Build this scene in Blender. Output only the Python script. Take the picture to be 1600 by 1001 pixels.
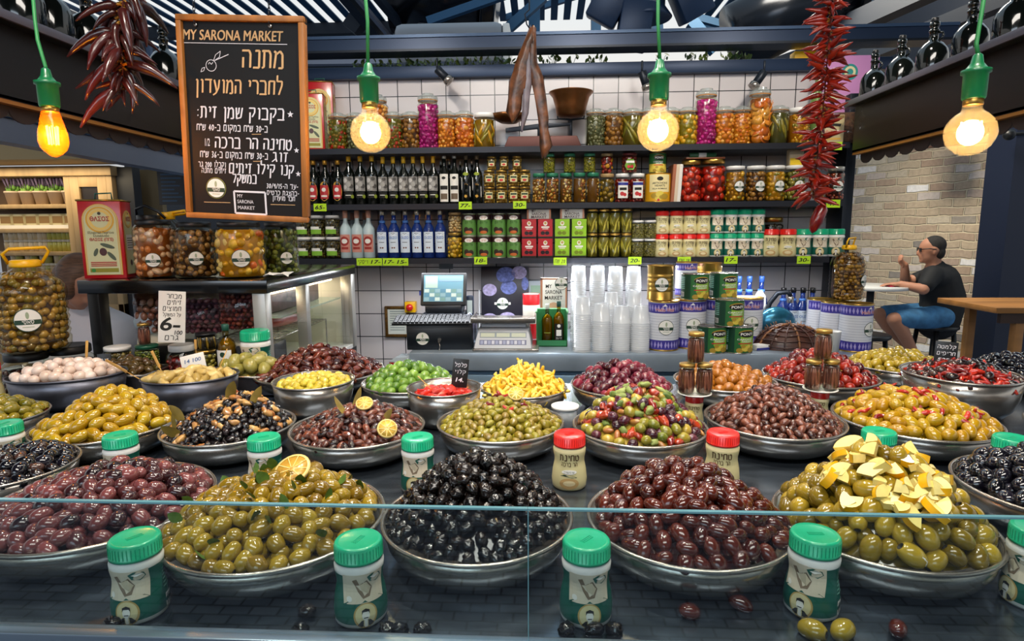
import bpy, bmesh, math, random
import numpy as np
from math import sin, cos, pi, radians, atan2, sqrt
from mathutils import Vector, Matrix, Euler
for _o in list(bpy.data.objects): bpy.data.objects.remove(_o)
SC = bpy.context.scene
COL = SC.collection
random.seed(7); RNG = np.random.default_rng(7)

# ------------------------------------------------------------ camera
F_PX, ZC = 950.0, 1.6
YAW, PIT, ROLL = radians(3), radians(8.4), radians(0.35)
_fw = np.array([-sin(YAW)*cos(PIT), cos(YAW)*cos(PIT), -sin(PIT)])
_rt = np.array([cos(YAW), sin(YAW), 0.0]); _up = np.cross(_rt, _fw)
_r2 = _rt*cos(ROLL)-_up*sin(ROLL); _u2 = _up*cos(ROLL)+_rt*sin(ROLL)
cam_d = bpy.data.cameras.new('camera'); cam = bpy.data.objects.new('camera', cam_d); COL.objects.link(cam)
cam_d.sensor_width = 36.0; cam_d.lens = 36.0*F_PX/1600.0; cam_d.clip_start = 0.02; cam_d.clip_end = 200
cam.matrix_world = Matrix(((_r2[0], _u2[0], -_fw[0], 0), (_r2[1], _u2[1], -_fw[1], 0), (_r2[2], _u2[2], -_fw[2], ZC), (0, 0, 0, 1)))
SC.camera = cam
def at(px, py, x=None, y=None, z=None):
    """world point on a plane x=, y= or z= along the sight line of a photo pixel (used to read sizes and places off the photo)"""
    d = _fw+_r2*(px-800)/F_PX+_u2*(500.5-py)/F_PX
    t = y/d[1] if y is not None else ((z-ZC)/d[2] if z is not None else x/d[0])
    return Vector((0, 0, ZC))+Vector(d)*t

# ------------------------------------------------------------ world, lights, exposure
W = bpy.data.worlds.new('world'); SC.world = W; W.use_nodes = True
_nt = W.node_tree; _bg = _nt.nodes['Background']
_tc = _nt.nodes.new('ShaderNodeTexCoord'); _sx = _nt.nodes.new('ShaderNodeSeparateXYZ'); _cr = _nt.nodes.new('ShaderNodeValToRGB')
_nt.links.new(_tc.outputs['Generated'], _sx.inputs[0]); _nt.links.new(_sx.outputs['Z'], _cr.inputs[0]); _nt.links.new(_cr.outputs[0], _bg.inputs[0])
_e = _cr.color_ramp.elements
_e[0].position = 0.0; _e[0].color = (0.30, 0.33, 0.38, 1); _e[1].position = 0.6; _e[1].color = (0.62, 0.80, 0.95, 1)
_m = _cr.color_ramp.elements.new(0.22); _m.color = (0.86, 0.84, 0.80, 1)
_bg.inputs[1].default_value = 1.05
def area(name, loc, aim, sx, sy, power, col):
    l = bpy.data.lights.new(name, 'AREA'); l.shape = 'RECTANGLE'; l.size = sx; l.size_y = sy; l.energy = power; l.color = col
    o = bpy.data.objects.new(name, l); COL.objects.link(o); o.location = loc
    o.rotation_euler = (Vector(aim)-Vector(loc)).to_track_quat('-Z', 'Y').to_euler(); return o
def spot(name, loc, aim, power, col, deg=80, blend=0.6, r=0.05):
    l = bpy.data.lights.new(name, 'SPOT'); l.energy = power; l.color = col; l.spot_size = radians(deg); l.spot_blend = blend; l.shadow_soft_size = r
    o = bpy.data.objects.new(name, l); COL.objects.link(o); o.location = loc
    o.rotation_euler = (Vector(aim)-Vector(loc)).to_track_quat('-Z', 'Y').to_euler(); return o
WARM, COOL, NEUT = (1.0, 0.90, 0.78), (0.72, 0.86, 1.0), (1.0, 0.94, 0.86)
area('market_hall_fill', (0.2, -0.4, 3.6), (0.1, 1.6, 1.0), 2.6, 0.5, 62, NEUT)  # unseen fill lamp added above the counter
area('daylight_from_hall', (-1.5, -3.2, 3.0), (0, 2.5, 1.2), 3.5, 1.2, 62, COOL)
for _x, _y in ((-1.1, 1.1), (-0.35, 1.5), (0.35, 1.1), (1.1, 1.5), (0.0, 2.0)): spot('counter_downlight', (_x, _y, 3.2), (_x, _y, 1.1), 76, (1, 0.91, 0.78), 80, 0.7, 0.025)
for _x in (-0.9, 0.25, 1.3): spot('shelf_downlight', (_x, 2.5, 3.1), (_x, 3.75, 1.75), 60, WARM, 80, 0.8, 0.06)
area('back_counter_strip', (0.2, 3.48, 1.395), (0.2, 3.38, 0.9), 2.2, 0.05, 20, (0.92, 0.95, 1.0))
area('brick_wall_fill', (1.7, 4.7, 4.3), (3.7, 6.3, 1.2), 1.2, 0.8, 170, (1.0, 0.88, 0.70))  # unseen lamp added to brighten the brick wall
area('case_lamp', (-1.25, 2.75, 1.365), (-1.25, 2.75, 1.0), 0.1, 0.8, 5, (1.0, 0.86, 0.62))
area('neighbour_shop_fill', (-4.25, 4.80, 2.10), (-4.25, 5.0, 1.3), 1.4, 0.2, 9, (1.0, 0.80, 0.50))  # hidden lamp added to warm the cupboard next door
SC.view_settings.view_transform = 'Standard'; SC.view_settings.look = 'None'
SC.view_settings.exposure = 0.0; SC.view_settings.gamma = 1.0; SC.view_settings.use_curve_mapping = False
SC.cycles.max_bounces = 8; SC.cycles.transparent_max_bounces = 24; SC.cycles.caustics_reflective = False; SC.cycles.caustics_refractive = False
SC.cycles.use_denoising = True; SC.cycles.sample_clamp_indirect = 6.0

# ------------------------------------------------------------ materials
MATS = {}
def srgb(r, g, b):
    f = lambda c: (c/255/12.92) if c/255 <= 0.04045 else ((c/255+0.055)/1.055)**2.4
    return (f(r), f(g), f(b))
def hx(s):
    s = s.lstrip('#'); return srgb(int(s[0:2], 16), int(s[2:4], 16), int(s[4:6], 16))
def mat(name, col='#888888', rough=0.5, metal=0.0, pal=None, var=0.0, vscale=12.0, bump=0.0, bscale=60.0, coat=0.0, emit=0.0, ecol=None, stretch=None, sss=0.0, spec=None):
    """pal: colours picked per object (Object Info random) and mottled by noise; var: noise darkening of a single colour; stretch: noise squeezed along axes"""
    if name in MATS: return MATS[name]
    m = bpy.data.materials.new(name); m.use_nodes = True; nt = m.node_tree; b = nt.nodes['Principled BSDF']
    c = hx(col) if isinstance(col, str) else col
    b.inputs['Base Color'].default_value = (*c, 1); b.inputs['Roughness'].default_value = rough; b.inputs['Metallic'].default_value = metal
    if spec is not None: b.inputs['Specular IOR Level'].default_value = spec
    if coat: b.inputs['Coat Weight'].default_value = coat; b.inputs['Coat Roughness'].default_value = 0.14
    if emit: b.inputs['Emission Color'].default_value = (*(hx(ecol) if ecol else c), 1); b.inputs['Emission Strength'].default_value = emit
    tc = mp = None
    if pal or var or bump:
        tc = nt.nodes.new('ShaderNodeTexCoord'); src = tc.outputs['Object']
        if stretch:
            mp = nt.nodes.new('ShaderNodeMapping'); mp.inputs['Scale'].default_value = stretch; nt.links.new(src, mp.inputs[0]); src = mp.outputs[0]
    if pal or var:
        n = nt.nodes.new('ShaderNodeTexNoise'); n.inputs['Scale'].default_value = vscale; n.inputs['Detail'].default_value = 3; nt.links.new(src, n.inputs['Vector'])
        r = nt.nodes.new('ShaderNodeValToRGB')
        if pal:
            oi = nt.nodes.new('ShaderNodeObjectInfo'); a = nt.nodes.new('ShaderNodeMath'); a.operation = 'MULTIPLY_ADD'; a.inputs[1].default_value = 0.9
            s = nt.nodes.new('ShaderNodeMath'); s.operation = 'MULTIPLY_ADD'; s.inputs[1].default_value = max(var, 0.25)*2; s.inputs[2].default_value = -max(var, 0.25)
            nt.links.new(n.outputs['Fac'], s.inputs[0]); nt.links.new(oi.outputs['Random'], a.inputs[0]); nt.links.new(s.outputs[0], a.inputs[2]); nt.links.new(a.outputs[0], r.inputs[0])
            els = r.color_ramp.elements
            for i, h in enumerate(pal):
                p = i/(len(pal)-1)
                e = els[0] if i == 0 else (els[1] if i == len(pal)-1 else els.new(p))
                e.position = p; e.color = (*hx(h), 1)
        else:
            nt.links.new(n.outputs['Fac'], r.inputs[0]); els = r.color_ramp.elements
            els[0].position = 0.3; els[1].position = 0.7; els[0].color = (*[x*(1-var) for x in c], 1); els[1].color = (*[min(1, x*(1+var*0.5)) for x in c], 1)
        nt.links.new(r.outputs[0], b.inputs['Base Color'])
    if bump:
        n2 = nt.nodes.new('ShaderNodeTexNoise'); n2.inputs['Scale'].default_value = bscale; n2.inputs['Detail'].default_value = 2; nt.links.new(src, n2.inputs['Vector'])
        bp = nt.nodes.new('ShaderNodeBump'); bp.inputs['Strength'].default_value = bump; bp.inputs['Distance'].default_value = 0.004
        nt.links.new(n2.outputs['Fac'], bp.inputs['Height']); nt.links.new(bp.outputs[0], b.inputs['Normal'])
    MATS[name] = m; return m
def glass(name, tint='#ffffff', ior=1.45, rough=0.02, body=None, bodyfac=0.0):
    """thin glass: clear (or tinted) transmission with fresnel reflection; body mixes in a little of an opaque tint (smoky, frosted plastic)"""
    if name in MATS: return MATS[name]
    m = bpy.data.materials.new(name); m.use_nodes = True; nt = m.node_tree; nt.nodes.remove(nt.nodes['Principled BSDF'])
    out = nt.nodes['Material Output']; t = nt.nodes.new('ShaderNodeBsdfTransparent'); t.inputs[0].default_value = (*hx(tint), 1)
    g = nt.nodes.new('ShaderNodeBsdfGlossy'); g.inputs['Roughness'].default_value = rough
    f = nt.nodes.new('ShaderNodeFresnel'); f.inputs[0].default_value = ior; mx = nt.nodes.new('ShaderNodeMixShader')
    low = t
    if body:
        d = nt.nodes.new('ShaderNodeBsdfPrincipled'); d.inputs['Base Color'].default_value = (*hx(body), 1); d.inputs['Roughness'].default_value = 0.35
        m2 = nt.nodes.new('ShaderNodeMixShader'); m2.inputs[0].default_value = bodyfac; nt.links.new(t.outputs[0], m2.inputs[1]); nt.links.new(d.outputs[0], m2.inputs[2]); low = m2
    gm = nt.nodes.new('ShaderNodeNewGeometry'); iv = nt.nodes.new('ShaderNodeMath'); iv.operation = 'SUBTRACT'; iv.inputs[0].default_value = 1.0; ml = nt.nodes.new('ShaderNodeMath'); ml.operation = 'MULTIPLY'
    nt.links.new(gm.outputs['Backfacing'], iv.inputs[1]); nt.links.new(f.outputs[0], ml.inputs[0]); nt.links.new(iv.outputs[0], ml.inputs[1])   # reflection on the outer face only
    nt.links.new(ml.outputs[0], mx.inputs[0]); nt.links.new(low.outputs[0], mx.inputs[1]); nt.links.new(g.outputs[0], mx.inputs[2]); nt.links.new(mx.outputs[0], out.inputs[0])
    MATS[name] = m; return m
STEEL = mat('brushed_steel', '#a9a39b', 0.25, 0.86, var=0.25, vscale=9, bump=0.12, bscale=40)
STEELD = mat('worn_pan_steel', '#6f6f78', 0.38, 0.9, var=0.4, vscale=14)
COUNTER = mat('counter_steel', '#67727f', 0.20, 0.85, var=0.4, vscale=6, stretch=(1, 8, 1))
BLACK = mat('black_paint', '#101215', 0.4); BLACKM = mat('dark_metal', '#1b222c', 0.42, 0.5); NAVY = mat('navy_steel', '#22344f', 0.4, 0.35)
WHITE = mat('white_plastic', '#e9e8e4', 0.35); PAPER = mat('white_paper', '#e8e6df', 0.7); CREAM = mat('cream_paint', '#e7d9a8', 0.5)
GREEN = mat('teal_green_plastic', '#0fa678', 0.28, coat=0.3); DGREEN = mat('dark_green_label', '#0d5b4c', 0.35, coat=0.2); RED = mat('red_plastic', '#d8231c', 0.28, coat=0.3)
REDT = mat('red_tin', '#b3151c', 0.3, coat=0.3); GOLD = mat('gold_tin', '#b99246', 0.28, 0.85); GOLDF = mat('gold_print', '#c99a35', 0.45); YELLOW = mat('yellow_plastic', '#f2b90f', 0.35)
LIME = mat('lime_card', '#b6e21e', 0.6); INK = mat('black_ink', '#14140f', 0.7); CHALK = mat('white_chalk', '#d9d9e2', 0.9); CHALKO = mat('ochre_chalk', '#cfa878', 0.9)
LOGOG = mat('sticker_green', '#1d3d2c', 0.5); LEAFG = mat('sticker_leaf', '#9ca98c', 0.5); WOODF = mat('oiled_wood_frame', '#a86a2c', 0.5, var=0.45, vscale=20, stretch=(1, 1, 0.15))
WOOD = mat('honey_wood', '#a9743a', 0.45, var=0.35, vscale=10, stretch=(0.2, 1, 1)); BEIGEW = mat('beige_cabinet_wood', '#a58a62', 0.55, var=0.25, vscale=14, stretch=(1, 1, 0.12))
GLASS = glass('clear_glass'); JARG = glass('jar_glass', '#f4f6ee', 1.38, 0.03); PLAST = glass('frosted_cup', '#f6f8fa', 1.35, 0.15, '#f4f7fa', 0.42); PETG = glass('pet_plastic', '#f7f3e4', 1.4, 0.03)
BOTG = mat('dark_bottle_glass', '#0b0f0c', 0.06, spec=0.6, coat=0.3); BLUE = mat('royal_blue_print', '#2a2f86', 0.35); BROWNL = mat('lid_brown', '#6b3b22', 0.4)
SKIN = mat('skin', '#b98266', 0.55); SPRED = mat('print_red', '#c0262a', 0.5); OIL = mat('golden_oil', '#8a7412', 0.1, coat=0.4); BRASS = mat('old_brass', '#8a5a33', 0.32, 0.85, var=0.4, vscale=10)

# ------------------------------------------------------------ mesh building
class MB:
    def __init__(s): s.v = []; s.f = []; s.mi = []; s.sm = []; s.mats = []; s.n = 0
    def _m(s, m):
        if m not in s.mats: s.mats.append(m)
        return s.mats.index(m)
    def add(s, verts, faces, m, smooth=True, M=None):
        if M is not None: verts = [M @ Vector(v) for v in verts]
        k = s._m(m); b = s.n
        s.v.extend([tuple(v) for v in verts]); s.n += len(verts)
        s.f.extend([tuple(i+b for i in f) for f in faces]); s.mi.extend([k]*len(faces)); s.sm.extend([smooth]*len(faces)); return s
    def box(s, x0, x1, y0, y1, z0, z1, m, M=None):
        v = [(x, y, z) for x in (x0, x1) for y in (y0, y1) for z in (z0, z1)]
        return s.add(v, [(0, 1, 3, 2), (4, 6, 7, 5), (0, 4, 5, 1), (2, 3, 7, 6), (0, 2, 6, 4), (1, 5, 7, 3)], m, False, M)
    def lathe(s, prof, m, seg=24, M=None, mats=None, sx=1, sy=1, smooth=True):
        v = []; ring = []
        for r, z in prof:
            if r < 1e-6: ring.append([len(v)]); v.append((0, 0, z))
            else:
                ring.append(list(range(len(v), len(v)+seg))); v += [(r*sx*cos(2*pi*i/seg), r*sy*sin(2*pi*i/seg), z) for i in range(seg)]
        groups = {}
        for j in range(len(ring)-1):
            a, b = ring[j], ring[j+1]; mm = mats[j] if mats else m; L = groups.setdefault(id(mm), (mm, []))[1]
            for i in range(seg):
                i2 = (i+1) % seg
                if len(a) == 1 and len(b) == 1: continue
                if len(a) == 1: L.append((a[0], b[i2], b[i]))
                elif len(b) == 1: L.append((a[i], a[i2], b[0]))
                else: L.append((a[i], a[i2], b[i2], b[i]))
        base = s.n; vv = [M @ Vector(q) for q in v] if M is not None else v
        s.v.extend([tuple(q) for q in vv]); s.n += len(vv)
        for mm, L in groups.values():
            k = s._m(mm); s.f.extend([tuple(i+base for i in f) for f in L]); s.mi.extend([k]*len(L)); s.sm.extend([smooth]*len(L))
        return s
    def cyl(s, r, z0, z1, m, seg=20, M=None, bev=0.0):
        b = bev or min(r, abs(z1-z0))*0.08
        return s.lathe([(0, z0), (r-b, z0), (r, z0+b), (r, z1-b), (r-b, z1), (0, z1)], m, seg, M)
    def tube(s, pts, r, m, seg=8, closed=False, caps=True):
        pts = [Vector(p) for p in pts]; n = len(pts); rs = r if hasattr(r, '__len__') else [r]*n
        v = []; up = Vector((0.13, 0.31, 0.94)); prev = None
        for i in range(n):
            if closed: t = pts[(i+1) % n]-pts[i-1]
            else: t = pts[min(i+1, n-1)]-pts[max(i-1, 0)]
            if t.length < 1e-9: t = Vector((0, 0, 1))
            t.normalize()
            a = prev-t*prev.dot(t) if prev is not None else up-t*up.dot(t)
            if a.length < 1e-4: a = t.orthogonal()
            a.normalize(); prev = a; b = t.cross(a)
            v += [pts[i]+(a*cos(2*pi*k/seg)+b*sin(2*pi*k/seg))*rs[i] for k in range(seg)]
        f = []
        for i in range(n if closed else n-1):
            j = (i+1) % n
            f += [(i*seg+k, i*seg+(k+1) % seg, j*seg+(k+1) % seg, j*seg+k) for k in range(seg)]
        if caps and not closed: f += [tuple(range(seg-1, -1, -1)), tuple(range((n-1)*seg, n*seg))]
        return s.add(v, f, m)
    def ell(s, c, rad, m, seg=10, rings=6, R=None):
        rx, ry, rz = rad if hasattr(rad, '__len__') else (rad,)*3
        M = Matrix.Translation(Vector(c)) @ (R.to_4x4() if R is not None else Matrix()) @ Matrix.Diagonal((rx, ry, rz, 1))
        return s.lathe([(sin(pi*i/rings) if 0 < i < rings else 0, -cos(pi*i/rings)) for i in range(rings+1)], m, seg, M)
    def poly(s, pts, thick, m, M=None):
        """flat outline in x,z extruded along +y by thick"""
        n = len(pts); v = [(x, 0, z) for x, z in pts]+[(x, thick, z) for x, z in pts]
        return s.add(v, [tuple(range(n)), tuple(range(2*n-1, n-1, -1))]+[(i, i+n, (i+1) % n+n, (i+1) % n) for i in range(n)], m, False, M)
    def mesh(s, name, bevel=0.0, bseg=2):
        me = bpy.data.meshes.new(name); me.from_pydata(s.v, [], s.f)
        for m in s.mats: me.materials.append(m)
        me.polygons.foreach_set('material_index', s.mi); me.polygons.foreach_set('use_smooth', s.sm)
        if bevel:
            bm = bmesh.new(); bm.from_mesh(me)
            bmesh.ops.bevel(bm, geom=list(bm.edges), offset=bevel, segments=bseg, affect='EDGES', profile=0.5); bm.to_mesh(me); bm.free()
            me.polygons.foreach_set('use_smooth', [True]*len(me.polygons)); me.set_sharp_from_angle(angle=radians(35))
        me.update(); return me
def link(name, me, parent=None, loc=(0, 0, 0), rot=(0, 0, 0), scale=(1, 1, 1)):
    o = bpy.data.objects.new(name, me); COL.objects.link(o); o.location = loc; o.rotation_euler = rot; o.scale = scale
    if parent is not None: o.parent = parent
    return o
def tag(o, label, cat, group=None, kind=None):
    o['label'] = label; o['category'] = cat
    if group: o['group'] = group
    if kind: o['kind'] = kind
    return o
def thing(name, label, cat, loc=(0, 0, 0), rz=0.0, group=None, rot=None, scale=1.0):
    o = link(name, None, None, loc, rot or (0, 0, rz), (scale,)*3); o.empty_display_size = 0.02
    return tag(o, label, cat, group)
def struct(name, mb, bevel=0.0):
    o = link(name, mb.mesh(name, bevel)); o['kind'] = 'structure'; return o
def part(name, mb, parent, bevel=0.0, label=None, kind=None):
    o = link(name, mb if isinstance(mb, bpy.types.Mesh) else mb.mesh(name, bevel), parent)
    if label: o['label'] = label
    if kind: o['kind'] = kind
    return o
PROTO = {}
def inst(key, builder, name, label, cat, loc, rz=0.0, group=None, rot=None, scale=1.0):
    """one copy of a kind of thing: its own Empty and its own part objects, which share mesh data with the first one built.
    builder() -> [(part name, MB or mesh, index of the part it belongs to or None, kind or None)]"""
    if key not in PROTO:
        PROTO[key] = [(p[0], p[1].mesh(p[0]) if isinstance(p[1], MB) else p[1], p[2] if len(p) > 2 else None, p[3] if len(p) > 3 else None) for p in builder()]
    t = thing(name, label, cat, loc, rz, group, rot, scale); made = []
    for n, me, up, kd in PROTO[key]:
        o = link(n, me, t if up is None else made[up]); made.append(o)
        if kd: o['kind'] = kd
    return t
ORD = 'first second third fourth fifth sixth seventh eighth ninth tenth eleventh twelfth thirteenth fourteenth fifteenth sixteenth seventeenth eighteenth nineteenth twentieth'.split()
def face_cam(x, y): return atan2(x, y)*-1.0   # rotation about z that turns a front (-y side) towards the camera

# ------------------------------------------------------------ lettering and printed marks
def vis(s):
    """Hebrew in reading order -> the order it is set from left to right (digits and Latin keep theirs)"""
    out, run = [], ''
    for ch in reversed(s):
        if ch.isascii() and (ch.isalnum() or ch in '/.'): run = ch+run
        else:
            if run: out.append(run); run = ''
            out.append({'(': ')', ')': '('}.get(ch, ch))
    if run: out.append(run)
    return ''.join(out)
TXT = {}
def text2d(s, size, bold=0.0, shear=0.0, width=None):
    key = (s, bold, shear)
    if key not in TXT:
        cu = bpy.data.curves.new('lettering', 'FONT'); cu.body = vis(s) if any('\u0590' <= c <= '\u05ff' for c in s) else s
        cu.align_x = 'CENTER'; cu.size = 1.0; cu.resolution_u = 4; cu.offset = bold; cu.shear = shear
        o = bpy.data.objects.new('lettering', cu); COL.objects.link(o); dg = bpy.context.evaluated_depsgraph_get()
        me = bpy.data.meshes.new_from_object(o.evaluated_get(dg)); bpy.data.objects.remove(o); bpy.data.curves.remove(cu)
        v = np.array([q.co[:2] for q in me.vertices]) if len(me.vertices) else np.zeros((0, 2))
        if len(v): v = v-[(v[:, 0].min()+v[:, 0].max())/2, 0]
        TXT[key] = (v, [tuple(p.vertices) for p in me.polygons]); bpy.data.meshes.remove(me)
    v, f = TXT[key]
    if not len(v): return v, f
    v = v*size
    if width: w = v[:, 0].max()-v[:, 0].min(); v = v*[width/w, 1]
    return v, f
HEB = {  # handwritten strokes of each letter in a unit box: width, then polylines
 'א': (1, '0,1 1,0', '.15,0 .1,.45 .35,.65', '1,1 .95,.6 .6,.4'), 'ב': (1, '0,1 .7,1 .85,.8 .85,0', '0,0 1,0'), 'ג': (.8, '.2,1 .6,1 .65,.4 .8,0', '.65,.35 .1,0'), 'ד': (1, '0,1 1,1', '.8,1 .8,0'),
 'ה': (.9, '0,1 .7,1 .85,.8 .85,0', '.1,.6 .1,0'), 'ו': (.5, '.15,1 .4,.95 .4,0'), 'ז': (.6, '0,1 .6,1', '.35,1 .3,0'), 'ח': (.9, '.1,0 .1,1 .85,1 .85,0'), 'ט': (1, '.1,1 .1,.2 .3,0 .7,0 .9,.3 .85,.8 .6,1 .45,.8'),
 'י': (.4, '.1,1 .35,.95 .3,.55'), 'כ': (.9, '0,1 .6,1 .85,.7 .85,.3 .6,0 0,0'), 'ך': (.8, '0,1 .7,1 .75,.6 .75,-.4'), 'ל': (.9, '.1,1.45 .1,1 .8,1 .8,.7 .4,0'), 'מ': (1, '.05,0 .2,.9 0,1', '.2,.8 .6,1 .85,.8 .9,0 .5,0'),
 'ם': (.95, '.1,1 .85,1 .85,0 .1,0 .1,1'), 'נ': (.65, '.2,1 .6,1 .6,0 0,0'), 'ן': (.5, '.2,1 .4,.95 .4,-.4'), 'ס': (.95, '0,1 .8,1 .9,.5 .6,0 .3,0 .1,.4 .2,1'), 'ע': (.9, '.1,1 .5,.15', '.85,1 .75,.4 .4,0 0,-.15'),
 'פ': (.95, '.35,.5 .1,.55 .1,1 .7,1 .9,.7 .85,.2 .6,0 0,0'), 'צ': (.9, '.1,1 .85,0 0,0', '.85,1 .8,.7 .45,.55'), 'ץ': (.9, '.1,1 .45,.5 .45,-.4', '.85,1 .8,.7 .45,.5'), 'ק': (.95, '0,1 .85,1 .85,.6 .5,.2', '.15,.6 .15,-.4'),
 'ר': (.85, '0,1 .6,1 .8,.8 .8,0'), 'ש': (1.05, '.05,1 .15,0 .8,.1 1,1', '.5,1 .45,.5 .12,.35'), 'ת': (.95, '0,0 .2,.05 .2,1', '0,1 .7,1 .85,.8 .85,0'), ' ': (.5,), '-': (.5, '.05,.5 .5,.5'), '"': (.4, '.1,1.1 .1,.8', '.3,1.1 .3,.8'), ':': (.3, '.1,.7 .2,.7', '.1,.2 .2,.2'), '/': (.5, '0,0 .5,1.1'), '.': (.3, '.1,0 .2,.05'),
 '0': (.7, '.3,1 .05,.7 .05,.3 .3,0 .6,.3 .6,.7 .3,1'), '1': (.4, '.05,.75 .25,1 .25,0'), '2': (.7, '.05,.8 .3,1 .6,.75 .05,0 .65,0'), '3': (.65, '.05,.95 .4,1 .55,.75 .25,.52 .55,.28 .35,0 .05,.08'), '4': (.7, '.45,0 .45,1 .05,.35 .65,.35'), '5': (.65, '.55,1 .1,1 .1,.6 .5,.55 .5,.1 .05,0'),
 '6': (.7, '.5,1 .1,.5 .1,.1 .45,0 .6,.3 .15,.45'), '7': (.65, '.05,1 .6,1 .2,0'), '8': (.65, '.3,.52 .1,.75 .3,1 .5,.75 .3,.52 .05,.25 .3,0 .55,.25 .3,.52'), '9': (.65, '.55,.6 .2,.5 .1,.8 .4,1 .55,.75 .5,0')}
class Decal:
    """flat printed marks in (x, z) at a layer; mapped flat on a face or round a cylinder or lathe"""
    def __init__(s): s.items = []
    def shape(s, v, f, m, layer=0): s.items.append((np.asarray(v, float), f, m, layer)); return s
    def rect(s, x0, x1, z0, z1, m, layer=0, n=6, nz=1):
        v = [(x0+(x1-x0)*i/n, z0+(z1-z0)*j/nz) for j in range(nz+1) for i in range(n+1)]
        return s.shape(v, [(j*(n+1)+i, j*(n+1)+i+1, (j+1)*(n+1)+i+1, (j+1)*(n+1)+i) for j in range(nz) for i in range(n)], m, layer)
    def disc(s, cx, cz, rx, rz, m, layer=0, r0=0.0, seg=28):
        k = [r0, (1+r0)/2, 1.0] if r0 else [0.35, 0.7, 1.0]
        v = [(cx+rx*q*cos(2*pi*i/seg), cz+rz*q*sin(2*pi*i/seg)) for q in k for i in range(seg)]
        f = [(j*seg+i, j*seg+(i+1) % seg, (j+1)*seg+(i+1) % seg, (j+1)*seg+i) for j in range(2) for i in range(seg)]
        if not r0: v.append((cx, cz)); f += [(len(v)-1, i, (i+1) % seg) for i in range(seg)]
        return s.shape(v, f, m, layer)
    def poly(s, pts, m, layer=0): return s.shape(pts, [tuple(range(len(pts)))], m, layer)
    def stroke(s, pts, w, m, layer=0):
        for (x0, z0), (x1, z1) in zip(pts, pts[1:]):
            d = sqrt((x1-x0)**2+(z1-z0)**2) or 1; nx, nz = -(z1-z0)/d*w/2, (x1-x0)/d*w/2
            s.shape([(x0+nx, z0+nz), (x0-nx, z0-nz), (x1-nx, z1-nz), (x1+nx, z1+nz)], [(0, 1, 2, 3)], m, layer)
        return s
    def text(s, t, cx, cz, size, m, layer=1, bold=0.0, width=None, shear=0.0, rot=0.0):
        if any('\u0590' <= c <= '\u05ff' for c in t):
            L = []; x = 0.0
            for ch in vis(t):
                g = HEB.get(ch, HEB['-'])
                for st in g[1:]: L.append([(x+float(p.split(',')[0]), float(p.split(',')[1])) for p in st.split()])
                x += g[0]+.26
            h = size*.66; sx = (width/(x-.26)) if width else h*.72; th = h*(.13 if size < .03 else .105)+bold*h*1.2
            for st in L: s.stroke([(cx+(a-(x-.26)/2)*sx+(b-.5)*h*shear*.6, cz+b*h) for a, b in st], th, m, layer)
            return s
        v, f = text2d(t, size, bold, shear, width)
        if len(v):
            if rot: v = v @ np.array([[cos(rot), sin(rot)], [-sin(rot), cos(rot)]])
            s.shape(v+[cx, cz], f, m, layer)
        return s
    def logo(s, cx, cz, r, layer=1):
        s.disc(cx, cz, r, r, LOGOG, layer); s.disc(cx, cz, r*0.93, r*0.93, PAPER, layer+1)
        a = 0.30; w = sqrt(0.93**2-0.16)
        s.rect(cx-r*0.90, cx+r*0.90, cz-r*0.38, cz+r*0.02, LOGOG, layer+2, 4)
        s.text('סאסי', cx, cz-r*0.30, r*0.42, PAPER, layer+3, 0.02)
        s.disc(cx, cz+r*0.40, r*0.13, r*0.30, LEAFG, layer+2, seg=12); s.rect(cx-r*0.4, cx+r*0.4, cz-r*0.62, cz-r*0.56, LEAFG, layer+2, 2)
        return s
    def onto(s, mb, rf=None, y=0.0, eps=0.0005, a0=0.0, M=None):
        """rf None: flat on plane y (facing -y); rf(z): radius round the z axis, the front at -y"""
        for v, f, m, l in s.items:
            if rf is None: q = [(x, y-eps*(l+1), z) for x, z in v]
            else:
                q = []
                for x, z in v:
                    R = max(rf(z), 0.003); th = x/R+a0; R += eps*(l+1); q.append((R*sin(th), -R*cos(th), z))
            mb.add(q, f, m, False, M)
        return mb
    def mb(s, rf=None, y=0.0, eps=0.0005, a0=0.0): return s.onto(MB(), rf, y, eps, a0)
def radius_of(prof):
    z = [p[1] for p in prof]; r = [p[0] for p in prof]
    return lambda q: float(np.interp(q, z, r))
def rot_to(v): return Vector((0, 0, 1)).rotation_difference(Vector(v)).to_matrix()
# ------------------------------------------------------------ the stall floor and the display counter
def pavers():
    m = bpy.data.materials.new('dark_pavers'); m.use_nodes = True; nt = m.node_tree; b = nt.nodes['Principled BSDF']; b.inputs['Roughness'].default_value = 0.45
    tc = nt.nodes.new('ShaderNodeTexCoord'); br = nt.nodes.new('ShaderNodeTexBrick'); br.inputs['Scale'].default_value = 4.0
    br.inputs['Color1'].default_value = (*hx('#5f6f86'), 1); br.inputs['Color2'].default_value = (*hx('#8694a8'), 1); br.inputs['Mortar'].default_value = (*hx('#2a3340'), 1)
    nt.links.new(tc.outputs['Object'], br.inputs['Vector']); nt.links.new(br.outputs['Color'], b.inputs['Base Color']); return m
struct('floor', MB().box(-9, 9, -9, 12, -0.05, 0, pavers()))
struct('ceiling_hall', MB().box(-9, 9, -9, 3.3, 4.7, 4.8, mat('hall_ceiling', '#2a313c', .7)))  # unseen hall roof, added to darken the ambient sky light
struct('wall_front', MB().box(-9, 9, -9.1, -9, 0, 2.0, mat('hall_wall', '#4a5260', .7, var=.6, vscale=1.5)))  # unseen wall, added and kept low so open sky brightens the steel
ZB, ZR = 1.0505, 1.12
GY = 0.715
_gt = at(826, 793, y=GY); SEAM = _gt.x; GZ = _gt.z
dc = thing('display_counter', 'stainless steel display counter that carries all the bowls of olives', 'counter', (0, 0.72, 0))
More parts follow.
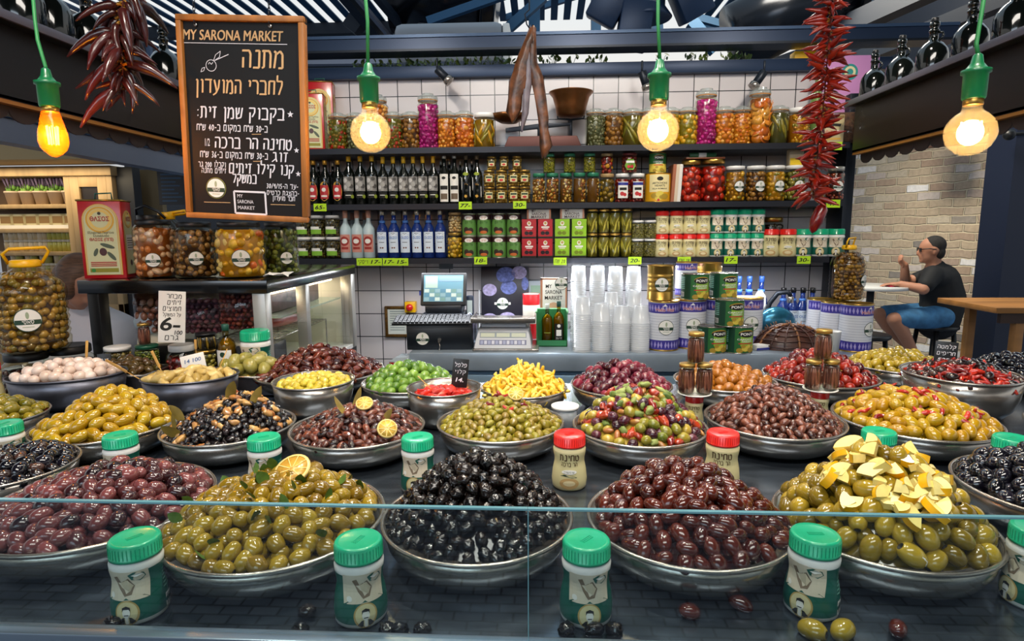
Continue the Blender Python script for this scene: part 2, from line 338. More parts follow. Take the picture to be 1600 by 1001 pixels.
part('counter_top', MB().add([(x, y, z) for z in (1.02, 1.05) for x, y in ((-2.4, 0), (2.3, 0), (2.3, 1.72), (1.02, 1.72), (1.02, 1.44), (-.56, 1.44), (-.56, 1.62), (-1.02, 1.62), (-1.02, 1.472), (-2.4, 1.472))], [tuple(range(9, -1, -1)), tuple(range(10, 20))]+[(i, (i+1) % 10, (i+1) % 10+10, i+10) for i in range(10)], COUNTER, False), dc)
part('counter_body', MB().box(-2.35, 2.25, 0.06, 1.38, 0.0, 1.02, mat('counter_body_grey', '#3b424c', 0.5)), dc)
part('front_rail', MB().box(-2.4, 2.3, -0.02, 0.004, 1.0, 1.078, mat('rail_steel', '#8fa0b0', 0.3, 0.9)), dc, 0.003)
EDGE = mat('glass_edge', '#5f8e98', 0.08, 0.0, coat=0.6)
def pane(x0, x1, label):
    t = thing('glass_guard', label, 'glass panel', (0, GY, 0))
    part('pane', MB().box(x0, x1, -0.003, 0.003, 1.079, GZ-0.0025, glass('guard_glass', '#eef4f4', 1.75)), t)
    part('polished_edge', MB().box(x0, x1, -0.003, 0.003, GZ-0.0025, GZ, EDGE).box(x0-.0012, x0, -.003, .003, 1.079, GZ, EDGE), t)
pane(-2.4, SEAM-0.0015, 'clear glass guard panel in front of the purple, cracked green and dried black olives')
pane(SEAM, 2.3, 'clear glass guard panel in front of the brown and lemon-topped olives')

# ------------------------------------------------------------ olives and the other heaped food
HOLE = mat('olive_hole', '#1c1508', 0.6); PIM = mat('pimento', '#b3271a', 0.35)
def lumpy(n, a, b, style, m, seed, m2=None):
    """an olive-like body along z: a half length, b radius"""
    rr = random.Random(seed); mb = MB(); rings = 9; seg = 18 if style == 'wrinkle' else 14; rings = 13 if style == 'wrinkle' else 9; pr = []
    tip = {'point': 1.16, 'round': 0.98}.get(style, 1.04)
    for i in range(rings+1):
        t = pi*i/rings; r = sin(t)**(0.92 if style != 'point' else 1.08) if 0 < i < rings else 0
        pr.append((r*b, -cos(t)*a*(tip if (i > rings/2) else 1.0)))
    mats = None
    if style in ('pit', 'pim'):
        pr = pr[:-2]+[(b*0.46, a*0.93), (b*0.36, a*0.97), (b*0.30, a*0.86), (0, a*(0.55 if style == 'pit' else 0.90))]
        mats = [m]*(len(pr)-2)+[HOLE if style == 'pit' else PIM]
        mats = [m]*(len(pr)-3)+[HOLE if style == 'pit' else PIM]*2
    mb.lathe(pr, m, seg, mats=mats)
    off = Vector((rr.random()*9, rr.random()*9, rr.random()*9)); out = []
    amp, fr = {'wrinkle': (0.42, 2.6), 'crack': (0.16, 1.3), 'chunk': (0.45, 1.2)}.get(style, (0.07, 0.9))
    from mathutils import noise as NZ
    for v in mb.v:
        q = Vector(v); u = q/b; d = NZ.noise(u*fr+off)
        if style == 'wrinkle': d = -abs(NZ.noise(u*fr*1.3+off))*1.5+0.25*d+0.2
        out.append(tuple(q*(1+amp*d)))
    mb.v = out
    return mb.mesh(n)
KIND = {}
def kind(key, name, cat, a, b, style, pal, rough=0.16, coat=0.5, n=4, var=0.3, bump=0.0):
    m = mat(key+'_skin', '#777777', rough, pal=pal, var=var, vscale=45, coat=coat, bump=bump, bscale=220)
    KIND[key] = dict(name=name, cat=cat, a=a, b=b, me=[lumpy(name, a*f, b*g, style if not isinstance(style, list) else style[i % len(style)], m, i*17+len(KIND)) for i, (f, g) in enumerate([(1, 1), (1.06, 0.97), (0.92, 1.0), (1.0, 1.06)][:n])], m=m)
kind('purple', 'purple_olive', 'olive', .0165, .0128, 'plain', ['#160810', '#321320', '#4c2230', '#64323a', '#7a4040'], .2)
kind('cracked', 'cracked_green_olive', 'olive', .0170, .0138, ['crack', 'pit', 'plain', 'crack'], ['#6e5410', '#8f6e16', '#ae8820', '#c49a2e', '#967c1c'])
kind('dried', 'wrinkled_black_olive', 'olive', .0128, .0108, 'wrinkle', ['#030304', '#070609', '#0c0a0d', '#1c120e'], .22, .3)
kind('kalamata', 'brown_kalamata_olive', 'olive', .0170, .0122, 'plain', ['#360f09', '#642013', '#86361e', '#a04c2c', '#582216'])
kind('pitted', 'pitted_green_olive', 'olive', .0190, .0148, ['pit', 'plain', 'pit', 'plain'], ['#685410', '#836a14', '#9b801c', '#b0942c'])
kind('shiny', 'shiny_black_olive', 'olive', .0180, .0142, 'plain', ['#030408', '#080a12', '#0f1019', '#181520'], .1, .8)
kind('golden', 'golden_green_olive', 'olive', .0205, .0140, 'plain', ['#a0780c', '#bc900f', '#d4a81c', '#b2941c'])
kind('tinyblack', 'small_black_olive', 'olive', .0098, .0084, 'wrinkle', ['#060608', '#0e0e14', '#17161e', '#241a1c'], .18, .5)
kind('bayolive', 'small_kalamata_olive', 'olive', .0130, .0082, 'point', ['#170a0e', '#331412', '#52211a', '#733a28'], .16)
kind('littlegreen', 'little_green_olive', 'olive', .0128, .0096, ['crack', 'plain', 'plain', 'plain'], ['#7a6412', '#967c1a', '#b09426', '#8c8420'])
kind('rosy', 'rosy_brown_olive', 'olive', .0128, .0086, 'plain', ['#2c1410', '#4b231b', '#683628', '#7e4632'], .2)
kind('spiced', 'chilli_green_olive', 'olive', .0220, .0158, 'plain', ['#a4780c', '#be8e10', '#d2a41c', '#ac8e18'])
kind('pimento', 'stuffed_green_olive', 'olive', .0180, .0145, ['pim', 'plain', 'pim', 'plain'], ['#5c5a12', '#7b7018', '#94821e'])
kind('darkbrown', 'dark_brown_olive', 'olive', .0160, .0125, 'plain', ['#0e090c', '#1f1316', '#35201e', '#4a3028'], .2)
kind('lime', 'round_green_olive', 'olive', .0172, .0160, 'round', ['#3c6414', '#52801c', '#6a942a', '#7ea23a'], .22)
kind('bluish', 'pale_stuffed_olive', 'olive', .0135, .0112, 'plain', ['#b09a20', '#c5b02e', '#d2c046'], .22)
kind('ruby', 'ruby_red_olive', 'olive', .0180, .0150, 'plain', ['#2e0814', '#4c0e20', '#6a172c', '#82263a'], .15)
kind('amber', 'amber_olive', 'olive', .0188, .0168, 'round', ['#96580e', '#b06f16', '#c68524', '#a3661a'], .2)
kind('cherry', 'cherry_pepper', 'pepper', .0158, .0168, 'round', ['#3e0404', '#620807', '#80100a', '#a02610'], .10, .7)
kind('manz', 'large_green_olive', 'olive', .0215, .0160, ['pit', 'plain', 'plain', 'plain'], ['#8a7414', '#a4881c', '#b89c2a'])
kind('onion', 'pickled_onion', 'onion', .0175, .0165, 'round', ['#d6bfae', '#e3d0c2', '#ead9d0'], .2, .4, var=.15)
kind('browngreen', 'brown_green_olive', 'olive', .0165, .0135, ['crack', 'plain', 'plain', 'crack'], ['#4d4416', '#6a5c22', '#7d6830', '#5e4028'])
kind('paleolive', 'pale_giant_olive', 'olive', .0270, .0215, 'plain', ['#8c8432', '#a39a48', '#b5ab5e'], .25)
kind('tomato', 'dried_tomato', 'dried tomato', .021, .0125, 'wrinkle', ['#260806', '#440f0a', '#5c1a10', '#74301c'], .25, .5)
kind('redpep', 'red_pepper_piece', 'pepper', .0190, .0100, 'chunk', ['#a00f0a', '#c21a10', '#d83420'], .14, .7)
kind('yellowpep', 'yellow_pepper_piece', 'pepper', .0210, .0095, 'chunk', ['#d49a0a', '#e6b412', '#f0c624', '#efd254'], .3, .3)
kind('garlic', 'orange_garlic_piece', 'garlic', .0130, .0075, 'chunk', ['#8a4a12', '#a8641c', '#c08a40', '#c9a060'], .25, .4)
kind('arti', 'artichoke_piece', 'artichoke', .0260, .0145, 'chunk', ['#a88a3e', '#c2a458', '#d2ba78'], .35, .3)
kind('mixgreen', 'green_salad_olive', 'olive', .0150, .0130, ['plain', 'pit', 'round', 'plain'], ['#5e6a18', '#8a7c1c', '#a8902c', '#b99a3a'])
kind('mixpurple', 'purple_salad_olive', 'olive', .0155, .0125, 'plain', ['#1c0a12', '#3a1420', '#5a2030'])
kind('saladred', 'red_pepper_piece', 'pepper', .0140, .0095, 'chunk', ['#6e0a08', '#8c120c', '#a81c10', '#b5401c'], .14, .7)
kind('herb', 'chopped_herb', 'herbs', .0130, .0080, 'chunk', ['#46601a', '#6c8030', '#98a258'], .6, .0)
kind('caper', 'pale_salad_bean', 'beans', .0135, .0070, 'point', ['#96682a', '#ac7e3a', '#9a5c2c'], .25)
def strip_mesh(name, L, r, m, bend=0.35, seed=0):
    rr = random.Random(seed); n = 7; mb = MB()
    mb.tube([(r*1.5*sin(i*1.1+seed)*bend, bend*L*(i/(n-1)-.5)**2*2, L*(i/(n-1)-.5)) for i in range(n)], [r*(0.25+0.85*sin(pi*(0.12+0.8*i/(n-1)))) for i in range(n)], m, 8)
    return mb.mesh(name)
m_ = mat('chilli_skin', '#777777', .14, pal=['#5c0606', '#8e0d0a', '#b81a10', '#c93018'], coat=.6)
KIND['chilli'] = dict(name='chilli_pepper', cat='pepper', a=.028, b=.006, me=[strip_mesh('chilli_pepper', .056, .0062, m_, .4, i) for i in range(3)], m=m_)
KIND['redstrip'] = dict(name='red_pepper_strip', cat='pepper', a=.02, b=.005, me=[strip_mesh('red_pepper_strip', .036, .0052, m_, .5, i+5) for i in range(3)], m=m_)
m_ = mat('shred_skin', '#777777', .3, pal=['#d9a40c', '#e8ba16', '#f2cf30', '#f4da66'], coat=.3)
KIND['shred'] = dict(name='yellow_pepper_strip', cat='pepper', a=.022, b=.0055, me=[strip_mesh('yellow_pepper_strip', .046, .0066, m_, .9, i+9) for i in range(4)], m=m_)
# cherry peppers get a stalk
for i, me in enumerate(KIND['cherry']['me']):
    st = mat('pepper_stalk', '#8a6a24', .5); mb = MB().tube([(0, 0, .014), (.001, 0, .020), (.006, .002, .028)], [.0022, .0014, .0012], st, 6)
    k = len(me.vertices); bm = bmesh.new(); bm.from_mesh(me); me.materials.append(st)
    vs = [bm.verts.new(v) for v in mb.v]
    for f in mb.f:
        fc = bm.faces.new([vs[j] for j in f]); fc.material_index = len(me.materials)-1; fc.smooth = True
    bm.to_mesh(me); bm.free()

CAMV = np.array([0, 0, ZC])
def darts(surf, rx, ry, dmin, nmax, rmax, tries, rng):
    """points on a mound no nearer to each other than dmin, tightening once"""
    P = np.zeros((0, 3))
    for d in (dmin, dmin*0.88, dmin*0.78):
        th = rng.random(tries)*2*pi; q = np.sqrt(rng.random(tries))*rmax
        X = np.stack([q*cos_(th)*rx, q*sin_(th)*ry], 1); Z = surf(X[:, 0], X[:, 1]); C = np.column_stack([X, Z])
        for c in C:
            if len(P) >= nmax: return P
            if len(P) == 0 or ((P-c)**2).sum(1).min() > d*d: P = np.vstack([P, c])
    return P
cos_, sin_ = np.cos, np.sin
def put(kd, pos, R, label, group, s=1.0):
    K = KIND[kd]; o = bpy.data.objects.new(K['name'], K['me'][random.randrange(len(K['me']))]); COL.objects.link(o)
    o.location = pos; o.rotation_euler = R.to_euler(); o.scale = (s, s, s)
    o['label'] = label; o['category'] = K['cat']; o['group'] = group; return o
def heap(key, cx, cy, z0, rx, ry, h, kinds, where, p=1.8, dens=1.0, nmax=290, ap=(0, 0), top=None, flat=0.35, rz=0.0, seed=None):
    """individual pieces on a mound (the ones that show) over one mass of the same food below.
    kinds: [(kind, weight)]; where: completes every label; top: (kind, radius share, count) strewn near the apex"""
    rng = np.random.default_rng(seed if seed is not None else abs(hash(key)) % 1000 if False else sum(map(ord, key)))
    rr = random.Random(sum(map(ord, key)))
    def surf(x, y):
        u = np.sqrt((x/rx)**2+(y/ry)**2); k = np.clip(1-u, 0, 1)
        u2 = np.sqrt(((x-ap[0]*k)/rx)**2+((y-ap[1]*k)/ry)**2)
        return h*(1-np.clip(u2, 0, 1)**p)
    w = np.array([k[1] for k in kinds], float); w /= w.sum(); m = sum(wi*sqrt(KIND[k[0]]['a']*KIND[k[0]]['b']) for k, wi in zip(kinds, w)); mb_ = min(KIND[k[0]]['b'] for k in kinds)
    P = darts(surf, rx, ry, m*1.72/dens, 420, min(.955, 1-.62*m/min(rx, ry)), 4200, rng); e = 1e-3; n = 0
    cr, sr = cos(rz), sin(rz)
    tow = lambda q: Vector((cx+q[0]*cr-q[1]*sr, cy+q[0]*sr+q[1]*cr, z0+q[2]))
    items = []
    for q in P:
        gx = float(surf(q[0]+e, q[1])-surf(q[0]-e, q[1]))/(2*e); gy = float(surf(q[0], q[1]+e)-surf(q[0], q[1]-e))/(2*e)
        nrm = Vector((-gx*cr+gy*sr, -gx*sr-gy*cr, 1)).normalized(); pos = tow(q)
        if nrm.dot((Vector(CAMV)-pos).normalized()) < -0.02: continue
        items.append((pos, nrm))
    items.sort(key=lambda t: (t[0]-Vector(CAMV)).length); items = items[:nmax]
    for pos, nrm in items:
        kd = kinds[int(rng.choice(len(kinds), p=w))][0]; K = KIND[kd]
        t = nrm.cross(Vector((rr.uniform(-1, 1), rr.uniform(-1, 1), rr.uniform(-.3, .3)))).normalized()
        ax = (t+nrm*rr.uniform(-flat, flat)).normalized()
        R = rot_to(ax) @ Matrix.Rotation(rr.uniform(0, 6.28), 3, 'Z')
        put(kd, pos+nrm*(K['b']*rr.uniform(-.1, .5)), R, K['name'].replace('_', ' ')+' '+where, key, rr.uniform(.88, 1.1))
    # the mass below: same food, lower
    K = KIND[kinds[0][0]]; mb = MB(); Q = darts(surf, rx, ry, m*1.9, 200, min(.80, 1-1.6*m/min(rx, ry)), 1200, rng)
    for q in Q:
        kd = kinds[int(rng.choice(len(kinds), p=w))][0]; KK = KIND[kd]; pos = tow(q)-Vector((0, 0, KK['b']*0.95))
        mb.ell(pos, (KK['b'], KK['b'], KK['a']), KK['m'], 8, 5, Euler((rr.uniform(0, 3), rr.uniform(0, 3), 0)).to_matrix())
    nn, mm = 24, 8; v = [tow((0, 0, float(surf(0, 0))-mb_*1.3))]; f = []
    for j in range(1, mm+1):
        for i in range(nn):
            x, y = rx*j/mm*cos(2*pi*i/nn)*.92, ry*j/mm*sin(2*pi*i/nn)*.92; v.append(tow((x, y, float(surf(x, y))-mb_*(1.3 if j < mm else .9))))
    f = [(0, 1+i, 1+(i+1) % nn) for i in range(nn)]+[(1+j*nn+i, 1+(j+1)*nn+i, 1+(j+1)*nn+(i+1) % nn, 1+j*nn+(i+1) % nn) for j in range(mm-1) for i in range(nn)]
    mb.add(v, f, K['m'])
    o = link(K['name']+'_mass', mb.mesh('mass')); tag(o, 'packed lower layer of '+K['name'].replace('_', ' ')+'s under those '+where, 'food', None, 'stuff')
    # strewn extras
    for kd, share, cnt, word in (top or []):
        for _ in range(cnt):
            a = rr.uniform(0, 6.28); q = share*sqrt(rr.random()); x, y = ap[0]+q*rx*cos(a), ap[1]+q*ry*sin(a)
            gx = float(surf(x+e, y)-surf(x-e, y))/(2*e); gy = float(surf(x, y+e)-surf(x, y-e))/(2*e); nrm = Vector((-gx, -gy, 1)).normalized()
            if nrm.dot((Vector(CAMV)-tow((x, y, 0))).normalized()) < 0: continue
            t = nrm.cross(Vector((rr.uniform(-1, 1), rr.uniform(-1, 1), .1))).normalized()
            put(kd, tow((x, y, float(surf(x, y))))+nrm*(m*rr.uniform(.55, .95)), rot_to((t+nrm*rr.uniform(-.2, .2)).normalized()) @ Matrix.Rotation(rr.uniform(0, 6.28), 3, 'Z'), word, key+' topping', rr.uniform(.8, 1.15))
    return surf, tow
def bowl(cx, cy, R, zr, label, zb=ZB, deep=None, sy=1.0, rz=0.0, m=None, cat='bowl'):
    m = m or STEEL; d = zr-zb; t = thing('steel_bowl', label, cat, (cx, cy, zb), rz, 'steel bowls on the counter')
    part('shell', MB().lathe([(0, 0), (R*.60, 0), (R*.70, d*.04), (R*.86, d*.25), (R*.94, d*.55), (R*.975, d*.97), (R*.96, d*.97), (R*.92, d*.55), (R*.84, d*.28), (R*.6, d*.08), (0, d*.07)], m, 64, sy=sy), t)
    part('rolled_rim', MB().tube([(R*.985*cos(2*pi*i/64), R*.985*sy*sin(2*pi*i/64), d*.985) for i in range(64)], R*.022, m, 10, closed=True), t)
    return t
B_ = [ # key, cx, cy, R, rim z, heap h, kinds, p, apex offset, bowl label, where
 ('purple olives', -.800, 1.00, .190, ZR, .060, [('purple', 1)], 2.0, (.03, .02), 'wide steel bowl of purple olives at the glass', 'in the wide bowl behind the glass beside the cracked green olives'),
 ('cracked olives', -.455, .955, .182, ZR, .068, [('cracked', 1)], 2.2, (0, .02), 'steel bowl of cracked green olives with an orange slice', 'in the bowl with the orange slice at the glass'),
 ('dried olives', -.112, .975, .162, ZR, .116, [('dried', 1)], 1.7, (.0, .0), 'steel bowl heaped with dried black olives at the glass', 'heaped in the bowl behind the seam of the glass'),
 ('kalamata olives', .243, .98, .168, ZR, .100, [('kalamata', 1)], 1.8, (-.01, .01), 'steel bowl of large brown kalamata olives at the glass', 'in the bowl at the glass below the red-lidded jars'),
 ('pitted olives', .562, .985, .167, ZR, .145, [('pitted', 1)], 1.35, (-.015, -.02), 'steel bowl of pitted green olives topped with lemon pieces', 'in the bowl piled with lemon pieces at the glass'),
 ('shiny olives', .965, 1.13, .170, ZR, .075, [('shiny', 1)], 1.8, (0, 0), 'steel bowl of shiny black olives beside the lemon-topped olives', 'beside the lemon-topped green olives'),
 ('edge olives', -1.13, 1.16, .135, ZR, .03, [('darkbrown', .3), ('shiny', 1)], 2, (0, 0), 'steel bowl of black olives cut by the picture edge', 'in the bowl cut by the edge next to the purple olives'),
 ('golden olives', -1.115, 1.445, .167, ZR, .092, [('golden', 1)], 1.6, (.02, .02), 'steel bowl heaped with golden green olives behind a green-lidded jar', 'heaped in front of the pan of pickled onions'),
 ('black mix', -.79, 1.44, .158, ZR, .085, [('tinyblack', 4), ('garlic', 1)], 1.6, (.03, .03), 'steel bowl of tiny black olives mixed with orange garlic', 'in the bowl of black olives and orange garlic'),
 ('bay olives', -.462, 1.44, .165, ZR, .060, [('bayolive', 1)], 1.8, (.02, .02), 'steel bowl of small kalamata olives with bay leaves', 'among the bay leaves and lemon slices'),
 ('little olives', -.109, 1.49, .161, ZR, .064, [('littlegreen', 1)], 1.7, (0, .01), 'steel bowl of little green olives with bits of chilli', 'heaped behind the dried black olives'),
 ('salad olives', .239, 1.475, .165, ZR, .110, [('mixgreen', 5), ('mixpurple', 4), ('saladred', 2), ('caper', 2), ('herb', 1)], 1.55, (0, .0), 'steel bowl of colourful olive salad between two red-lidded jars', 'in the mixed salad between the red-lidded jars'),
 ('rosy olives', .590, 1.54, .170, ZR, .090, [('rosy', 1)], 1.7, (0, .01), 'steel bowl of rosy brown olives behind a red-lidded jar', 'in the heap below the anchovy jars'),
 ('spiced olives', .947, 1.555, .188, ZR, .072, [('spiced', 1)], 1.8, (0, .02), 'steel bowl of yellow green olives strewn with red chilli', 'among red chilli strips in front of the deep bowl'),
 ('brown olives', 1.36, 1.50, .150, ZR, .06, [('darkbrown', 1)], 1.8, (0, 0), 'steel bowl of dark brown olives beside the deep chilli bowl', 'in front of the deep chilli bowl beside a green-lidded jar'),
 ('stuffed olives', -1.49, 1.50, .140, ZR, .05, [('pimento', 1)], 1.8, (0, 0), 'steel bowl of red-stuffed green olives below the onion pan', 'at the picture edge below the onion pan'),
 ('lime olives', -.435, 1.90, .152, ZR, .062, [('lime', 1)], 1.9, (0, .02), 'steel bowl of round bright green olives below the cash register', 'below the cash register'),
 ('yellow peppers', -.060, 1.84, .134, ZR, .076, [('shred', 3), ('yellowpep', 1)], 1.5, (0, .0), 'steel bowl heaped with yellow pepper strips below the scale', 'in the yellow heap below the scale'),
 ('ruby olives', .245, 1.885, .158, ZR, .074, [('ruby', 1)], 1.7, (0, .02), 'steel bowl of ruby red olives below the plastic cups', 'in the heap below the stacks of plastic cups'),
 ('amber olives', .585, 1.95, .160, ZR, .050, [('amber', 1)], 1.8, (0, .02), 'steel bowl of round amber olives behind the anchovy jars', 'behind the first tower of anchovy jars'),
 ('cherry peppers', .915, 2.02, .178, ZR, .086, [('cherry', 1)], 1.6, (0, .02), 'steel bowl of red cherry peppers behind the anchovy jars', 'behind the second tower of anchovy jars'),
 ('large olives', 1.27, 2.20, .165, ZR, .055, [('manz', 1)], 1.7, (0, 0), 'steel bowl of large green olives behind the chilli bowl', 'behind the chilli bowl with the black sign'),
 ('far olives', 1.62, 2.12, .150, ZR, .06, [('shiny', 1)], 1.8, (0, 0), 'steel bowl of black olives beyond the deep chilli bowl', 'beyond the deep chilli bowl below the wooden table'),
]
for key, cx, cy, R, zr, h, kinds, p, ap, bl, where in B_:
    bowl(cx, cy, R, zr, bl)
    top = {'salad olives': [('herb', .55, 40, 'chopped green herb strewn over the olive salad'), ('saladred', .7, 12, 'glossy red pepper piece on top of the olive salad')],
           'spiced olives': [('redstrip', .9, 46, 'red chilli strip lying among the yellow green olives')],
           'little olives': [('redstrip', .5, 7, 'red chilli strip lying on the little green olives')],
           'black mix': [('garlic', .6, 26, 'orange garlic piece on top of the tiny black olives'), ('redpep', .3, 2, 'red pepper piece on top of the tiny black olives')],
           'stuffed olives': None}.get(key)
    heap(key, cx, cy, zr-.012, R*.93, R*.93, h, kinds, where, p, ap=ap, top=top)
# deep bowls standing between the rows
def small_heap(key, cx, cy, z, r, h, kinds, where, sy=1.0, rz=0.0, p=1.8, top=None): heap(key, cx, cy, z, r, r*sy, h, kinds, where, p, rz=rz, top=top)
bowl(-1.525, 1.83, .168, 1.155, 'long dark pan of pickled white onions on the counter', sy=.72, rz=radians(18), m=STEELD, cat='pan')
small_heap('onions', -1.525, 1.83, 1.145, .150, .045, [('onion', 1)], 'in the long dark pan', .70, radians(18))
bowl(-1.10, 1.80, .140, 1.160, 'dark oval pan of artichokes with a white price tag', sy=.78, rz=radians(20), m=STEELD, cat='pan')
small_heap('artichokes', -1.10, 1.80, 1.145, .125, .03, [('arti', 1)], 'in the oval pan with wooden picks', .76, radians(20))
bowl(-.700, 1.775, .122, 1.155, 'deep steel bowl of pale green olives before the dried tomatoes')
small_heap('pale olives', -.700, 1.775, 1.138, .110, .022, [('bluish', 1)], 'in the deep bowl before the dried tomatoes')
bowl(-.285, 1.69, .108, 1.158, 'deep steel bowl of red peppers with a black sign in it')
small_heap('red peppers', -.285, 1.69, 1.125, .090, .02, [('redpep', 1)], 'in the deep bowl with the black sign')
bowl(1.24, 1.835, .155, 1.175, 'deep steel bowl of dark chilli mix with a black chalk sign')
small_heap('chilli mix', 1.24, 1.835, 1.158, .142, .045, [('chilli', 3), ('darkbrown', 2), ('redstrip', 1)], 'in the deep bowl with the chalk sign')
bowl(1.63, 1.80, .115, 1.17, 'deep steel bowl of brown olives cut by the picture edge')
small_heap('last olives', 1.63, 1.80, 1.155, .105, .035, [('mixpurple', 1)], 'in the deep bowl cut by the edge beyond the chilli bowl')
bowl(-.80, 2.09, .225, 1.11, 'wide steel bowl under the dark heap of dried tomatoes')
heap('dried tomatoes', -.80, 2.09, 1.10, .215, .215, .098, [('tomato', 1)], 'in the dark heap before the glass case', 1.3, dens=.95)
def tray(cx, cy, sx, sy, z0, z1, label):
    t = thing('steel_tray', label, 'tray', (cx, cy, z0)); mb = MB()
    mb.box(-sx, sx, -sy, sy, 0, .004, STEELD)
    for a in ((-sx, -sx+.004, -sy, sy), (sx-.004, sx, -sy, sy), (-sx, sx, -sy, -sy+.004), (-sx, sx, sy-.004, sy)): mb.box(*a, .0, z1-z0, STEELD)
    part('tray_body', mb, t); part('tray_rim', MB().tube([(-sx, -sy, z1-z0), (sx, -sy, z1-z0), (sx, sy, z1-z0), (-sx, sy, z1-z0)], .005, STEEL, 6, closed=True), t)
tray(-1.46, 2.03, .105, .085, ZB, 1.12, 'flat steel tray of brown green olives behind the onion pan')
heap('tray olives', -1.46, 2.03, 1.11, .10, .08, .05, [('browngreen', 1)], 'on the tray behind the onion pan', 2.2)
tray(-1.03, 2.03, .13, .075, ZB, 1.115, 'flat steel tray of giant pale olives behind the artichokes')
heap('giant olives', -1.03, 2.03, 1.105, .125, .072, .07, [('paleolive', 1)], 'on the tray behind the artichoke pan', 2.2)

# ------------------------------------------------------------ toppings
def lemon_mesh(i):
    rr = random.Random(i); PE, RI = mat('lemon_flesh', '#e6d480', .3, var=.12, vscale=60, coat=.3), mat('lemon_rind', '#e0a90c', .35)
    n = 8; a = rr.uniform(1.2, 2.4); r = rr.uniform(.017, .023); t = rr.uniform(.009, .016); mb = MB()
    arc = [(r*cos(a*k/n), r*sin(a*k/n)) for k in range(n+1)]
    v = [(0, 0, -t/2)]+[(x, y, -t/2) for x, y in arc]+[(0, 0, t/2)]+[(x, y, t/2) for x, y in arc]; k = n+2
    mb.add(v, [(0, i+2, i+1) for i in range(n)]+[(k, k+i+1, k+i+2) for i in range(n)]+[(0, 1, k+1, k), (0, k, k+n+1, n+1)], PE, False)
    mb.add([(x*1.02, y*1.02, s*t/2) for s in (-1, 1) for x, y in arc], [(i, i+1, i+n+2, i+n+1) for i in range(n)], RI)
    return mb.mesh('lemon_piece')
LM = [lemon_mesh(i) for i in range(6)]; KIND['lemon'] = dict(name='lemon_piece', cat='lemon', a=.02, b=.01, me=LM, m=MATS['lemon_flesh'])
def topping(kd, cx, cy, z0, R, h, p, n, share, label, group, seed, lift=.012, ax=0, ay=0):
    rr = random.Random(seed)
    for _ in range(n):
        a = rr.uniform(0, 6.28); q = share*sqrt(rr.random()); x, y = ax+q*R*cos(a), ay+q*R*sin(a); u = min(1, sqrt(x*x+y*y)/R)
        g = h*p*max(u, .05)**(p-1)/R; nrm = Vector((x*g/(u*R+1e-6), y*g/(u*R+1e-6), 1)).normalized()
        if nrm.dot((Vector(CAMV)-Vector((cx+x, cy+y, z0+h))).normalized()) < 0: continue
        d = (nrm+Vector((rr.uniform(-.6, .6), rr.uniform(-.6, .6), 0))).normalized()
        put(kd, Vector((cx+x, cy+y, z0+h*(1-u**p)))+nrm*(lift*rr.uniform(.8, 1.6)), rot_to(d) @ Matrix.Rotation(rr.uniform(0, 6.28), 3, 'Z'), label, group, rr.uniform(.8, 1.15))
topping('lemon', .547, .965, ZR-.012, .150, .140, 1.35, 85, .50, 'pale lemon piece strewn over the pitted green olives', 'lemon pieces on the olives', 4, .011, -.008, -.018)
def leaf_mesh(name, L, w, m, curl=.3):
    n = 8; v = []; 
    for i in range(n+1):
        t = i/n; ww = w*sin(pi*min(1, .04+t*.96))**.8
        for s in (-1, 0, 1): v.append((s*ww, curl*abs(s)*ww*.7, L*(t-.5)))
    return MB().add(v, [(i*3+j, i*3+j+1, i*3+j+4, i*3+j+3) for i in range(n) for j in range(2)], m).mesh(name)
KIND['bay'] = dict(name='bay_leaf', cat='leaf', a=.03, b=.004, me=[leaf_mesh('bay_leaf', .06, .013, mat('bay_leaf_skin', '#7d6a2a', .5, var=.3, vscale=30))], m=MATS['bay_leaf_skin'])
KIND['parsley'] = dict(name='parsley_leaf', cat='herbs', a=.02, b=.003, me=[leaf_mesh('parsley_leaf', .026, .009, mat('parsley_skin', '#4c6a20', .5, var=.3, vscale=60))], m=MATS['parsley_skin'])
topping('parsley', -.455, .955, ZR-.012, .17, .068, 2.2, 26, .9, 'green parsley leaf lying on the cracked green olives', 'parsley on the cracked olives', 9, .017)
topping('bay', -.462, 1.44, ZR-.012, .15, .06, 1.8, 9, .95, 'yellowed bay leaf lying on the small kalamata olives', 'bay leaves on the olives', 3, .014)
topping('bay', -.79, 1.44, ZR-.012, .147, .085, 1.6, 8, .9, 'dry yellow leaf lying on the tiny black olives', 'dry leaves on the black mix', 5, .014)
def citrus(loc, aim, label, r=.024, flesh='#d9b04a'):
    FL = mat('slice_flesh'+flesh, flesh, .3, var=.3, vscale=90, coat=.4); RD = mat('slice_rind'+flesh, '#e0c478', .35)
    t = thing('citrus_slice', label, 'lemon slice', loc, rot=rot_to(aim).to_euler())
    mb = MB().lathe([(0, -.0025), (r*.86, -.0025), (r*.86, .0025), (0, .0028)], FL, 24); part('flesh', mb, t)
    mb = MB().lathe([(r*.86, -.003), (r, -.002), (r, .002), (r*.86, .003)], RD, 24)
    for k in range(9): mb.box(r*.1, r*.86, -.0007, .0007, .0022, .0034, RD, Matrix.Rotation(2*pi*k/9, 4, 'Z'))
    part('rind', mb, t)
citrus((-.435, .985, 1.192), (-.1, -.5, .8), 'juicy orange slice lying on the cracked green olives', .032, '#c99a3a')
citrus((-.440, 1.43, 1.182), (.1, -.5, .8), 'yellow lemon slice on the crown of the small kalamata olives', .021)
citrus((-.360, 1.335, 1.150), (.3, -.7, .6), 'yellow lemon slice low on the small kalamata olives by the jar', .023)
citrus((-.07, 1.50, 1.190), (.1, -.6, .7), 'pale lemon slice on the crown of the little green olives', .020, '#cdb648')
KIND['chilligarnish'] = KIND['redstrip']
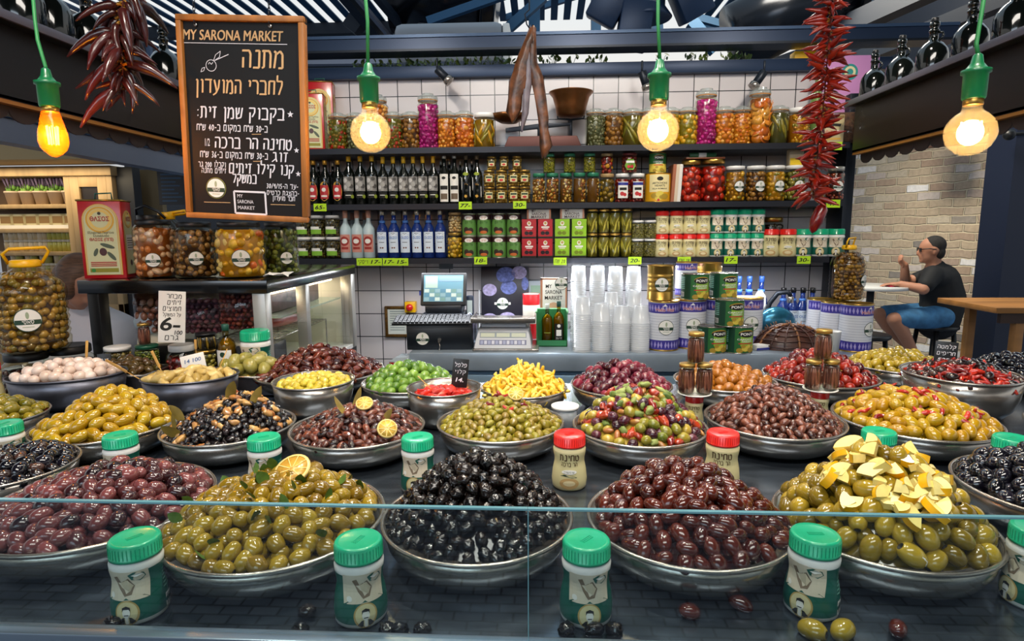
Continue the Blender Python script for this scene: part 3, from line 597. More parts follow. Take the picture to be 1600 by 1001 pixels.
# stray olives on the steel in front of the bowls
for px, py, kd, lab in ((175, 975, 'dried', 'first stray black olive on the steel'), (470, 985, 'dried', 'stray black olive lying before the cracked green olives'), (480, 955, 'dried', 'stray black olive half in shadow before the cracked olives'),
    (605, 985, 'dried', 'stray black olive next to the second tahini jar'), (625, 988, 'dried', 'stray wrinkled olive in the row right of the second tahini jar'), (660, 985, 'dried', 'stray black olive last in the row before the dried olives'),
    (885, 990, 'dried', 'stray black olive lying before the third tahini jar'), (928, 990, 'dried', 'stray black olive close beside the third tahini jar'), (960, 985, 'dried', 'stray wrinkled olive to the right of the third tahini jar'),
    (1078, 955, 'kalamata', 'stray brown olive on the steel before the kalamata bowl'), (1157, 942, 'kalamata', 'stray brown olive on the steel under the kalamata rim'),
    (1270, 990, 'pitted', 'stray green olive lying before the fourth tahini jar'), (1317, 985, 'pitted', 'stray green olive on the steel before the lemon-topped bowl'), (1403, 982, 'kalamata', 'stray brown olive on the steel before the lemon-topped bowl')):
    q = at(px, min(py, 984), z=ZB+.009); q.y = max(q.y, .735)
    o = put(kd, q, rot_to((random.uniform(-1, 1), random.uniform(-1, 1), .1)), lab, 'stray olives on the counter'); 
# ------------------------------------------------------------ tahini jars
TJ = [(0, 0), (.033, 0), (.0365, .004), (.0375, .020), (.0355, .040), (.0318, .058), (.0318, .066), (.0345, .080), (.0350, .086), (.0315, .094), (.030, .096)]
def jar_lid(m, r=.0335, z0=.093, z1=.118):
    mb = MB().lathe([(r*.93, z0), (r*1.02, z0), (r*1.02, z0+.004), (r, z0+.0045), (r, z1-.003), (r*.93, z1), (r*.80, z1-.0012), (0, z1-.0012)], m, 40)
    for k in range(40): a = 2*pi*k/40; mb.box(-.0006, .0006, -r-.0006, -r+.001, z0+.005, z1-.005, m, Matrix.Rotation(a, 4, 'Z'))
    for k in (-1, 0, 1): mb.box(-.011, .011, k*.003-.0009, k*.003+.0009, z1-.0012, z1-.0004, m, Matrix.Rotation(.8, 4, 'Z'))
    return mb
def green_jar():
    rf0 = radius_of(TJ); rf = lambda z: rf0(z)+.0005; d = Decal()
    d.rect(-.030, .030, .040, .082, mat('tahini_cream', '#d8cbb4', .5), 0, 10, 8)
    d.poly([(-.03, .04), (-.022, .044), (-.004, .041), (0, .044), (.004, .041), (.022, .045), (.03, .04), (.03, .036), (-.03, .036)], DGREEN, 1)
    d.poly([(.004, .077), (.012, .081), (.024, .078), (.026, .072), (.018, .066), (.008, .069)], DGREEN, 1); d.poly([(.008, .076), (.016, .079), (.023, .076), (.014, .073)], PAPER, 2)
    sp = mat('spoon_print', '#7d6a55', .6); sl = mat('spoon_light', '#c9bba0', .6)
    d.poly([(-.016, .074), (-.010, .076), (-.006, .066), (.004, .072), (.011, .060), (.007, .048), (-.002, .046), (-.008, .056), (-.012, .066)], sp, 1); d.poly([(-.006, .066), (.003, .070), (.009, .060), (.005, .052), (-.003, .058)], sl, 2)
    d.disc(-.021, .047, .004, .004, PAPER, 1, seg=10)
    em = mat('emblem_gold', '#b79a5a', .5); ec = mat('emblem_cream', '#d8cc9c', .5)
    d.disc(0, .022, .0165, .0185, em, 1); d.disc(0, .023, .0140, .0160, ec, 2); d.poly([(-.011, .010), (-.006, .016), (0, .017), (.006, .016), (.011, .010), (.006, .007), (-.006, .007)], INK, 3)
    d.disc(0, .0235, .0050, .0075, PAPER, 4, seg=14); d.poly([(-.0052, .025), (-.005, .031), (0, .0335), (.005, .031), (.0052, .025), (.0035, .0285), (-.0035, .0285)], INK, 5); d.rect(-.0028, .0028, .0195, .0208, INK, 5, 1); d.rect(-.002, .002, .0062, .0185, PAPER, 4, 1)
    d.text('טחינה', 0, .0035, .0042, PAPER, 1, 0, .022)
    lab = MB().lathe([(rf0(z)+.0003, z) for z in (.003, .012, .020, .030, .040, .050, .058, .066, .074, .080)], DGREEN, 40); d.onto(lab, rf, eps=.00035)
    bc = Decal().rect(.055, .075, .010, .030, PAPER, 0, 4)
    for k in range(7): bc.rect(.057+k*.0025, .0582+k*.0025, .012, .028, INK, 1, 1)
    for k in range(6): bc.rect(.052, .078, .040+k*.005, .0415+k*.005, mat('label_small_print', '#7fb8a6', .5), 0, 3)
    bc.onto(lab, rf, eps=.00035); 
    return [('body', MB().lathe(TJ, WHITE, 40)), ('label', lab, 0), ('lid', jar_lid(GREEN))]
def red_jar():
    rf0 = radius_of(TJ); rf = lambda z: rf0(z)+.0005; d = Decal(); br = mat('tahini_brown', '#4a2a12', .5)
    d.text('טחינת', 0, .067, .0195, br, 1, .03, .042); d.text('הר ברכה', 0, .055, .0115, br, 1, .02, .034)
    d.disc(0, .043, .016, .0048, PAPER, 1); d.text('שומשום', 0, .0412, .005, LOGOG, 2, 0, .022)
    d.poly([(-.020, .034), (-.010, .0375), (.006, .036), (.018, .031), (.006, .031), (-.004, .0335)], LOGOG, 1); d.disc(0, .018, .021, .012, mat('hummus_print', '#c2a069', .5), 1); d.disc(0, .019, .013, .006, mat('hummus_light', '#e2d2a4', .5), 2)
    lab = MB().lathe([(rf0(z)+.0003, z) for z in (.003, .012, .020, .030, .040, .050, .058, .066, .074, .080, .088)], mat('tahini_label_cream', '#d9cf9a', .45), 40); d.onto(lab, rf, eps=.00035)
    return [('body', MB().lathe(TJ, CREAM, 40)), ('label', lab, 0), ('lid', jar_lid(RED))]
def tj(col, x, y, z, label, group, turn=0.0, rot=None, s=1.0):
    nm = 'tahini_jar'; return inst(col+'_jar', green_jar if col == 'green' else red_jar, nm, label, 'jar', (x, y, z), face_cam(x, y)+turn, group, rot, s)
for i, (px, v, turn) in enumerate(((222, 955, -.5), (565, 960, .15), (915, 960, .15), (1266, 950, -.35), (1594, 925, -.8))):
    q = at(px, v, z=ZB) if i < 4 else Vector((.722, .872, 0)); tj('green', q.x, q.y, ZB, ORD[i]+' green tahini jar along the glass guard counting from the purple olives', 'tahini jars along the glass', turn)
for px, v, col, lab, turn in ((187, 678, 'green', 'green-lidded tahini jar below the golden green olives', -.75), (412, 681, 'green', 'green-lidded tahini jar between tiny black olives and cracked olives', -.7), (652, 681, 'green', 'green-lidded tahini jar between the bay leaf olives and little green olives', -.3),
    (890, 676, 'red', 'red-lidded tahini jar between the little green olives and the salad', 0), (1130, 674, 'red', 'red-lidded tahini jar below the rosy olives, beside the salad', 0), (1374, 672, 'green', 'tahini jar sunk behind the lemon pieces, only its green lid showing', 0), (1582, 682, 'green', 'green-lidded tahini jar behind the shiny black olives', .5)):
    q = at(px, v, z=ZB+.118); tj(col, q.x, q.y, ZB, lab, 'tahini jars between the bowls', turn)
tj('green', -1.245, 1.295, ZB, 'green-lidded tahini jar cut by the edge below the stuffed olives', 'tahini jars between the bowls', 0)
tj('red', -1.82, 1.85, ZB, 'red-lidded cream tahini jar cut by the edge below the big bottle', 'tahini jars between the bowls', .1, s=1.15)
# ------------------------------------------------------------ preserves in jars
def cols(*hs): return [mat('preserve'+h, h, .22, coat=.5, var=.2, vscale=50) for h in hs]
def fill(r, z0, z1, style, ms, seed=1, core='#6a5012', n=60, size=.008, rf=None):
    """what a jar holds: brine or oil core with the pieces pressed against the glass"""
    rr = random.Random(seed); cm = mat('brine'+core, core, .2, coat=.4, var=.15, vscale=30); mb = MB(); rc = r*.90
    if rf: mb.lathe([(0, z0)]+[(rf(z)*.90, z) for z in np.linspace(z0, z1, 12)]+[(0, z1)], cm, 24)
    else: mb.lathe([(0, z0), (rc*.9, z0), (rc, z0+.003), (rc, z1-.004), (rc*.96, z1), (0, z1)], cm, 20)
    if style in ('ball', 'olive', 'chunk'):
        rows = max(1, int((z1-z0)/(size*1.5))); per = max(5, int(2*pi*r/(size*1.85)))
        for j in range(rows):
            for k in range(per):
                a = 2*pi*(k+.5*(j % 2))/per+rr.uniform(-.32, .32)*2*pi/per
                if cos(a+pi/2) and sin(a) > .45: continue
                s = size*rr.uniform(.78, 1.16); z = z0+(z1-z0)*(j+.5)/rows+rr.uniform(-.5, .5)*size; e = Euler((rr.uniform(0, 3), rr.uniform(0, 3), 0)).to_matrix()
                sc = (s, s, s) if style == 'ball' else ((s*.8, s*.8, s*1.15) if style == 'olive' else (s*rr.uniform(.6, 1.2), s*rr.uniform(.6, 1.2), s*rr.uniform(.5, 1.1)))
                z = min(max(z, z0+s*.7), z1-s*.7); q = (rf(z) if rf else r)-s*.86-.0006
                mb.ell((q*cos(a), q*sin(a), z), sc, ms[rr.randrange(len(ms))], 8, 6, e)
    elif style in ('strip', 'pepper'):
        per = int(2*pi*r/(size*1.7))
        for k in range(per):
            a = 2*pi*k/per
            if sin(a) > .5: continue
            tl = rr.uniform(-.2, .2) if style == 'strip' else rr.uniform(-.7, .7); L = (z1-z0)*(.47 if style == 'strip' else rr.uniform(.22, .34)); zc = (z0+z1)/2 if style == 'strip' else rr.uniform(z0+L, z1-L)
            q = r-size*.9; mb.tube([(q*cos(a+tl*t), q*sin(a+tl*t), zc+L*t) for t in (-1, -.5, 0, .5, 1)], [size*.45, size*.85, size*.9, size*.8, size*.4], ms[rr.randrange(len(ms))], 6)
    elif style == 'slice':
        rows = int((z1-z0)/(size*.9))
        for j in range(rows):
            for k in range(4):
                a = -pi/2+(k-1.5)*.85+rr.uniform(-.2, .2); z = z0+(z1-z0)*(j+.5)/rows; q = r-.003
                mb.lathe([(0, -.0012), (size, -.0012), (size, .0012), (0, .0012)], ms[rr.randrange(len(ms))], 12, Matrix.Translation((q*cos(a), q*sin(a), min(max(z, z0+size), z1-size))) @ (rot_to((cos(a), sin(a), rr.uniform(-.5, .5))).to_4x4()))
    return mb
def clampjar(r, h, style, ms, core, size, seed):
    def b():
        g = [(0, .001), (r*.9, .001), (r, .006), (r, h*.74), (r*.96, h*.80), (r*.84, h*.845), (r*.84, h*.87)]
        w = MB(); z = h*.85
        w.tube([(r*.87*cos(2*pi*i/20), r*.87*sin(2*pi*i/20), z) for i in range(20)], .0011, STEEL, 5, closed=True)
        w.tube([(r*.9, -.004, z), (r*1.12, -.002, z-.012), (r*1.10, 0, z-.024), (r*1.02, .004, z-.008), (r*.7, .006, h*.97)], .0012, STEEL, 5)
        return [('glass_body', MB().lathe(g, JARG, 28)), ('contents', fill(r*.97, .004, h*.80, style, ms, seed, core, size=size), None, 'stuff'),
                ('seal', MB().lathe([(r*.84, h*.868), (r*.90, h*.868), (r*.90, h*.885), (r*.84, h*.885)], mat('rubber_seal', '#c98a4a', .6), 24)),
                ('glass_lid', MB().lathe([(0, h*.885), (r*.92, h*.885), (r*.94, h*.90), (r*.90, h*.95), (r*.6, h*.965), (r*.55, h*1.0), (0, h*1.0)], glass('lid_glass', '#eef2ee', 1.5, .03, '#c9d0cc', .25), 24)), ('clamp', w, 3)]
    return b
def screwjar(r, h, style, ms, core, size, seed, lid=WHITE, label=None, flatlid=.10):
    def b():
        n = h*(1-flatlid); g = [(0, .001), (r*.9, .001), (r, .005), (r, n*.86), (r*.94, n*.93), (r*.84, n*.97), (r*.84, n)]
        out = [('glass_body', MB().lathe(g, JARG, 28)), ('contents', fill(r*.97, .004, n*.90, style, ms, seed, core, size=size), None, 'stuff'),
               ('lid', MB().lathe([(0, n*.97), (r*.92, n*.97), (r*.92, h*.99), (r*.88, h), (0, h)], lid, 28))]
        if label: out.append(('label', label(lambda z: r+.0005).mb(lambda z: r+.0008), 0))
        return out
    return b
# ------------------------------------------------------------ the towers of anchovy jars
ANCH = cols('#6e3e36', '#824e42', '#905e50', '#5a342e')
def tower(px, x, y, word):
    base = inst('red_jar', red_jar, 'tahini_jar', 'red-lidded jar carrying the '+word+' tower of anchovy jars', 'jar', (x, y, ZB), face_cam(x, y), 'jars under the anchovy towers', scale=.72); zt = ZB+.118*.72
    s = thing('saucer', 'white saucer under the '+word+' tower of anchovy jars', 'saucer', (x, y, zt+.0005)); part('dish', MB().lathe([(0, 0), (.030, 0), (.047, .006), (.047, .008), (.030, .003), (0, .003)], WHITE, 32), s)
    for k, dx in enumerate((-.0245, .0245)): inst('anchovy', screwjar(.0235, .088, 'strip', ANCH, '#4a2a24', .0052, 5, mat('anchovy_lid', '#c9a45a', .3, .8), None, .09), 'anchovy_jar', ('left' if k == 0 else 'right')+' lower jar of anchovy fillets in the '+word+' tower', 'jar', (x+dx, y-.004, zt+.0055), .3*k, 'anchovy jars')
    inst('anchovy', None, 'anchovy_jar', 'jar of anchovy fillets standing on the two others in the '+word+' tower', 'jar', (x-.002, y-.004, zt+.094), .2, 'anchovy jars')
tower(1083, .428, 1.70, 'first'); tower(1280, .800, 1.755, 'second')
q = at(883, 633, z=1.105); t = thing('plastic_tub', 'small tub with a flat white lid behind the first red-lidded jar', 'tub', (q.x, q.y, ZB))
part('tub_body', MB().lathe([(0, 0), (.032, 0), (.035, .05), (0, .05)], PLAST, 28), t); part('lid', MB().lathe([(0, .046), (.039, .046), (.040, .055), (.036, .056), (.030, .054), (.004, .054), (.004, .057), (0, .057)], WHITE, 32), t)
# ------------------------------------------------------------ picks, signs and tags on the front counter
def pick(px0, py0, px1, py1, y, label, flag=True):
    a, b = at(px0, py0, y=y+.02), at(px1, py1, y=y); t = thing('wooden_pick', label, 'pick', b); w = mat('pick_wood', '#c99a4e', .6, var=.2, vscale=40); a = a-b; mb = MB()
    mb.tube([(0, 0, 0)-a*.25 if False else -a*.3, a*.55], .0014, w, 6); part('stick', mb, t)
    R = rot_to(a.normalized()).to_4x4()
    if flag: part('paddle', MB().box(-.0045, .0045, -.001, .001, a.length*.5, a.length, w, R), t, .0008)
pick(165, 562, 232, 690 if False else 600, 1.80, 'short wooden pick leaning at the near end of the pickled onions'); pick(136, 532, 134, 582, 1.86, 'upright wooden pick in the middle of the pickled onions')
pick(237, 548, 262, 600, 1.80, 'wooden pick with a paddle leaning in the artichokes'); pick(365, 520, 343, 575, 1.86, 'long thin wooden pick at the far end of the artichokes', False); pick(305, 530, 307, 560, 2.05, 'wooden pick standing in the giant pale olives'); pick(641, 576, 668, 602, 1.69, 'thin pale pick leaning in the red peppers', False)
def card(name, px, py0, py1, y, w, lines, ink, bg, label, tilt=-.12, lean=0.0, cat='sign', frame=None):
    p0, p1 = at(px, py1, y=y), at(px, py0, y=y); h = p1.z-p0.z; t = thing(name, label, cat, p0, rot=(tilt, lean, face_cam(p0.x, p0.y)*.6)); mb = MB().box(-w/2, w/2, 0, .003, 0, h, bg)
    d = Decal()
    for s, z, sz, x, wd in lines: d.text(s, x*w, z*h, sz*h, ink, 0, .02, wd*w if wd else None, .15)
    part('board', mb, t, .001); part('lettering', d.mb(None, 0.0), t)
    return t
card('price_sign', 268, 455, 535, 2.03, .085, [('מבחר', .86, .12, .08, .55), ('זיתים', .74, .12, .08, .5), ('חמוצים', .62, .12, 0, .66), ('על המשקל', .51, .09, 0, .66), ('6-', .24, .36, -.05, .75), ('100', .16, .11, .25, .3), ('גרם', .05, .13, 0, .5)], INK, PAPER, 'tall white price sign for mixed pickled olives above the red jar', -.05, .08)
card('price_sign', 305, 553, 580, 1.93, .075, [('14 100', .55, .30, 0, .7), ('גרם', .15, .3, 0, .5)], mat('blue_ink', '#4a6a9a', .7), PAPER, 'small white price tag tilted over the artichokes', -.3, -.2)
card('chalk_sign', 165, 553, 592, 1.99, .042, [('זית', .65, .22, 0, .6), ('סורי', .38, .22, 0, .7), ('9', .1, .22, 0, .2)], CHALK, BLACK, 'small black chalk sign in the brown green olives', -.1)
card('chalk_sign', 717, 561, 605, 1.71, .046, [('פלפל', .72, .17, 0, .75), ('קלוי', .48, .17, 0, .7), ('14.', .2, .2, 0, .5)], CHALK, BLACK, 'tall black chalk sign standing in the red peppers', -.1, .1)
card('chalk_sign', 1475, 534, 577, 1.86, .058, [('קלמטה', .75, .17, 0, .8), ('חריפים', .52, .17, 0, .8), ('5050', .3, .16, 0, .7), ('9', .04, .2, -.2, .2)], CHALK, BLACK, 'black chalk sign standing in the dark chilli mix', -.08, .04)
# ------------------------------------------------------------ the glass case of the deli with everything on it
CX0, CX1, CY0, CY1, CZ0, CZ1 = -1.72, -1.03, 2.20, 3.25, 1.375, 1.425
case = thing('display_case', 'refrigerated glass display case with a thick black top', 'display case', (CX0, CY0, 0))
W_, D_ = CX1-CX0, CY1-CY0; ALU = mat('case_aluminium', '#b4b2ac', .35, .6)
part('top', MB().box(-.03, W_+.01, -.01, D_, CZ0, CZ1, mat('black_gloss', '#0c0d10', .18, coat=.4)), case, .004)
part('body', MB().box(0, W_, .04, D_, 0.0, .98, BLACK), case)
part('inner_back', MB().box(0.0, .01, .3, D_-.02, .98, CZ0, WHITE), case); part('inner_floor', MB().box(0, W_, .02, D_, .98, 1.0, WHITE), case); part('end_panel', MB().box(0, W_, D_-.012, D_, .98, CZ0, mat('case_tile_white', '#e6e0cf', .3)), case)
part('side_pane', MB().box(W_-.012, W_-.006, .06, D_-.06, 1.0, CZ0, GLASS), case); part('front_pane', MB().box(.05, W_-.05, .02, .026, 1.0, CZ0, GLASS), case)
for x, y, w, n in ((W_-.055, .0, .05, 'front_post'), (W_-.055, .40, .045, 'middle_post'), (W_-.055, D_-.06, .06, 'rear_post')): part(n, MB().box(x, x+w, y, y+w, .98, CZ0, ALU), case, .003)
part('black_post', MB().box(0.0, .045, -.004, .05, .98, CZ0, BLACK), case, .003)
part('glass_shelf', MB().box(.05, W_-.06, .25, D_-.05, 1.245, 1.253, glass('shelf_glass', '#dcefe8', 1.45, .03, '#cfe4dc', .25)), case)
part('light_tube', MB().cyl(.010, 0, D_-.2, mat('case_tube', '#fff2d0', .5, emit=9.0, ecol='#ffe6b4'), 10, Matrix.Translation((W_-.10, .12, CZ0-.02)) @ Matrix.Rotation(-pi/2, 4, 'X')), case)
# meat and wire rack in the case
t = thing('cured_meat', 'red cured meat joint lying on a rack in the glass case', 'meat', (CX1-.24, CY0+.62, 1.155)); mt = mat('cured_meat_skin', '#b04a34', .4, var=.6, vscale=14, coat=.3)
mb = MB().ell((0, 0, .045), (.09, .20, .045), mt, 20, 12); mb.v = [(x*(1+.15*sin(y*30)), y, z*(1-.8*max(0, y))) for x, y, z in mb.v]; part('joint', mb, t)
t = thing('wire_rack', 'wire rack inside the glass case below the cured meat', 'rack', (CX1-.25, CY0+.60, 1.13)); mb = MB()
for k in range(14): mb.tube([(-.12, -.28+k*.043, .02), (.14, -.28+k*.043, .02)], .0025, STEEL, 5)
part('wires', mb, t); mb = MB()
for x in (-.12, .14): mb.tube([(x, -.3, -.13), (x, -.3, .018), (x, .3, .018), (x, .3, -.13)], .004, STEEL, 6)
part('frame', mb, t)
t = thing('bottle_crate', 'dark crate of preserves on the upper glass shelf of the case', 'crate', (CX1-.28, CY0+.3, 1.254)); part('crate_body', MB().box(-.10, .14, 0, .6, 0, .08, mat('crate_dark', '#4a3a44', .4, var=.7, vscale=25)), t, .004)  # crate in a dark, mottled colour
# vacuum bags of olives behind the front pane
def bag(x0, x1, z0, z1, y, pal, label, seed, size=.015):
    t = thing('olive_bag', label, 'bag', ((x0+x1)/2, y, z0), 0, 'vacuum bags in the glass case'); w, h = (x1-x0)/2, z1-z0; rr = random.Random(seed); ms = cols(*pal); mb = MB(); n = 0
    for j in range(int(h/(size*1.6))):
        for k in range(int(2*w/(size*1.9))):
            x = -w+size+k*size*1.9+(j % 2)*size; z = size+j*size*1.6; u = max(0.05, 1-(x/w)**2)*max(0.05, 1-((z-h/2)/(h/2))**2); yy = -.035*u**.5
            if abs(x) < w-size*.6 and z < h-size: mb.ell((x, yy, z), (size*.8, size*.8, size*1.05), ms[rr.randrange(len(ms))], 8, 6, Euler((rr.uniform(0, 3), rr.uniform(0, 3), 0)).to_matrix())
    mb.box(-w*.95, w*.95, -.012, .01, .006, h*.97, ms[0]); part('contents', mb, t, kind='stuff')
    N = 12; v = []; f = []
    for j in range(N+1):
        for i in range(N+1):
            x, z = -w+2*w*i/N, h*j/N; u = max(0, 1-(x/w)**2)*max(0, 1-((z-h/2)/(h/2))**2); v.append((x, -.018-.040*u**.5+.003*sin(i*2.1+j*1.3), z))
    part('film', MB().add(v, [(j*(N+1)+i, j*(N+1)+i+1, (j+1)*(N+1)+i+1, (j+1)*(N+1)+i) for j in range(N) for i in range(N)], glass('vacuum_film', '#f2eef2', 1.45, .06)), t)
PU = ('#4a2430', '#683644', '#7c4650'); by = CY0+.12; sh = .05
for (a, b, c, d, pal, lab, sz) in ((217, 285, 441, 520, ('#5c3626', '#805440', '#94684c'), 'vacuum bag of large brown olives behind the white price sign', .017), (270, 345, 436, 475, ('#8a764c', '#6a4040', '#7c464c'), 'vacuum bag of mixed olives lying behind the olive oil bottle', .014), (292, 345, 470, 520, PU, 'dark vacuum bag of purple olives above the stacked olive jar', .012), (347, 402, 434, 515, ('#5c2022', '#82322c', '#9a4a34'), 'tall vacuum bag of red brown olives at the case corner', .011)):
    p, q = at(a, d, y=by), at(b, c, y=by); bag(p.x, q.x, max(p.z, 1.165), min(q.z, 1.368), by+(.02 if sz == .014 else 0), pal, lab, int(a), sz)
t = thing('storage_box', 'black box inside the case that the olive bags stand on', 'box', (CX0+.30, CY0+.13, 1.0)); part('box_body', MB().box(-.14, .36, -.07, .09, 0, .164, BLACK), t, .004)
t = thing('reflection_bundle', 'made-up parcel with a pale blue cloth behind the case front', 'bundle', (CX0+.155, CY0+.16, 1.0)); mb = MB().ell((0, 0, .13), (.085, .06, .15), mat('reflection_cream', '#d9d0b4', .6, var=.3, vscale=12), 20, 14); part('cream_form', mb, t)  # made-up bundle; its colours imitate a reflection in the case glass
mb = MB().ell((-.01, -.055, .245), (.05, .02, .045), mat('reflection_blue', '#b9cfd4', .7), 14, 8, Euler((0, .6, 0)).to_matrix()); part('patch', mb, t)
# ------------------------------------------------------------ on top of the case: tin and big jars
THASOS = dict()
def tin(w, d, h, decals):
    mb = MB().box(-w/2, w/2, -d/2, d/2, 0, h, REDT); return mb
def oil_tin(name, label, loc, rz, w, d, h, small=False):
    t = thing(name, label, 'tin', loc, rz, 'red olive oil tins'); part('tin_body', tin(w, d, h, None), t, .004)
    part('seam_rim', MB().tube([(-w/2, -d/2, h-.002), (w/2, -d/2, h-.002), (w/2, d/2, h-.002), (-w/2, d/2, h-.002)], .004, GOLD, 6, closed=True), t)
    D = Decal(); tc_ = mat('tin_cream', '#cfd0a2', .5); tg = mat('tin_gold', '#d6a52e', .45); tr = mat('tin_text_red', '#a8161c', .5); tk = mat('tin_text_dark', '#3a3420', .5); tl = mat('tin_leaf', '#4f5a46', .5)
    def face(w, small):
        D = Decal(); pts = lambda k: [(-w*k, h*.05+(.41-k)*h*.1), (w*k, h*.05+(.41-k)*h*.1)]+[(w*k*cos(a), h*.74+w*k*sin(a)*1.0) for a in np.linspace(0, pi, 15)]+[]
        D.poly(pts(.42), tg, 0); D.poly(pts(.40), tc_, 1); D.poly(pts(.385), tg, 2); D.poly(pts(.37), tc_, 3); r = w*.33
        D.disc(0, h*.75, r, r, tg, 4); D.disc(0, h*.75, r*.86, r*.86, tc_, 5); D.disc(0, h*.75, r*.82, r*.82, mat('tin_gold_light', '#e4c465', .45), 6, .74); D.text('ΘΑΣΟΣ', 0, h*.735, h*.075, tr, 7, .03, r*1.35); D.disc(0, h*.83, r*.12, r*.12, tk, 7)
        if not small:
            D.text('Εξαιρετικό Παρθένο', 0, h*.575, h*.04, tk, 5, .01, w*.60); D.text('Ελαιόλαδο', 0, h*.535, h*.04, tk, 5, .01, w*.36); D.text('ΘΑΣΟΣ (ΠΓΕ)', 0, h*.485, h*.05, tr, 5, .03, w*.55)
            for cx, cz, rx, rz_, a in ((-.16, .34, .045, .10, -.4), (.12, .42, .05, .16, 1.25), (.2, .29, .05, .13, .7)):
                v = np.array([(rx*w*cos(k), rz_*h*.55*sin(k)) for k in np.linspace(0, 2*pi, 13)[:-1]]); R = np.array([[cos(a), -sin(a)], [sin(a), cos(a)]]); D.poly([tuple(R @ p+[cx*w, cz*h]) for p in v], tl, 5)
            D.disc(.01*w, h*.345, w*.085, w*.10, mat('tin_olive', '#4a2422', .4), 6)
            for k in range(3): D.rect(-w*.3, w*.3, h*(.205-k*.022), h*(.217-k*.022), tr, 5, 3)
            D.rect(-w*.33, w*.33, h*.085, h*.135, mat('tin_olive_bar', '#8f8a24', .5), 5); D.disc(-w*.25, h*.11, w*.05, w*.05, mat('organic_green', '#3a8a3a', .5), 6)
        else:
            D.rect(-w*.3, w*.3, h*.36, h*.56, PAPER, 5)
            for k in range(5): D.rect(-w*.25, w*.25, h*(.39+k*.03), h*(.40+k*.03), tk, 6, 2)
            D.disc(0, h*.2, w*.1, w*.12, mat('tin_olive', '#4a2422', .4), 6)
        return D
    part('front_print', face(w, small).mb(None, -d/2), t); mb = MB(); face(d, True).onto(mb, None, 0, M=Matrix.Translation((w/2, 0, 0)) @ Matrix.Rotation(pi/2, 4, 'Z')); part('side_print', mb, t)
    mb = MB().tube([(-.03, 0, h), (-.028, 0, h+.025), (.028, 0, h+.028), (.03, 0, h)], .003, DGREEN, 6); part('handle', mb, t); return t
ZT = CZ1+.0005
p, q = at(143, 438, y=2.27), at(205, 438, y=2.27)
oil_tin('oil_tin', 'large red olive oil tin standing on the corner of the black case top', (at(176, 438, y=2.32).x, 2.315, ZT), radians(14), .150, .095, .300)
LOGO = lambda r, z: (lambda rf: Decal().logo(0, z, r, 0))
def bigjar(r, h, style, ms, core, size, seed, lid=BLACK, lz=.09, sy=1.0):
    def b():
        g = [(0, .001), (r*.88, .001), (r, .014), (r*1.0, h*.78), (r*.95, h*.86), (r*.76, h*.905), (r*.74, h*.93)]
        rf = lambda z: r+.0012
        return [('jar_body', MB().lathe(g, PETG, 36)), ('contents', fill(r*.965, .006, h*.86, style, ms, seed, core, size=size), None, 'stuff'),
                ('lid', MB().lathe([(0, h*.91), (r*.80, h*.91), (r*.82, h*.92), (r*.82, h*.99), (r*.76, h), (0, h)], lid, 32)), ('sticker', Decal().logo(0, h*lz, r*.36, 0).mb(rf), 0)]
    return b
def on_case(px0, px1, v, y): a, b = at(px0, v, y=y), at(px1, v, y=y); return (a.x+b.x)/2, (b.x-a.x)/2
JY = 2.325
x, r = on_case(218, 276, 435, JY); inst('pinkjar', bigjar(r, .225, 'chunk', cols('#d8b496', '#e2c6b0', '#c89c78', '#cc7e46'), '#8a4c1a', .019, 3, BLACK, .32), 'pickle_jar', 'large clear jar of pale pink pickles next to the red tin', 'jar', (x, JY, ZT), face_cam(x, JY)-.15, 'large jars on the case')
x, r = on_case(280, 338, 433, JY); inst('brownjar', bigjar(r, .215, 'olive', cols('#86622e', '#967038', '#a48048', '#745226'), '#3a2410', .0155, 4, BLACK, .36), 'olive_jar', 'large jar of brown olives between the pink and yellow pickles', 'jar', (x, JY, ZT), face_cam(x, JY), 'large jars on the case')
x, r = on_case(342, 415, 430, JY); inst('yellowjar', bigjar(r, .215, 'chunk', cols('#d9a818', '#e8c030', '#e6b41c', '#f0dc8a', '#ecc84a', '#d2641a'), '#b8860c', .020, 5, BLACK, .36), 'pickle_jar', 'large jar of bright yellow pickled cauliflower under the chalkboard', 'jar', (x, JY, ZT), face_cam(x, JY), 'large jars on the case')
x, r = on_case(415, 467, 428, 2.47); inst('greenjar', bigjar(r, .215, 'olive', cols('#55641f', '#6c7c2c', '#7e8a3a', '#5e7024'), '#2a3414', .0165, 6, BLACK, .33), 'olive_jar', 'large jar of green olives at the end of the case', 'jar', (x, 2.47, ZT), face_cam(x, 2.47)+.3, 'large jars on the case')
t = thing('bottle_carrier', 'clear bottle with a yellow handle cap behind the pink pickle jar', 'bottle', (at(268, 430, y=2.62).x, 2.62, ZT))
part('bottle_body', MB().lathe([(0, 0), (.075, 0), (.085, .02), (.085, .16), (.06, .21), (.03, .235)], PETG, 28), t); part('cap', MB().cyl(.034, .232, .262, YELLOW, 24), t); part('handle', MB().tube([(-.02, 0, .255), (.03, 0, .262), (.085, 0, .27), (.09, 0, .256), (.03, 0, .25)], .006, YELLOW, 8), t)
t = thing('jerrycan', 'dark lidded canister with a black handle behind the large jars', 'canister', (at(240, 430, y=2.56).x, 2.56, ZT)); part('can_body', MB().lathe([(0, 0), (.07, 0), (.075, .02), (.075, .18), (.045, .22)], mat('smoky_plastic', '#4a4038', .2, coat=.4), 28), t)
part('cap', MB().cyl(.045, .215, .25, BLACK, 24), t); part('handle', MB().tube([(-.05, 0, .23), (-.045, -.01, .275), (0, -.015, .29), (.05, -.01, .265), (.075, 0, .235)], .006, BLACK, 8), t)
t = thing('paper_wrap', 'crumpled white paper scrap on the edge of the case', 'paper', (at(425, 432, y=2.26).x, 2.30, ZT)); mb = MB()
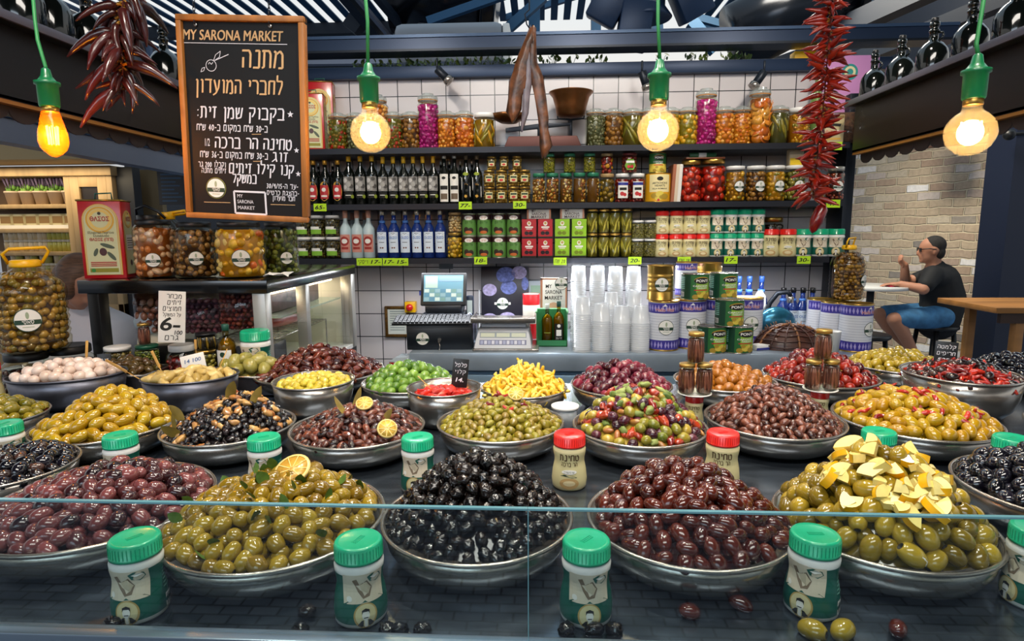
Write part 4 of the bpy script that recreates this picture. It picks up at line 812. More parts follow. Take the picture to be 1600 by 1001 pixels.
rr = random.Random(3); mb.add([(-.05+.02*i, -.02*(j % 2)-.01+.03*j, .003+rr.random()*.02) for j in range(3) for i in range(6)], [(j*6+i, j*6+i+1, j*6+i+7, j*6+i+6) for j in range(2) for i in range(5)], PAPER, False); part('sheet', mb, t)
# ------------------------------------------------------------ left end of the counter: bottles and jars
def pet_bottle(r, h, ms, core, size, seed, handle=True):
    def b():
        pr = [(0, .002), (r*.85, .002), (r*.98, r*.18)]
        for k in range(6): z = h*(.14+.07*k); pr += [(r, z), (r*.95, z+h*.03)]
        pr += [(r, h*.58), (r*1.0, h*.64), (r*.9, h*.72), (r*.62, h*.80), (r*.30, h*.86), (r*.27, h*.88)]
        hd = MB().tube([(-r*.42, 0, h*.90), (-r*.52, -r*.1, h*1.0), (-r*.35, -r*.1, h*1.05), (r*.55, -r*.1, h*1.06), (r*.62, 0, h*1.02), (r*.42, 0, h*.90)], r*.05, YELLOW, 8)
        return [('bottle_body', MB().lathe(pr, PETG, 40)), ('contents', fill(r*.94, .012, h*.815, 'ball', ms, seed, core, size=size, rf=lambda z: float(np.interp(z, [0, .02, h*.18, h*.62, h*.72, h*.80, h*.83], [r*.8, r*.85, r*.93, r*.93, r*.84, r*.58, r*.42]))), None, 'stuff'), ('cap', MB().lathe([(0, h*.865), (r*.40, h*.865), (r*.42, h*.88), (r*.40, h*.93), (r*.34, h*.94), (0, h*.94)], YELLOW, 32)), ('handle', hd, 2), ('sticker', Decal().logo(0, h*.36, r*.36, 0).mb(lambda z: r*1.012), 0)]
    return b
q = at(50, 540, y=1.98); inst('petbottle', pet_bottle(.108, .335, cols('#6a521c', '#8a6c26', '#a08032', '#7a6a28'), '#4a300e', .0148, 8), 'pet_bottle', 'large bottle of green olives with a yellow handle on black-lidded jars', 'bottle', (q.x+.012, 1.98, 1.198), .62, 'big bottles of olives')
def squat(r, h, ms, core, seed, size=.013, lid=BLACK): 
    return lambda: [('glass_body', MB().lathe([(0, .001), (r*.8, .001), (r*.97, .014), (r, h*.4), (r*.9, h*.68), (r*.7, h*.78), (r*.7, h*.84)], JARG, 32)), ('contents', fill(r*.93, .008, h*.62, 'olive', ms, seed, core, size=size), None, 'stuff'), ('lid', MB().lathe([(0, h*.8), (r*.76, h*.8), (r*.78, h*.82), (r*.78, h*.97), (r*.73, h), (r*.6, h*.985), (0, h*.985)], lid, 32))]
inst('squatdark', squat(.080, .143, cols('#3a1c1c', '#4a2826', '#2a1414'), '#150c0a', 2), 'olive_jar', 'squat jar of dark olives with a black lid under the big bottle', 'jar', (at(38, 580, y=1.97).x, 1.985, ZB), 0, 'black-lidded squat jars', scale=1.02)
inst('squatgold', squat(.088, .147, cols('#5c5020', '#756628', '#8a7a34', '#6a5a20'), '#2e260e', 3), 'olive_jar', 'squat jar of green brown olives with a black lid beside the case post', 'jar', (at(112, 580, y=2.10).x, 2.10, ZB), 0, 'black-lidded squat jars')
t = inst('cornerjar', screwjar(.048, .115, 'olive', cols('#6a5a2a', '#83723a', '#97864a'), '#3a3014', .010, 4, WHITE), 'olive_jar', 'jar of pale olives with a flat white lid behind the tray', 'jar', (at(182, 560, y=2.13).x, 2.14, ZB+.02), 0, 'jars behind the trays')
inst('peajar', screwjar(.042, .105, 'ball', cols('#4a5414', '#5c661c', '#6c7424'), '#262c0a', .0055, 5, mat('green_lid', '#0f4a34', .35)), 'pea_jar', 'jar of green capers with a dark green lid', 'jar', (at(231, 560, y=2.17).x, 2.17, ZB+.03), 0, 'jars behind the trays')
inst('anchovy', None, 'anchovy_jar', 'jar of anchovy fillets standing on the dark green lid', 'jar', (at(227, 530, y=2.17).x, 2.165, ZB+.136), 0, 'anchovy jars', scale=.92)
inst('redpj', squat(.058, .115, cols('#8a120c', '#a81c10', '#6a0e0c'), '#4a0806', 6, .012, mat('white_lid', '#d9d6d2', .3)), 'pepper_jar', 'round jar of red peppers with a white lid under the price sign', 'jar', (at(278, 560, y=2.10).x, 2.13, ZB+.03), 0, 'jars behind the trays')
inst('ballj', screwjar(.040, .085, 'ball', cols('#9a8a34', '#b09e44', '#86782a'), '#4a4012', .009, 7, GOLD), 'olive_jar', 'jar of pale round olives under the grilled pepper jar', 'jar', (at(320, 545, y=2.16).x, 2.16, ZB+.035), 0, 'jars behind the trays')
inst('grillj', screwjar(.038, .062, 'strip', cols('#1c1408', '#8a6c1c', '#2a2010'), '#100c06', .005, 8, BLACK), 'pepper_jar', 'low jar of grilled strips standing on the round olives', 'jar', (at(320, 512, y=2.16).x, 2.16, ZB+.121), 0, 'jars behind the trays')
def oil_bottle(h, r, cap, lm, dark=False):
    def b():
        body = BOTG if dark else glass('oil_glass', '#c9b84a', 1.45, .03)
        pr = [(0, .001), (r*.95, .001), (r, .004), (r, h*.60), (r*.85, h*.68), (r*.36, h*.76), (r*.34, h*.90)]
        D = lm(r, h); out = [('glass_body', MB().lathe(pr, body, 24))]
        if not dark: out.append(('oil', MB().lathe([(0, .004), (r*.9, .004), (r*.92, h*.55), (r*.8, h*.65), (r*.3, h*.745), (0, h*.745)], OIL, 20)))
        out += [('cap', MB().cyl(r*.40, h*.88, h, cap, 18)), ('label', D.mb(lambda z: r+.0006), 0)]
        return out
    return b
def oil_label(r, h):
    return Decal().rect(-r*.95, r*.95, h*.06, h*.54, PAPER, 0, 8).rect(-r*.95, r*.95, h*.06, h*.24, INK, 1, 8).disc(0, h*.46, r*.3, r*.3, LOGOG, 1).poly([(-r*.6, h*.34), (-r*.1, h*.38), (r*.6, h*.36), (r*.1, h*.33)], INK, 1).text('שמן זית', 0, h*.17, h*.05, PAPER, 2, 0, r*1.3)
inst('oilb', oil_bottle(.200, .032, mat('oil_cap_green', '#16483c', .4), oil_label), 'olive_oil_bottle', 'bottle of golden olive oil beside the stacked olive jars', 'bottle', (at(352, 545, y=2.12).x, 2.13, ZB+.02), 0, 'olive oil bottles on the counter')
tj('green', at(393, 550, y=2.10).x, 2.135, ZB+.0205, 'green tahini jar at the foot of the case corner', 'tahini jars between the bowls', -.6, s=1.5)
st = thing('jar_riser', 'low black riser under the jars behind the trays', 'stand', (-1.32, 2.17, ZB)); part('riser_board', MB().box(-.22, .40, -.045, .018, 0, .0195, BLACK), st)
# ------------------------------------------------------------ the chalkboard
bt = at(382, 189, y=1.8); bw, bh = .378, .572
cb = thing('chalkboard', 'black chalkboard menu in an oiled wooden frame hanging on chains', 'chalkboard', (bt.x, 1.8, bt.z), rot=(radians(2), radians(2.9), radians(-2)))
part('board', MB().box(-bw/2, bw/2, 0, .012, -bh/2, bh/2, mat('chalkboard_black', '#08090b', .55, var=.3, vscale=5, spec=.3)), cb)
fr = .0165
for n, a in (('frame_rail', (-bw/2, bw/2, bh/2-fr, bh/2)), ('frame_rail', (-bw/2, bw/2, -bh/2, -bh/2+fr)), ('frame_stile', (-bw/2, -bw/2+fr, -bh/2+fr, bh/2-fr)), ('frame_stile', (bw/2-fr, bw/2, -bh/2+fr, bh/2-fr))): part(n, MB().box(a[0], a[1], -.012, .014, a[2], a[3], WOODF), cb, .0025)
D = Decal(); X = lambda u: (u-349)/698*bw*1.06; Z = lambda v: (500-v)/1001*bh*1.035
def T(s, u, v, hpx, m, wpx, b=0.0): [D.text(s, X(u)+o_*(.0009 if hpx > 40 else .0003), Z(v)+o_*.0004, hpx/1001*bh*1.55, m, 0 if o_ < 0 else 1, 0.0, wpx/698*bw*1.06, .12) for o_ in (-1, 1)]
T('MY SARONA MARKET', 305, 128, 44, CHALKO, 520, .0); T('מתנה', 458, 250, 78, CHALKO, 215); T('לחברי המועדון', 325, 372, 62, CHALKO, 460)
T('בקבוק שמן זית:', 330, 490, 52, CHALK, 462); T('★', 592, 480, 28, CHALK, 30, 0) if False else D.poly([(X(592)+.010*(1 if k % 2 == 0 else .42)*sin(pi*k/5), Z(462)+.010*(1 if k % 2 == 0 else .42)*cos(pi*k/5)) for k in range(10)], CHALK)
T('ב-30 ש"ח במקום ב-40 ש"ח', 282, 550, 28, CHALK, 378, .01); T('טחינה הר ברכה', 392, 632, 50, CHALK, 408); T('1/2', 146, 625, 34, CHALK, 26, .01); T('זוג', 530, 690, 44, CHALK, 84); T('ב-30 ש"ח במקום ב-36 ש"ח', 286, 680, 28, CHALK, 364, .01)
T('קנו קילו זיתים', 430, 752, 46, CHALK, 345); T('במשקל', 338, 800, 42, CHALK, 130); T('וקבלו 200 גר', 166, 728, 24, CHALK, 148, .01); T('זיתים מתנה', 174, 756, 22, CHALK, 132, .01); T('-עד ה-30/9/15', 540, 820, 22, CHALK, 168, .01); T('-בהצגת כרטיס', 542, 852, 20, CHALK, 172, .01); T('חבר מועדון', 545, 878, 20, CHALK, 120, .01)
for v, u in ((632, 620), (745, 626)): D.poly([(X(u)+.0085*(1 if k % 2 == 0 else .42)*sin(pi*k/5), Z(v)+.0085*(1 if k % 2 == 0 else .42)*cos(pi*k/5)) for k in range(10)], CHALK)
for a, b, v, m in ((40, 585, 143, CHALK), (386, 436, 562, CHALKO), (388, 430, 692, CHALKO), (112, 256, 902, CHALKO), (474, 606, 900, CHALKO)): D.stroke([(X(a), Z(v)), (X(b), Z(v-2))], .0016, m)
ol = [(X(186)+X(27+349)*cos(k), Z(245)+X(27+349)*sin(k)) for k in np.linspace(0, 2*pi, 22)]; D.stroke(ol, .0016, CHALK)
D.stroke([(X(205), Z(222)), (X(280), Z(192))], .002, CHALK); D.stroke([(X(200), Z(222)), (X(212), Z(195)), (X(238), Z(178)), (X(232), Z(205)), (X(208), Z(220))], .0015, CHALK); D.stroke([(X(130), Z(276)), (X(138), Z(258)), (X(152), Z(254)), (X(146), Z(270)), (X(130), Z(276))], .0014, CHALK); D.stroke([(X(172), Z(240)), (X(178), Z(230)), (X(188), Z(240)), (X(196), Z(230))], .0014, CHALK)
lr = .031; D.disc(X(182), Z(830), lr, lr, mat('logo_rim_lime', '#8a8a3a', .5), 0); D.logo(X(182), Z(830), lr*.95, 1)
for k in ((275, 838), (448, 838), (448, 955), (275, 955)): pass
D.stroke([(X(278), Z(842)), (X(446), Z(842)), (X(450), Z(952)), (X(282), Z(950)), (X(278), Z(842))], .0055, CHALK)
for s, v in (('MY', 872), ('SARONA', 900), ('MARKET', 930)): D.text(s, X({'MY': 310, 'SARONA': 338, 'MARKET': 342}[s]), Z(v), .0145, CHALK, 0, 0, {'MY': .017, 'SARONA': .050, 'MARKET': .053}[s])
part('chalk_writing', D.mb(None, -.0003), cb)
for u in (118, 503):
    mb = MB(); z0 = Z(62)
    for k in range(16): mb.tube([(X(u)+(.0035*cos(a) if k % 2 else 0), -.008+(0 if k % 2 else .0035*cos(a)), z0+.008+k*.011+.0075*sin(a)) for a in np.linspace(0, 2*pi, 9)[:-1]], .0012, BLACKM, 5, closed=True)
    part('chain', mb, cb); part('eyelet', MB().cyl(.005, 0, .003, STEEL, 14, Matrix.Translation((X(u), -.003, z0)) @ Matrix.Rotation(pi/2, 4, 'X')), cb)
# ------------------------------------------------------------ the tiled back wall and the three shelves
YW, YS = 3.92, 3.60
def tilemat():
    m = bpy.data.materials.new('white_wall_tile'); m.use_nodes = True; nt = m.node_tree; b = nt.nodes['Principled BSDF']; b.inputs['Roughness'].default_value = 0.18
    tc = nt.nodes.new('ShaderNodeTexCoord'); mp = nt.nodes.new('ShaderNodeMapping'); mp.inputs['Rotation'].default_value = (radians(-90), 0, 0)
    br = nt.nodes.new('ShaderNodeTexBrick'); br.offset = 0; br.inputs['Scale'].default_value = 1; br.inputs['Brick Width'].default_value = .152; br.inputs['Row Height'].default_value = .152; br.inputs['Mortar Size'].default_value = .0028; br.inputs['Mortar Smooth'].default_value = .05
    br.inputs['Color1'].default_value = (*hx('#c6c1c4'), 1); br.inputs['Color2'].default_value = (*hx('#d0cbcc'), 1); br.inputs['Mortar'].default_value = (*hx('#24262a'), 1)
    nt.links.new(tc.outputs['Object'], mp.inputs[0]); nt.links.new(mp.outputs[0], br.inputs['Vector']); nt.links.new(br.outputs['Color'], b.inputs['Base Color']); return m
TW0, TW1 = -1.62, 1.80
struct('wall_back', MB().box(TW0, TW1, YW, YW+.08, 0, 2.53, tilemat()))
struct('beam_header', MB().box(TW0-.3, TW1+.25, YW-.05, YW+.10, 2.53, 2.600, NAVY), .004)
struct('beam_canopy', MB().box(-2.2, 2.35, YW-.14, YW-.02, 2.668, 2.735, NAVY).box(-2.2, 2.35, YW-.16, YW-.02, 2.655, 2.668, BLACKM).box(-2.2, 2.35, YW-.15, YW-.01, 2.735, 2.752, mat('beam_lip', '#3f5878', .4, .3)))
SZ = [2.075, 1.757, 1.440]   # the tops of the shelves, from the top one down
SHM = mat('shelf_dark', '#1c1d22', .35, .3)
SL, SR = -1.58, [1.70, 1.69, 1.63]
for i, z in enumerate(SZ):
    t = thing('display_shelf', ['top black shelf of the back wall carrying the clamp jars', 'middle black shelf of the back wall carrying the oil bottles', 'bottom black shelf of the back wall carrying ouzo and tahini'][i], 'shelf', (0, YS, z))
    part('board', MB().box(SL, SR[i], -.02, YW-YS, -.030, 0, SHM), t, .003); part('front_edge', MB().box(SL, SR[i], -.024, -.02, -.031, .001, mat('shelf_edge', '#24262e', .4, .4)), t)
t = thing('shelf_upright', 'black upright that holds the shelf ends beside the brick wall', 'upright', (1.742, YS+.10, 0)); part('post', MB().box(0, .055, 0, .20, 0, 2.36, BLACKM), t, .002)
t = thing('shelf_upright', 'black upright that holds the shelf ends behind the chalkboard', 'upright', (-1.65, YS+.06, 0)); part('post', MB().box(0, .05, 0, .22, 0, 2.53, BLACKM), t, .002)
IY = YS+.055
def xz(px, v, y=IY): p = at(px, v, y=y); return p.x, p.z
def wpx(w, px, v, y=IY): return (at(px+w/2, v, y=y)-at(px-w/2, v, y=y)).length
def hgt(px, v0, v1, y=IY): return at(px, v0, y=y).z-at(px, v1, y=y).z
# --- top shelf: clamp jars
SH, TA = (.060, .215), (.064, .315)
GR = cols('#6a6a4a', '#7c7a5a', '#5a5e40'); OR = cols('#d2761a', '#e08a24', '#c4601a', '#e6a040'); BRN = cols('#8a5a1a', '#a06c24', '#7a4c16'); MAG = cols('#b0127a', '#c41c8c', '#94106a'); YEL = cols('#c9900f', '#dba41c', '#b87c0e', '#8a7a1c'); GRY = cols('#7a7426', '#94842c', '#6a661e'); REDG = cols('#b02a14', '#8a6a1c', '#6a6a22')
JR = [(529, 'S', 'chunk', REDG, '#5a5218', .013, 'of red and green pickles', 1), (557, 'S', 'chunk', GR, '#4c4c34', .012, 'of grey green pickles', 2), (591, 'T', 'ball', OR, '#8a4a10', .013, 'tall, of orange pickles behind the bulb', 3), (616, 'S', 'chunk', REDG, '#6a5a20', .012, 'of dark red pickles', 4), (643, 'S', 'ball', BRN, '#4a2c0c', .0165, 'of brown round fruit', 5),
      (670, 'T', 'chunk', MAG, '#8a0c5c', .015, 'tall, of magenta turnips near the bulb', 6), (698, 'S', 'chunk', OR, '#a85a12', .014, 'of orange carrots', 7), (726, 'S', 'chunk', OR, '#b0500e', .016, 'of orange pickles beside the yellow peppers', 8), (757, 'W', 'pepper', YEL, '#7a5a10', .012, 'of yellow peppers', 9),
      (930, 'S', 'chunk', GR, '#4a4a2a', .012, 'of grey green pickles right of the old balance', 2), (958, 'S', 'ball', BRN, '#5a360e', .0175, 'of amber balls', 11), (988, 'B', 'pepper', GRY, '#5c4e12', .011, 'of green peppers, wide', 12), (1014, 'S', 'chunk', OR, '#b86a14', .013, 'of orange pickles behind the bulb glow', 13), (1046, 'S', 'ball', YEL, '#a8760e', .014, 'of yellow pickles right of the bulb', 14), (1073, 'S', 'ball', YEL, '#7a6a14', .0185, 'of big yellow balls', 15),
      (1101, 'T', 'chunk', MAG, '#94105c', .015, 'tall, of magenta turnips at the far side', 6), (1130, 'S', 'ball', OR, '#a85e12', .0155, 'of orange balls beside the magenta turnips', 17), (1157, 'S', 'chunk', OR, '#c07014', .013, 'of orange jam-like pickles', 18), (1184, 'T', 'slice', OR, '#8a4a10', .030, 'tall, of orange slices', 19), (1214, 'S', 'pepper', GRY, '#4c4a24', .012, 'of grey green peppers', 20), (1246, 'W', 'chunk', YEL, '#a8640c', .015, 'of orange yellow peppers behind the chillies', 21)]
for i, (px, ty, st, ms, core, sz, lab, sd) in enumerate(JR):
    x = at(px, 222, y=IY+.02).x
    if ty == 'W': b, rr_, nm = screwjar(.064, .200, st, ms, core, sz, sd, WHITE), 0, 'pickle_jar'
    else: b = clampjar(*{'S': SH, 'T': TA, 'B': (.068, .212)}[ty], st, ms, core, sz, sd)
    inst('clamp%d' % i, b, 'pickle_jar', ('white-capped' if ty == 'W' else 'clamp-lidded')+' glass jar '+lab, 'jar', (x, IY+.02, SZ[0]+.0005), .2*sin(i*2.3)+.9, 'jars on the top shelf')
oil_tin('oil_tin', 'front red olive oil tin on the top shelf beside the chalkboard', (at(494, 222, y=IY+.06).x-.012, IY+.05, SZ[0]+.0005), radians(10), .150, .11, .330)
oil_tin('oil_tin', 'taller red olive oil tin behind the other one on the top shelf', (at(506, 222, y=IY+.2).x, IY+.18, SZ[0]+.0005), radians(10), .16, .11, .425)
p = at(1310, 222, y=IY); t = thing('spice_tin', 'cream rectangular spice tin at the end of the top shelf', 'tin', (p.x-.04, IY, SZ[0]+.0005), radians(-12)); part('tin_body', MB().box(-.055, .055, -.03, .03, 0, .155, mat('spice_tin_cream', '#c2b184', .4)), t, .004)
part('print', Decal().rect(-.052, .052, .135, .150, mat('spice_tin_top', '#8a6a3a', .4), 0, 1).poly([(-.04, .10), (-.01, .11), (.04, .105), (.035, .09), (.0, .095), (-.03, .085)], INK, 0).text('Pelicana', 0, .055, .026, SPRED, 0, 0, .08, .2).rect(-.04, .04, .02, .03, GOLDF, 0, 1).mb(None, -.0305), t)
p = at(1289, 222, y=IY+.05); inst('saltjar', screwjar(.035, .22, 'ball', cols('#b5a894', '#c9bda8'), '#9a8e78', .004, 3, GOLD), 'grain_jar', 'tall narrow jar of pale grains beside the spice tin', 'jar', (p.x, IY+.05, SZ[0]+.0005))
# old balance
sx = at(848, 222, y=IY+.06).x; bal = thing('balance_scale', 'old cast iron balance with a brass pan on the top shelf', 'scale', (sx, IY+.07, SZ[0]+.0005)); IRON = mat('cast_iron_brown', '#5a3530', .5, .4)
part('base', MB().poly([(-.23, 0), (.23, 0), (.20, .07), (-.20, .07)], .12, IRON, Matrix.Translation((0, -.06, 0))), bal, .006)
part('beam', MB().poly([(-.22, .10), (.17, .135), (.17, .150), (0, .150), (-.22, .125)], .016, BLACKM, Matrix.Translation((0, -.01, 0))), bal, .003)
part('pivot_post', MB().cyl(.012, .07, .14, BLACKM, 14, Matrix.Translation((-.02, 0, 0))).cyl(.010, .07, .17, BLACKM, 14, Matrix.Translation((.165, 0, 0))), bal)
part('bracket', MB().tube([(.085, 0, .23), (.088, 0, .175), (.165, 0, .168), (.242, 0, .175), (.245, 0, .23)], .006, BLACKM, 8), bal)
part('brass_pan', MB().lathe([(0, .180), (.060, .180), (.082, .19), (.092, .24), (.108, .295), (.128, .318), (.130, .322), (.122, .318), (.095, .28), (.080, .205), (0, .195)], BRASS, 40, Matrix.Translation((.165, 0, 0))), bal)
part('flat_pan', MB().lathe([(0, .15), (.05, .155), (.10, .18), (.115, .20), (.11, .20), (.05, .165), (0, .16)], BRASS, 32, Matrix.Translation((-.20, 0, 0)), sx=1.0), bal)
# --- middle shelf
def bottle_std(h, r, cap, deco, m=BOTG, neck=.33, sh=.60, caph=.10):
    def b():
        pr = [(0, .001), (r*.92, .001), (r, .005), (r, h*sh), (r*.93, h*(sh+.05)), (r*neck*1.15, h*(sh+.17)), (r*neck, h*(sh+.22)), (r*neck, h*.95), (0, h*.95)]
        return [('glass_body', MB().lathe(pr, m, 20)), ('cap', MB().cyl(r*neck*1.18, h*(1-caph), h, cap, 14)), ('label', deco(r, h).mb(lambda z: r+.0006), 0)]
    return b
def L1(r, h): return Decal().poly([(r*.85*cos(a), h*.30+ (h*.22)*(sin(a) if sin(a) > 0 else .95*sin(a))) for a in np.linspace(0, 2*pi, 25)[:-1]], GOLDF, 0).rect(-r*.72, r*.72, h*.14, h*.44, REDT, 1, 6).disc(0, h*.34, r*.35, h*.045, PAPER, 2, seg=14).rect(-r*.5, r*.5, h*.18, h*.22, PAPER, 2, 4)
def L2(r, h):
    g = mat('label_grey', '#8a8884', .5); D = Decal().rect(-r*1.05, r*1.05, h*.28, h*.58, g, 0, 8)
    for k, (x, z, q) in enumerate(((-.5, .50, .42), (.35, .53, .34), (.1, .42, .45), (-.55, .36, .4), (.6, .38, .38), (0, .32, .3))): D.disc(x*r, z*h, q*r, q*r, mat('label_pebble%d' % (k % 3), ['#d2d0cc', '#4a4846', '#a5a39e'][k % 3], .5), 1+k % 3, seg=14)
    return D.rect(-r*.9, r*.9, h*.14, h*.26, INK, 0, 6).rect(-r*.5, r*.5, h*.19, h*.205, PAPER, 1, 3).disc(r*.75, h*.17, r*.3, h*.04, mat('label_olive', '#8a9a2a', .5), 1, seg=12)
def L3(r, h): return Decal().rect(-r*.95, r*.95, h*.05, h*.62, PAPER, 0, 8).disc(0, h*.54, r*.4, h*.03, INK, 1, seg=14).rect(-r*.8, r*.8, h*.30, h*.38, INK, 1, 6).poly([(-r*.5, h*.46), (0, h*.50), (r*.6, h*.42), (0, h*.43)], INK, 1).rect(-r*.7, r*.7, h*.10, h*.22, mat('label_photo_brown', '#6a5a48', .5), 1, 6)
def L4(r, h): return Decal().poly([(-r*.95, h*.55), (-r*.1, h*.55), (r*.95, h*.36), (r*.95, h*.14), (-r*.1, h*.14), (-r*.95, h*.30)], PAPER, 0).disc(0, h*.62, r*.55, h*.035, mat('label_olive', '#8a9a2a', .5), 1, seg=12).disc(r*.2, h*.28, r*.25, h*.03, INK, 1, seg=12).disc(0, h*.16, r*.28, h*.03, GOLDF, 1, seg=12)
def row(key, builder, name, cat, pxs, v, z, what, group, y=IY, rz=0.0):
    n = len(pxs)
    for k, px in enumerate(pxs):
        x = at(px, v, y=y).x; lab = what if n == 1 else ORD[k]+' '+what
        inst(key, builder, name, lab, cat, (x, y, z+.0005), rz, group)
YC = mat('yellow_cap', '#d2a41a', .4); GC = mat('gold_cap', '#b9862a', .35, .5); SC_ = mat('silver_cap', '#b9b6ac', .3, .7)
bh_ = lambda v0, v: hgt(600, v0, v)
row('b1', bottle_std(.262, .036, GC, L1, caph=.10), 'liqueur_bottle', 'bottle', (492, 510, 530), 313, SZ[1], 'gold-capped bottle with a red arched label from the chalkboard', 'red label bottles')
row('b2', bottle_std(.284, .034, YC, L2, caph=.11, sh=.62), 'oil_bottle', 'bottle', (547, 565, 583), 313, SZ[1], 'tall dark bottle with a grey pebble label and yellow cap', 'tall dark bottles')
row('b2s', bottle_std(.278, .031, YC, lambda r, h: L2(r, h), caph=.14), 'oil_bottle', 'bottle', (600, 616, 632, 647, 662, 678), 313, SZ[1], 'of six shorter dark bottles with thick yellow caps', 'six dark bottles')
row('b3', bottle_std(.280, .029, SC_, L3, caph=.06, neck=.38), 'oil_bottle', 'bottle', (695, 711), 313, SZ[1], 'dark bottle with a tall white label right of the yellow caps', 'white label bottles')
row('b4', bottle_std(.278, .031, mat('brown_cap', '#5a4a30', .4), L4, caph=.08), 'oil_bottle', 'bottle', (729, 746), 313, SZ[1], 'dark bottle with a slanted white label beside the gold jars', 'slanted label bottles')
row('b5', bottle_std(.265, .024, SC_, lambda r, h: Decal().rect(-r, r, .1*h, .3*h, INK, 0, 3)), 'oil_bottle', 'bottle', (500, 522, 690, 703, 720, 738), 308, SZ[1], 'slim dark bottle of the hidden back row of bottles', 'back row bottles', y=IY+.12)
PKL = cols('#b8923c', '#caa852', '#9a7426', '#7a5a1c'); gl = lambda rf: Decal().rect(-.022, .022, .028, .066, mat('antipasti_label', '#d9cf9a', .5), 0, 6).rect(-.018, .018, .05, .06, LOGOG, 1, 5).disc(0, .038, .012, .007, SPRED, 1, seg=12)
gj = screwjar(.0345, .096, 'chunk', PKL, '#6a4a14', .009, 11, GOLD, gl)
for c, px in enumerate((765, 784, 803, 820)):
    for k in (0, 1): inst('goldjar', gj, 'antipasti_jar', ('upper' if k else 'lower')+' jar in the '+ORD[c]+' column of gold-lidded antipasti jars', 'jar', (at(px, 313, y=IY).x, IY, SZ[1]+.0005+k*.0965), 0, 'gold-lidded antipasti jars')
for c, px in enumerate((769, 788, 808)): inst('goldjar', gj, 'antipasti_jar', ORD[c]+' small jar on top of the gold-lidded stack', 'jar', (at(px, 313, y=IY).x, IY, SZ[1]+.0005+.193), 0, 'gold-lidded antipasti jars', scale=.82)
NUT = cols('#c9983c', '#d9b25a', '#b4702a', '#a05a1c', '#e0c88a')
for c, px in enumerate((842, 863, 884, 905, 926)): inst('nutjar%d' % (c % 2), screwjar(.0385, .172, 'chunk', NUT if c % 2 == 0 else cols('#a85a1c', '#8a4a18', '#c4802a', '#d9b25a'), '#6a4414', .011, 12+c, mat('green_jar_lid', '#2a7a5a', .35)), 'antipasti_jar', ORD[c]+' of five tall antipasti jars with green lids', 'jar', (at(px, 313, y=IY).x, IY, SZ[1]+.0005), c*.7, 'green-lidded tall jars')
for c, px in enumerate((858, 890, 921)): inst('peaj', screwjar(.040, .128, 'ball', cols('#7a7414', '#94901c', '#686810'), '#4a4a10', .0055, 6, mat('green_jar_lid', '#2a7a5a', .35), None, .12), 'pea_jar', ORD[c]+' jar of green peppercorns standing on the tall antipasti jars', 'jar', (at(px, 268, y=IY).x, IY, SZ[1]+.173), 0, 'peppercorn jars', scale=.86)
inst('lemj', screwjar(.043, .165, 'ball', cols('#b08a14', '#8a6a10', '#6a4c12'), '#4a3a0e', .018, 14, mat('tan_lid', '#a88a5c', .5)), 'fruit_jar', 'jar of dark yellow balls under the red and yellow jar', 'jar', (at(948, 313, y=IY).x, IY, SZ[1]+.0005), 0, 'odd jars on the middle shelf')
inst('lemk', screwjar(.043, .140, 'ball', cols('#7a1a10', '#96281a', '#c48a1a'), '#4a120c', .018, 15, mat('tan_lid', '#a88a5c', .5)), 'fruit_jar', 'jar of red and yellow fruit standing on the dark yellow balls', 'jar', (at(948, 270, y=IY).x, IY, SZ[1]+.166), 0, 'odd jars on the middle shelf', scale=.82)
pl = lambda rf: Decal().rect(-.030, .030, .025, .118, PAPER, 0, 8).rect(-.030, .030, .098, .114, BLUE, 1, 8).disc(-.006, .05, .012, .012, SPRED, 1, seg=14).disc(.010, .045, .010, .010, SPRED, 1, seg=14).rect(-.02, .02, .07, .085, INK, 1, 4)
for c, px in enumerate((972, 995)): inst('jamj', screwjar(.044, .165, 'chunk', cols('#7a1a12', '#8f2418', '#6a140e'), '#5a100c', .012, 16, WHITE, pl), 'sauce_jar', ('first' if c == 0 else 'second')+' jar of red sauce with a white label beside the yellow tin', 'jar', (at(px, 313, y=IY).x, IY, SZ[1]+.0005), 0, 'red sauce jars')
hl = lambda rf: Decal().poly([(-.036, .045), (-.020, .085), (.020, .085), (.036, .045), (.020, .020), (-.020, .020)], mat('hex_label', '#7aa83c', .5), 0).rect(-.026, .026, .062, .076, PAPER, 1, 6).disc(-.01, .04, .010, .010, SPRED, 1, seg=12).disc(.01, .04, .010, .010, SPRED, 1, seg=12)
inst('hexj', screwjar(.050, .125, 'chunk', cols('#6a1a14', '#7f2a1c'), '#4a100e', .012, 17, mat('lid_dark_red', '#5a1a1c', .4), hl), 'sauce_jar', 'dark red jar with a green six-sided label above the sauce jars', 'jar', (at(983, 270, y=IY).x, IY, SZ[1]+.166), 0, 'odd jars on the middle shelf', scale=.92)
def round_tin(r, h, body, deco, rim=GOLD, ribs=0):
    def b():
        pr = [(0, 0), (r*1.02, 0), (r*1.02, h*.02), (r, h*.03)]
        for k in range(ribs): z = h*(.25+.5*k/max(1, ribs-1)); pr += [(r, z-h*.02), (r*.975, z), (r, z+h*.02)]
        pr += [(r, h*.97), (r*1.02, h*.98), (r*1.02, h), (r*.97, h), (r*.96, h*.975), (0, h*.975)]
        n = len(pr)-1; mats = [rim]*3+[body]*(n-8)+[rim]*5
        out = [('tin_body', MB().lathe(pr, body, 36, mats=mats))]
        if deco: out.append(('label', deco(r, h).mb(lambda z: r+.0006), 0))
        return out
    return b
FOOD = mat('artichoke_print', '#d9c24a', .5); FOOD2 = mat('artichoke_print_dark', '#a88a2a', .5); PG = mat('tin_green', '#2c6a34', .35); PG2 = mat('tin_green_light', '#8cb83c', .4); PDG = mat('tin_green_dark', '#123f2c', .4)
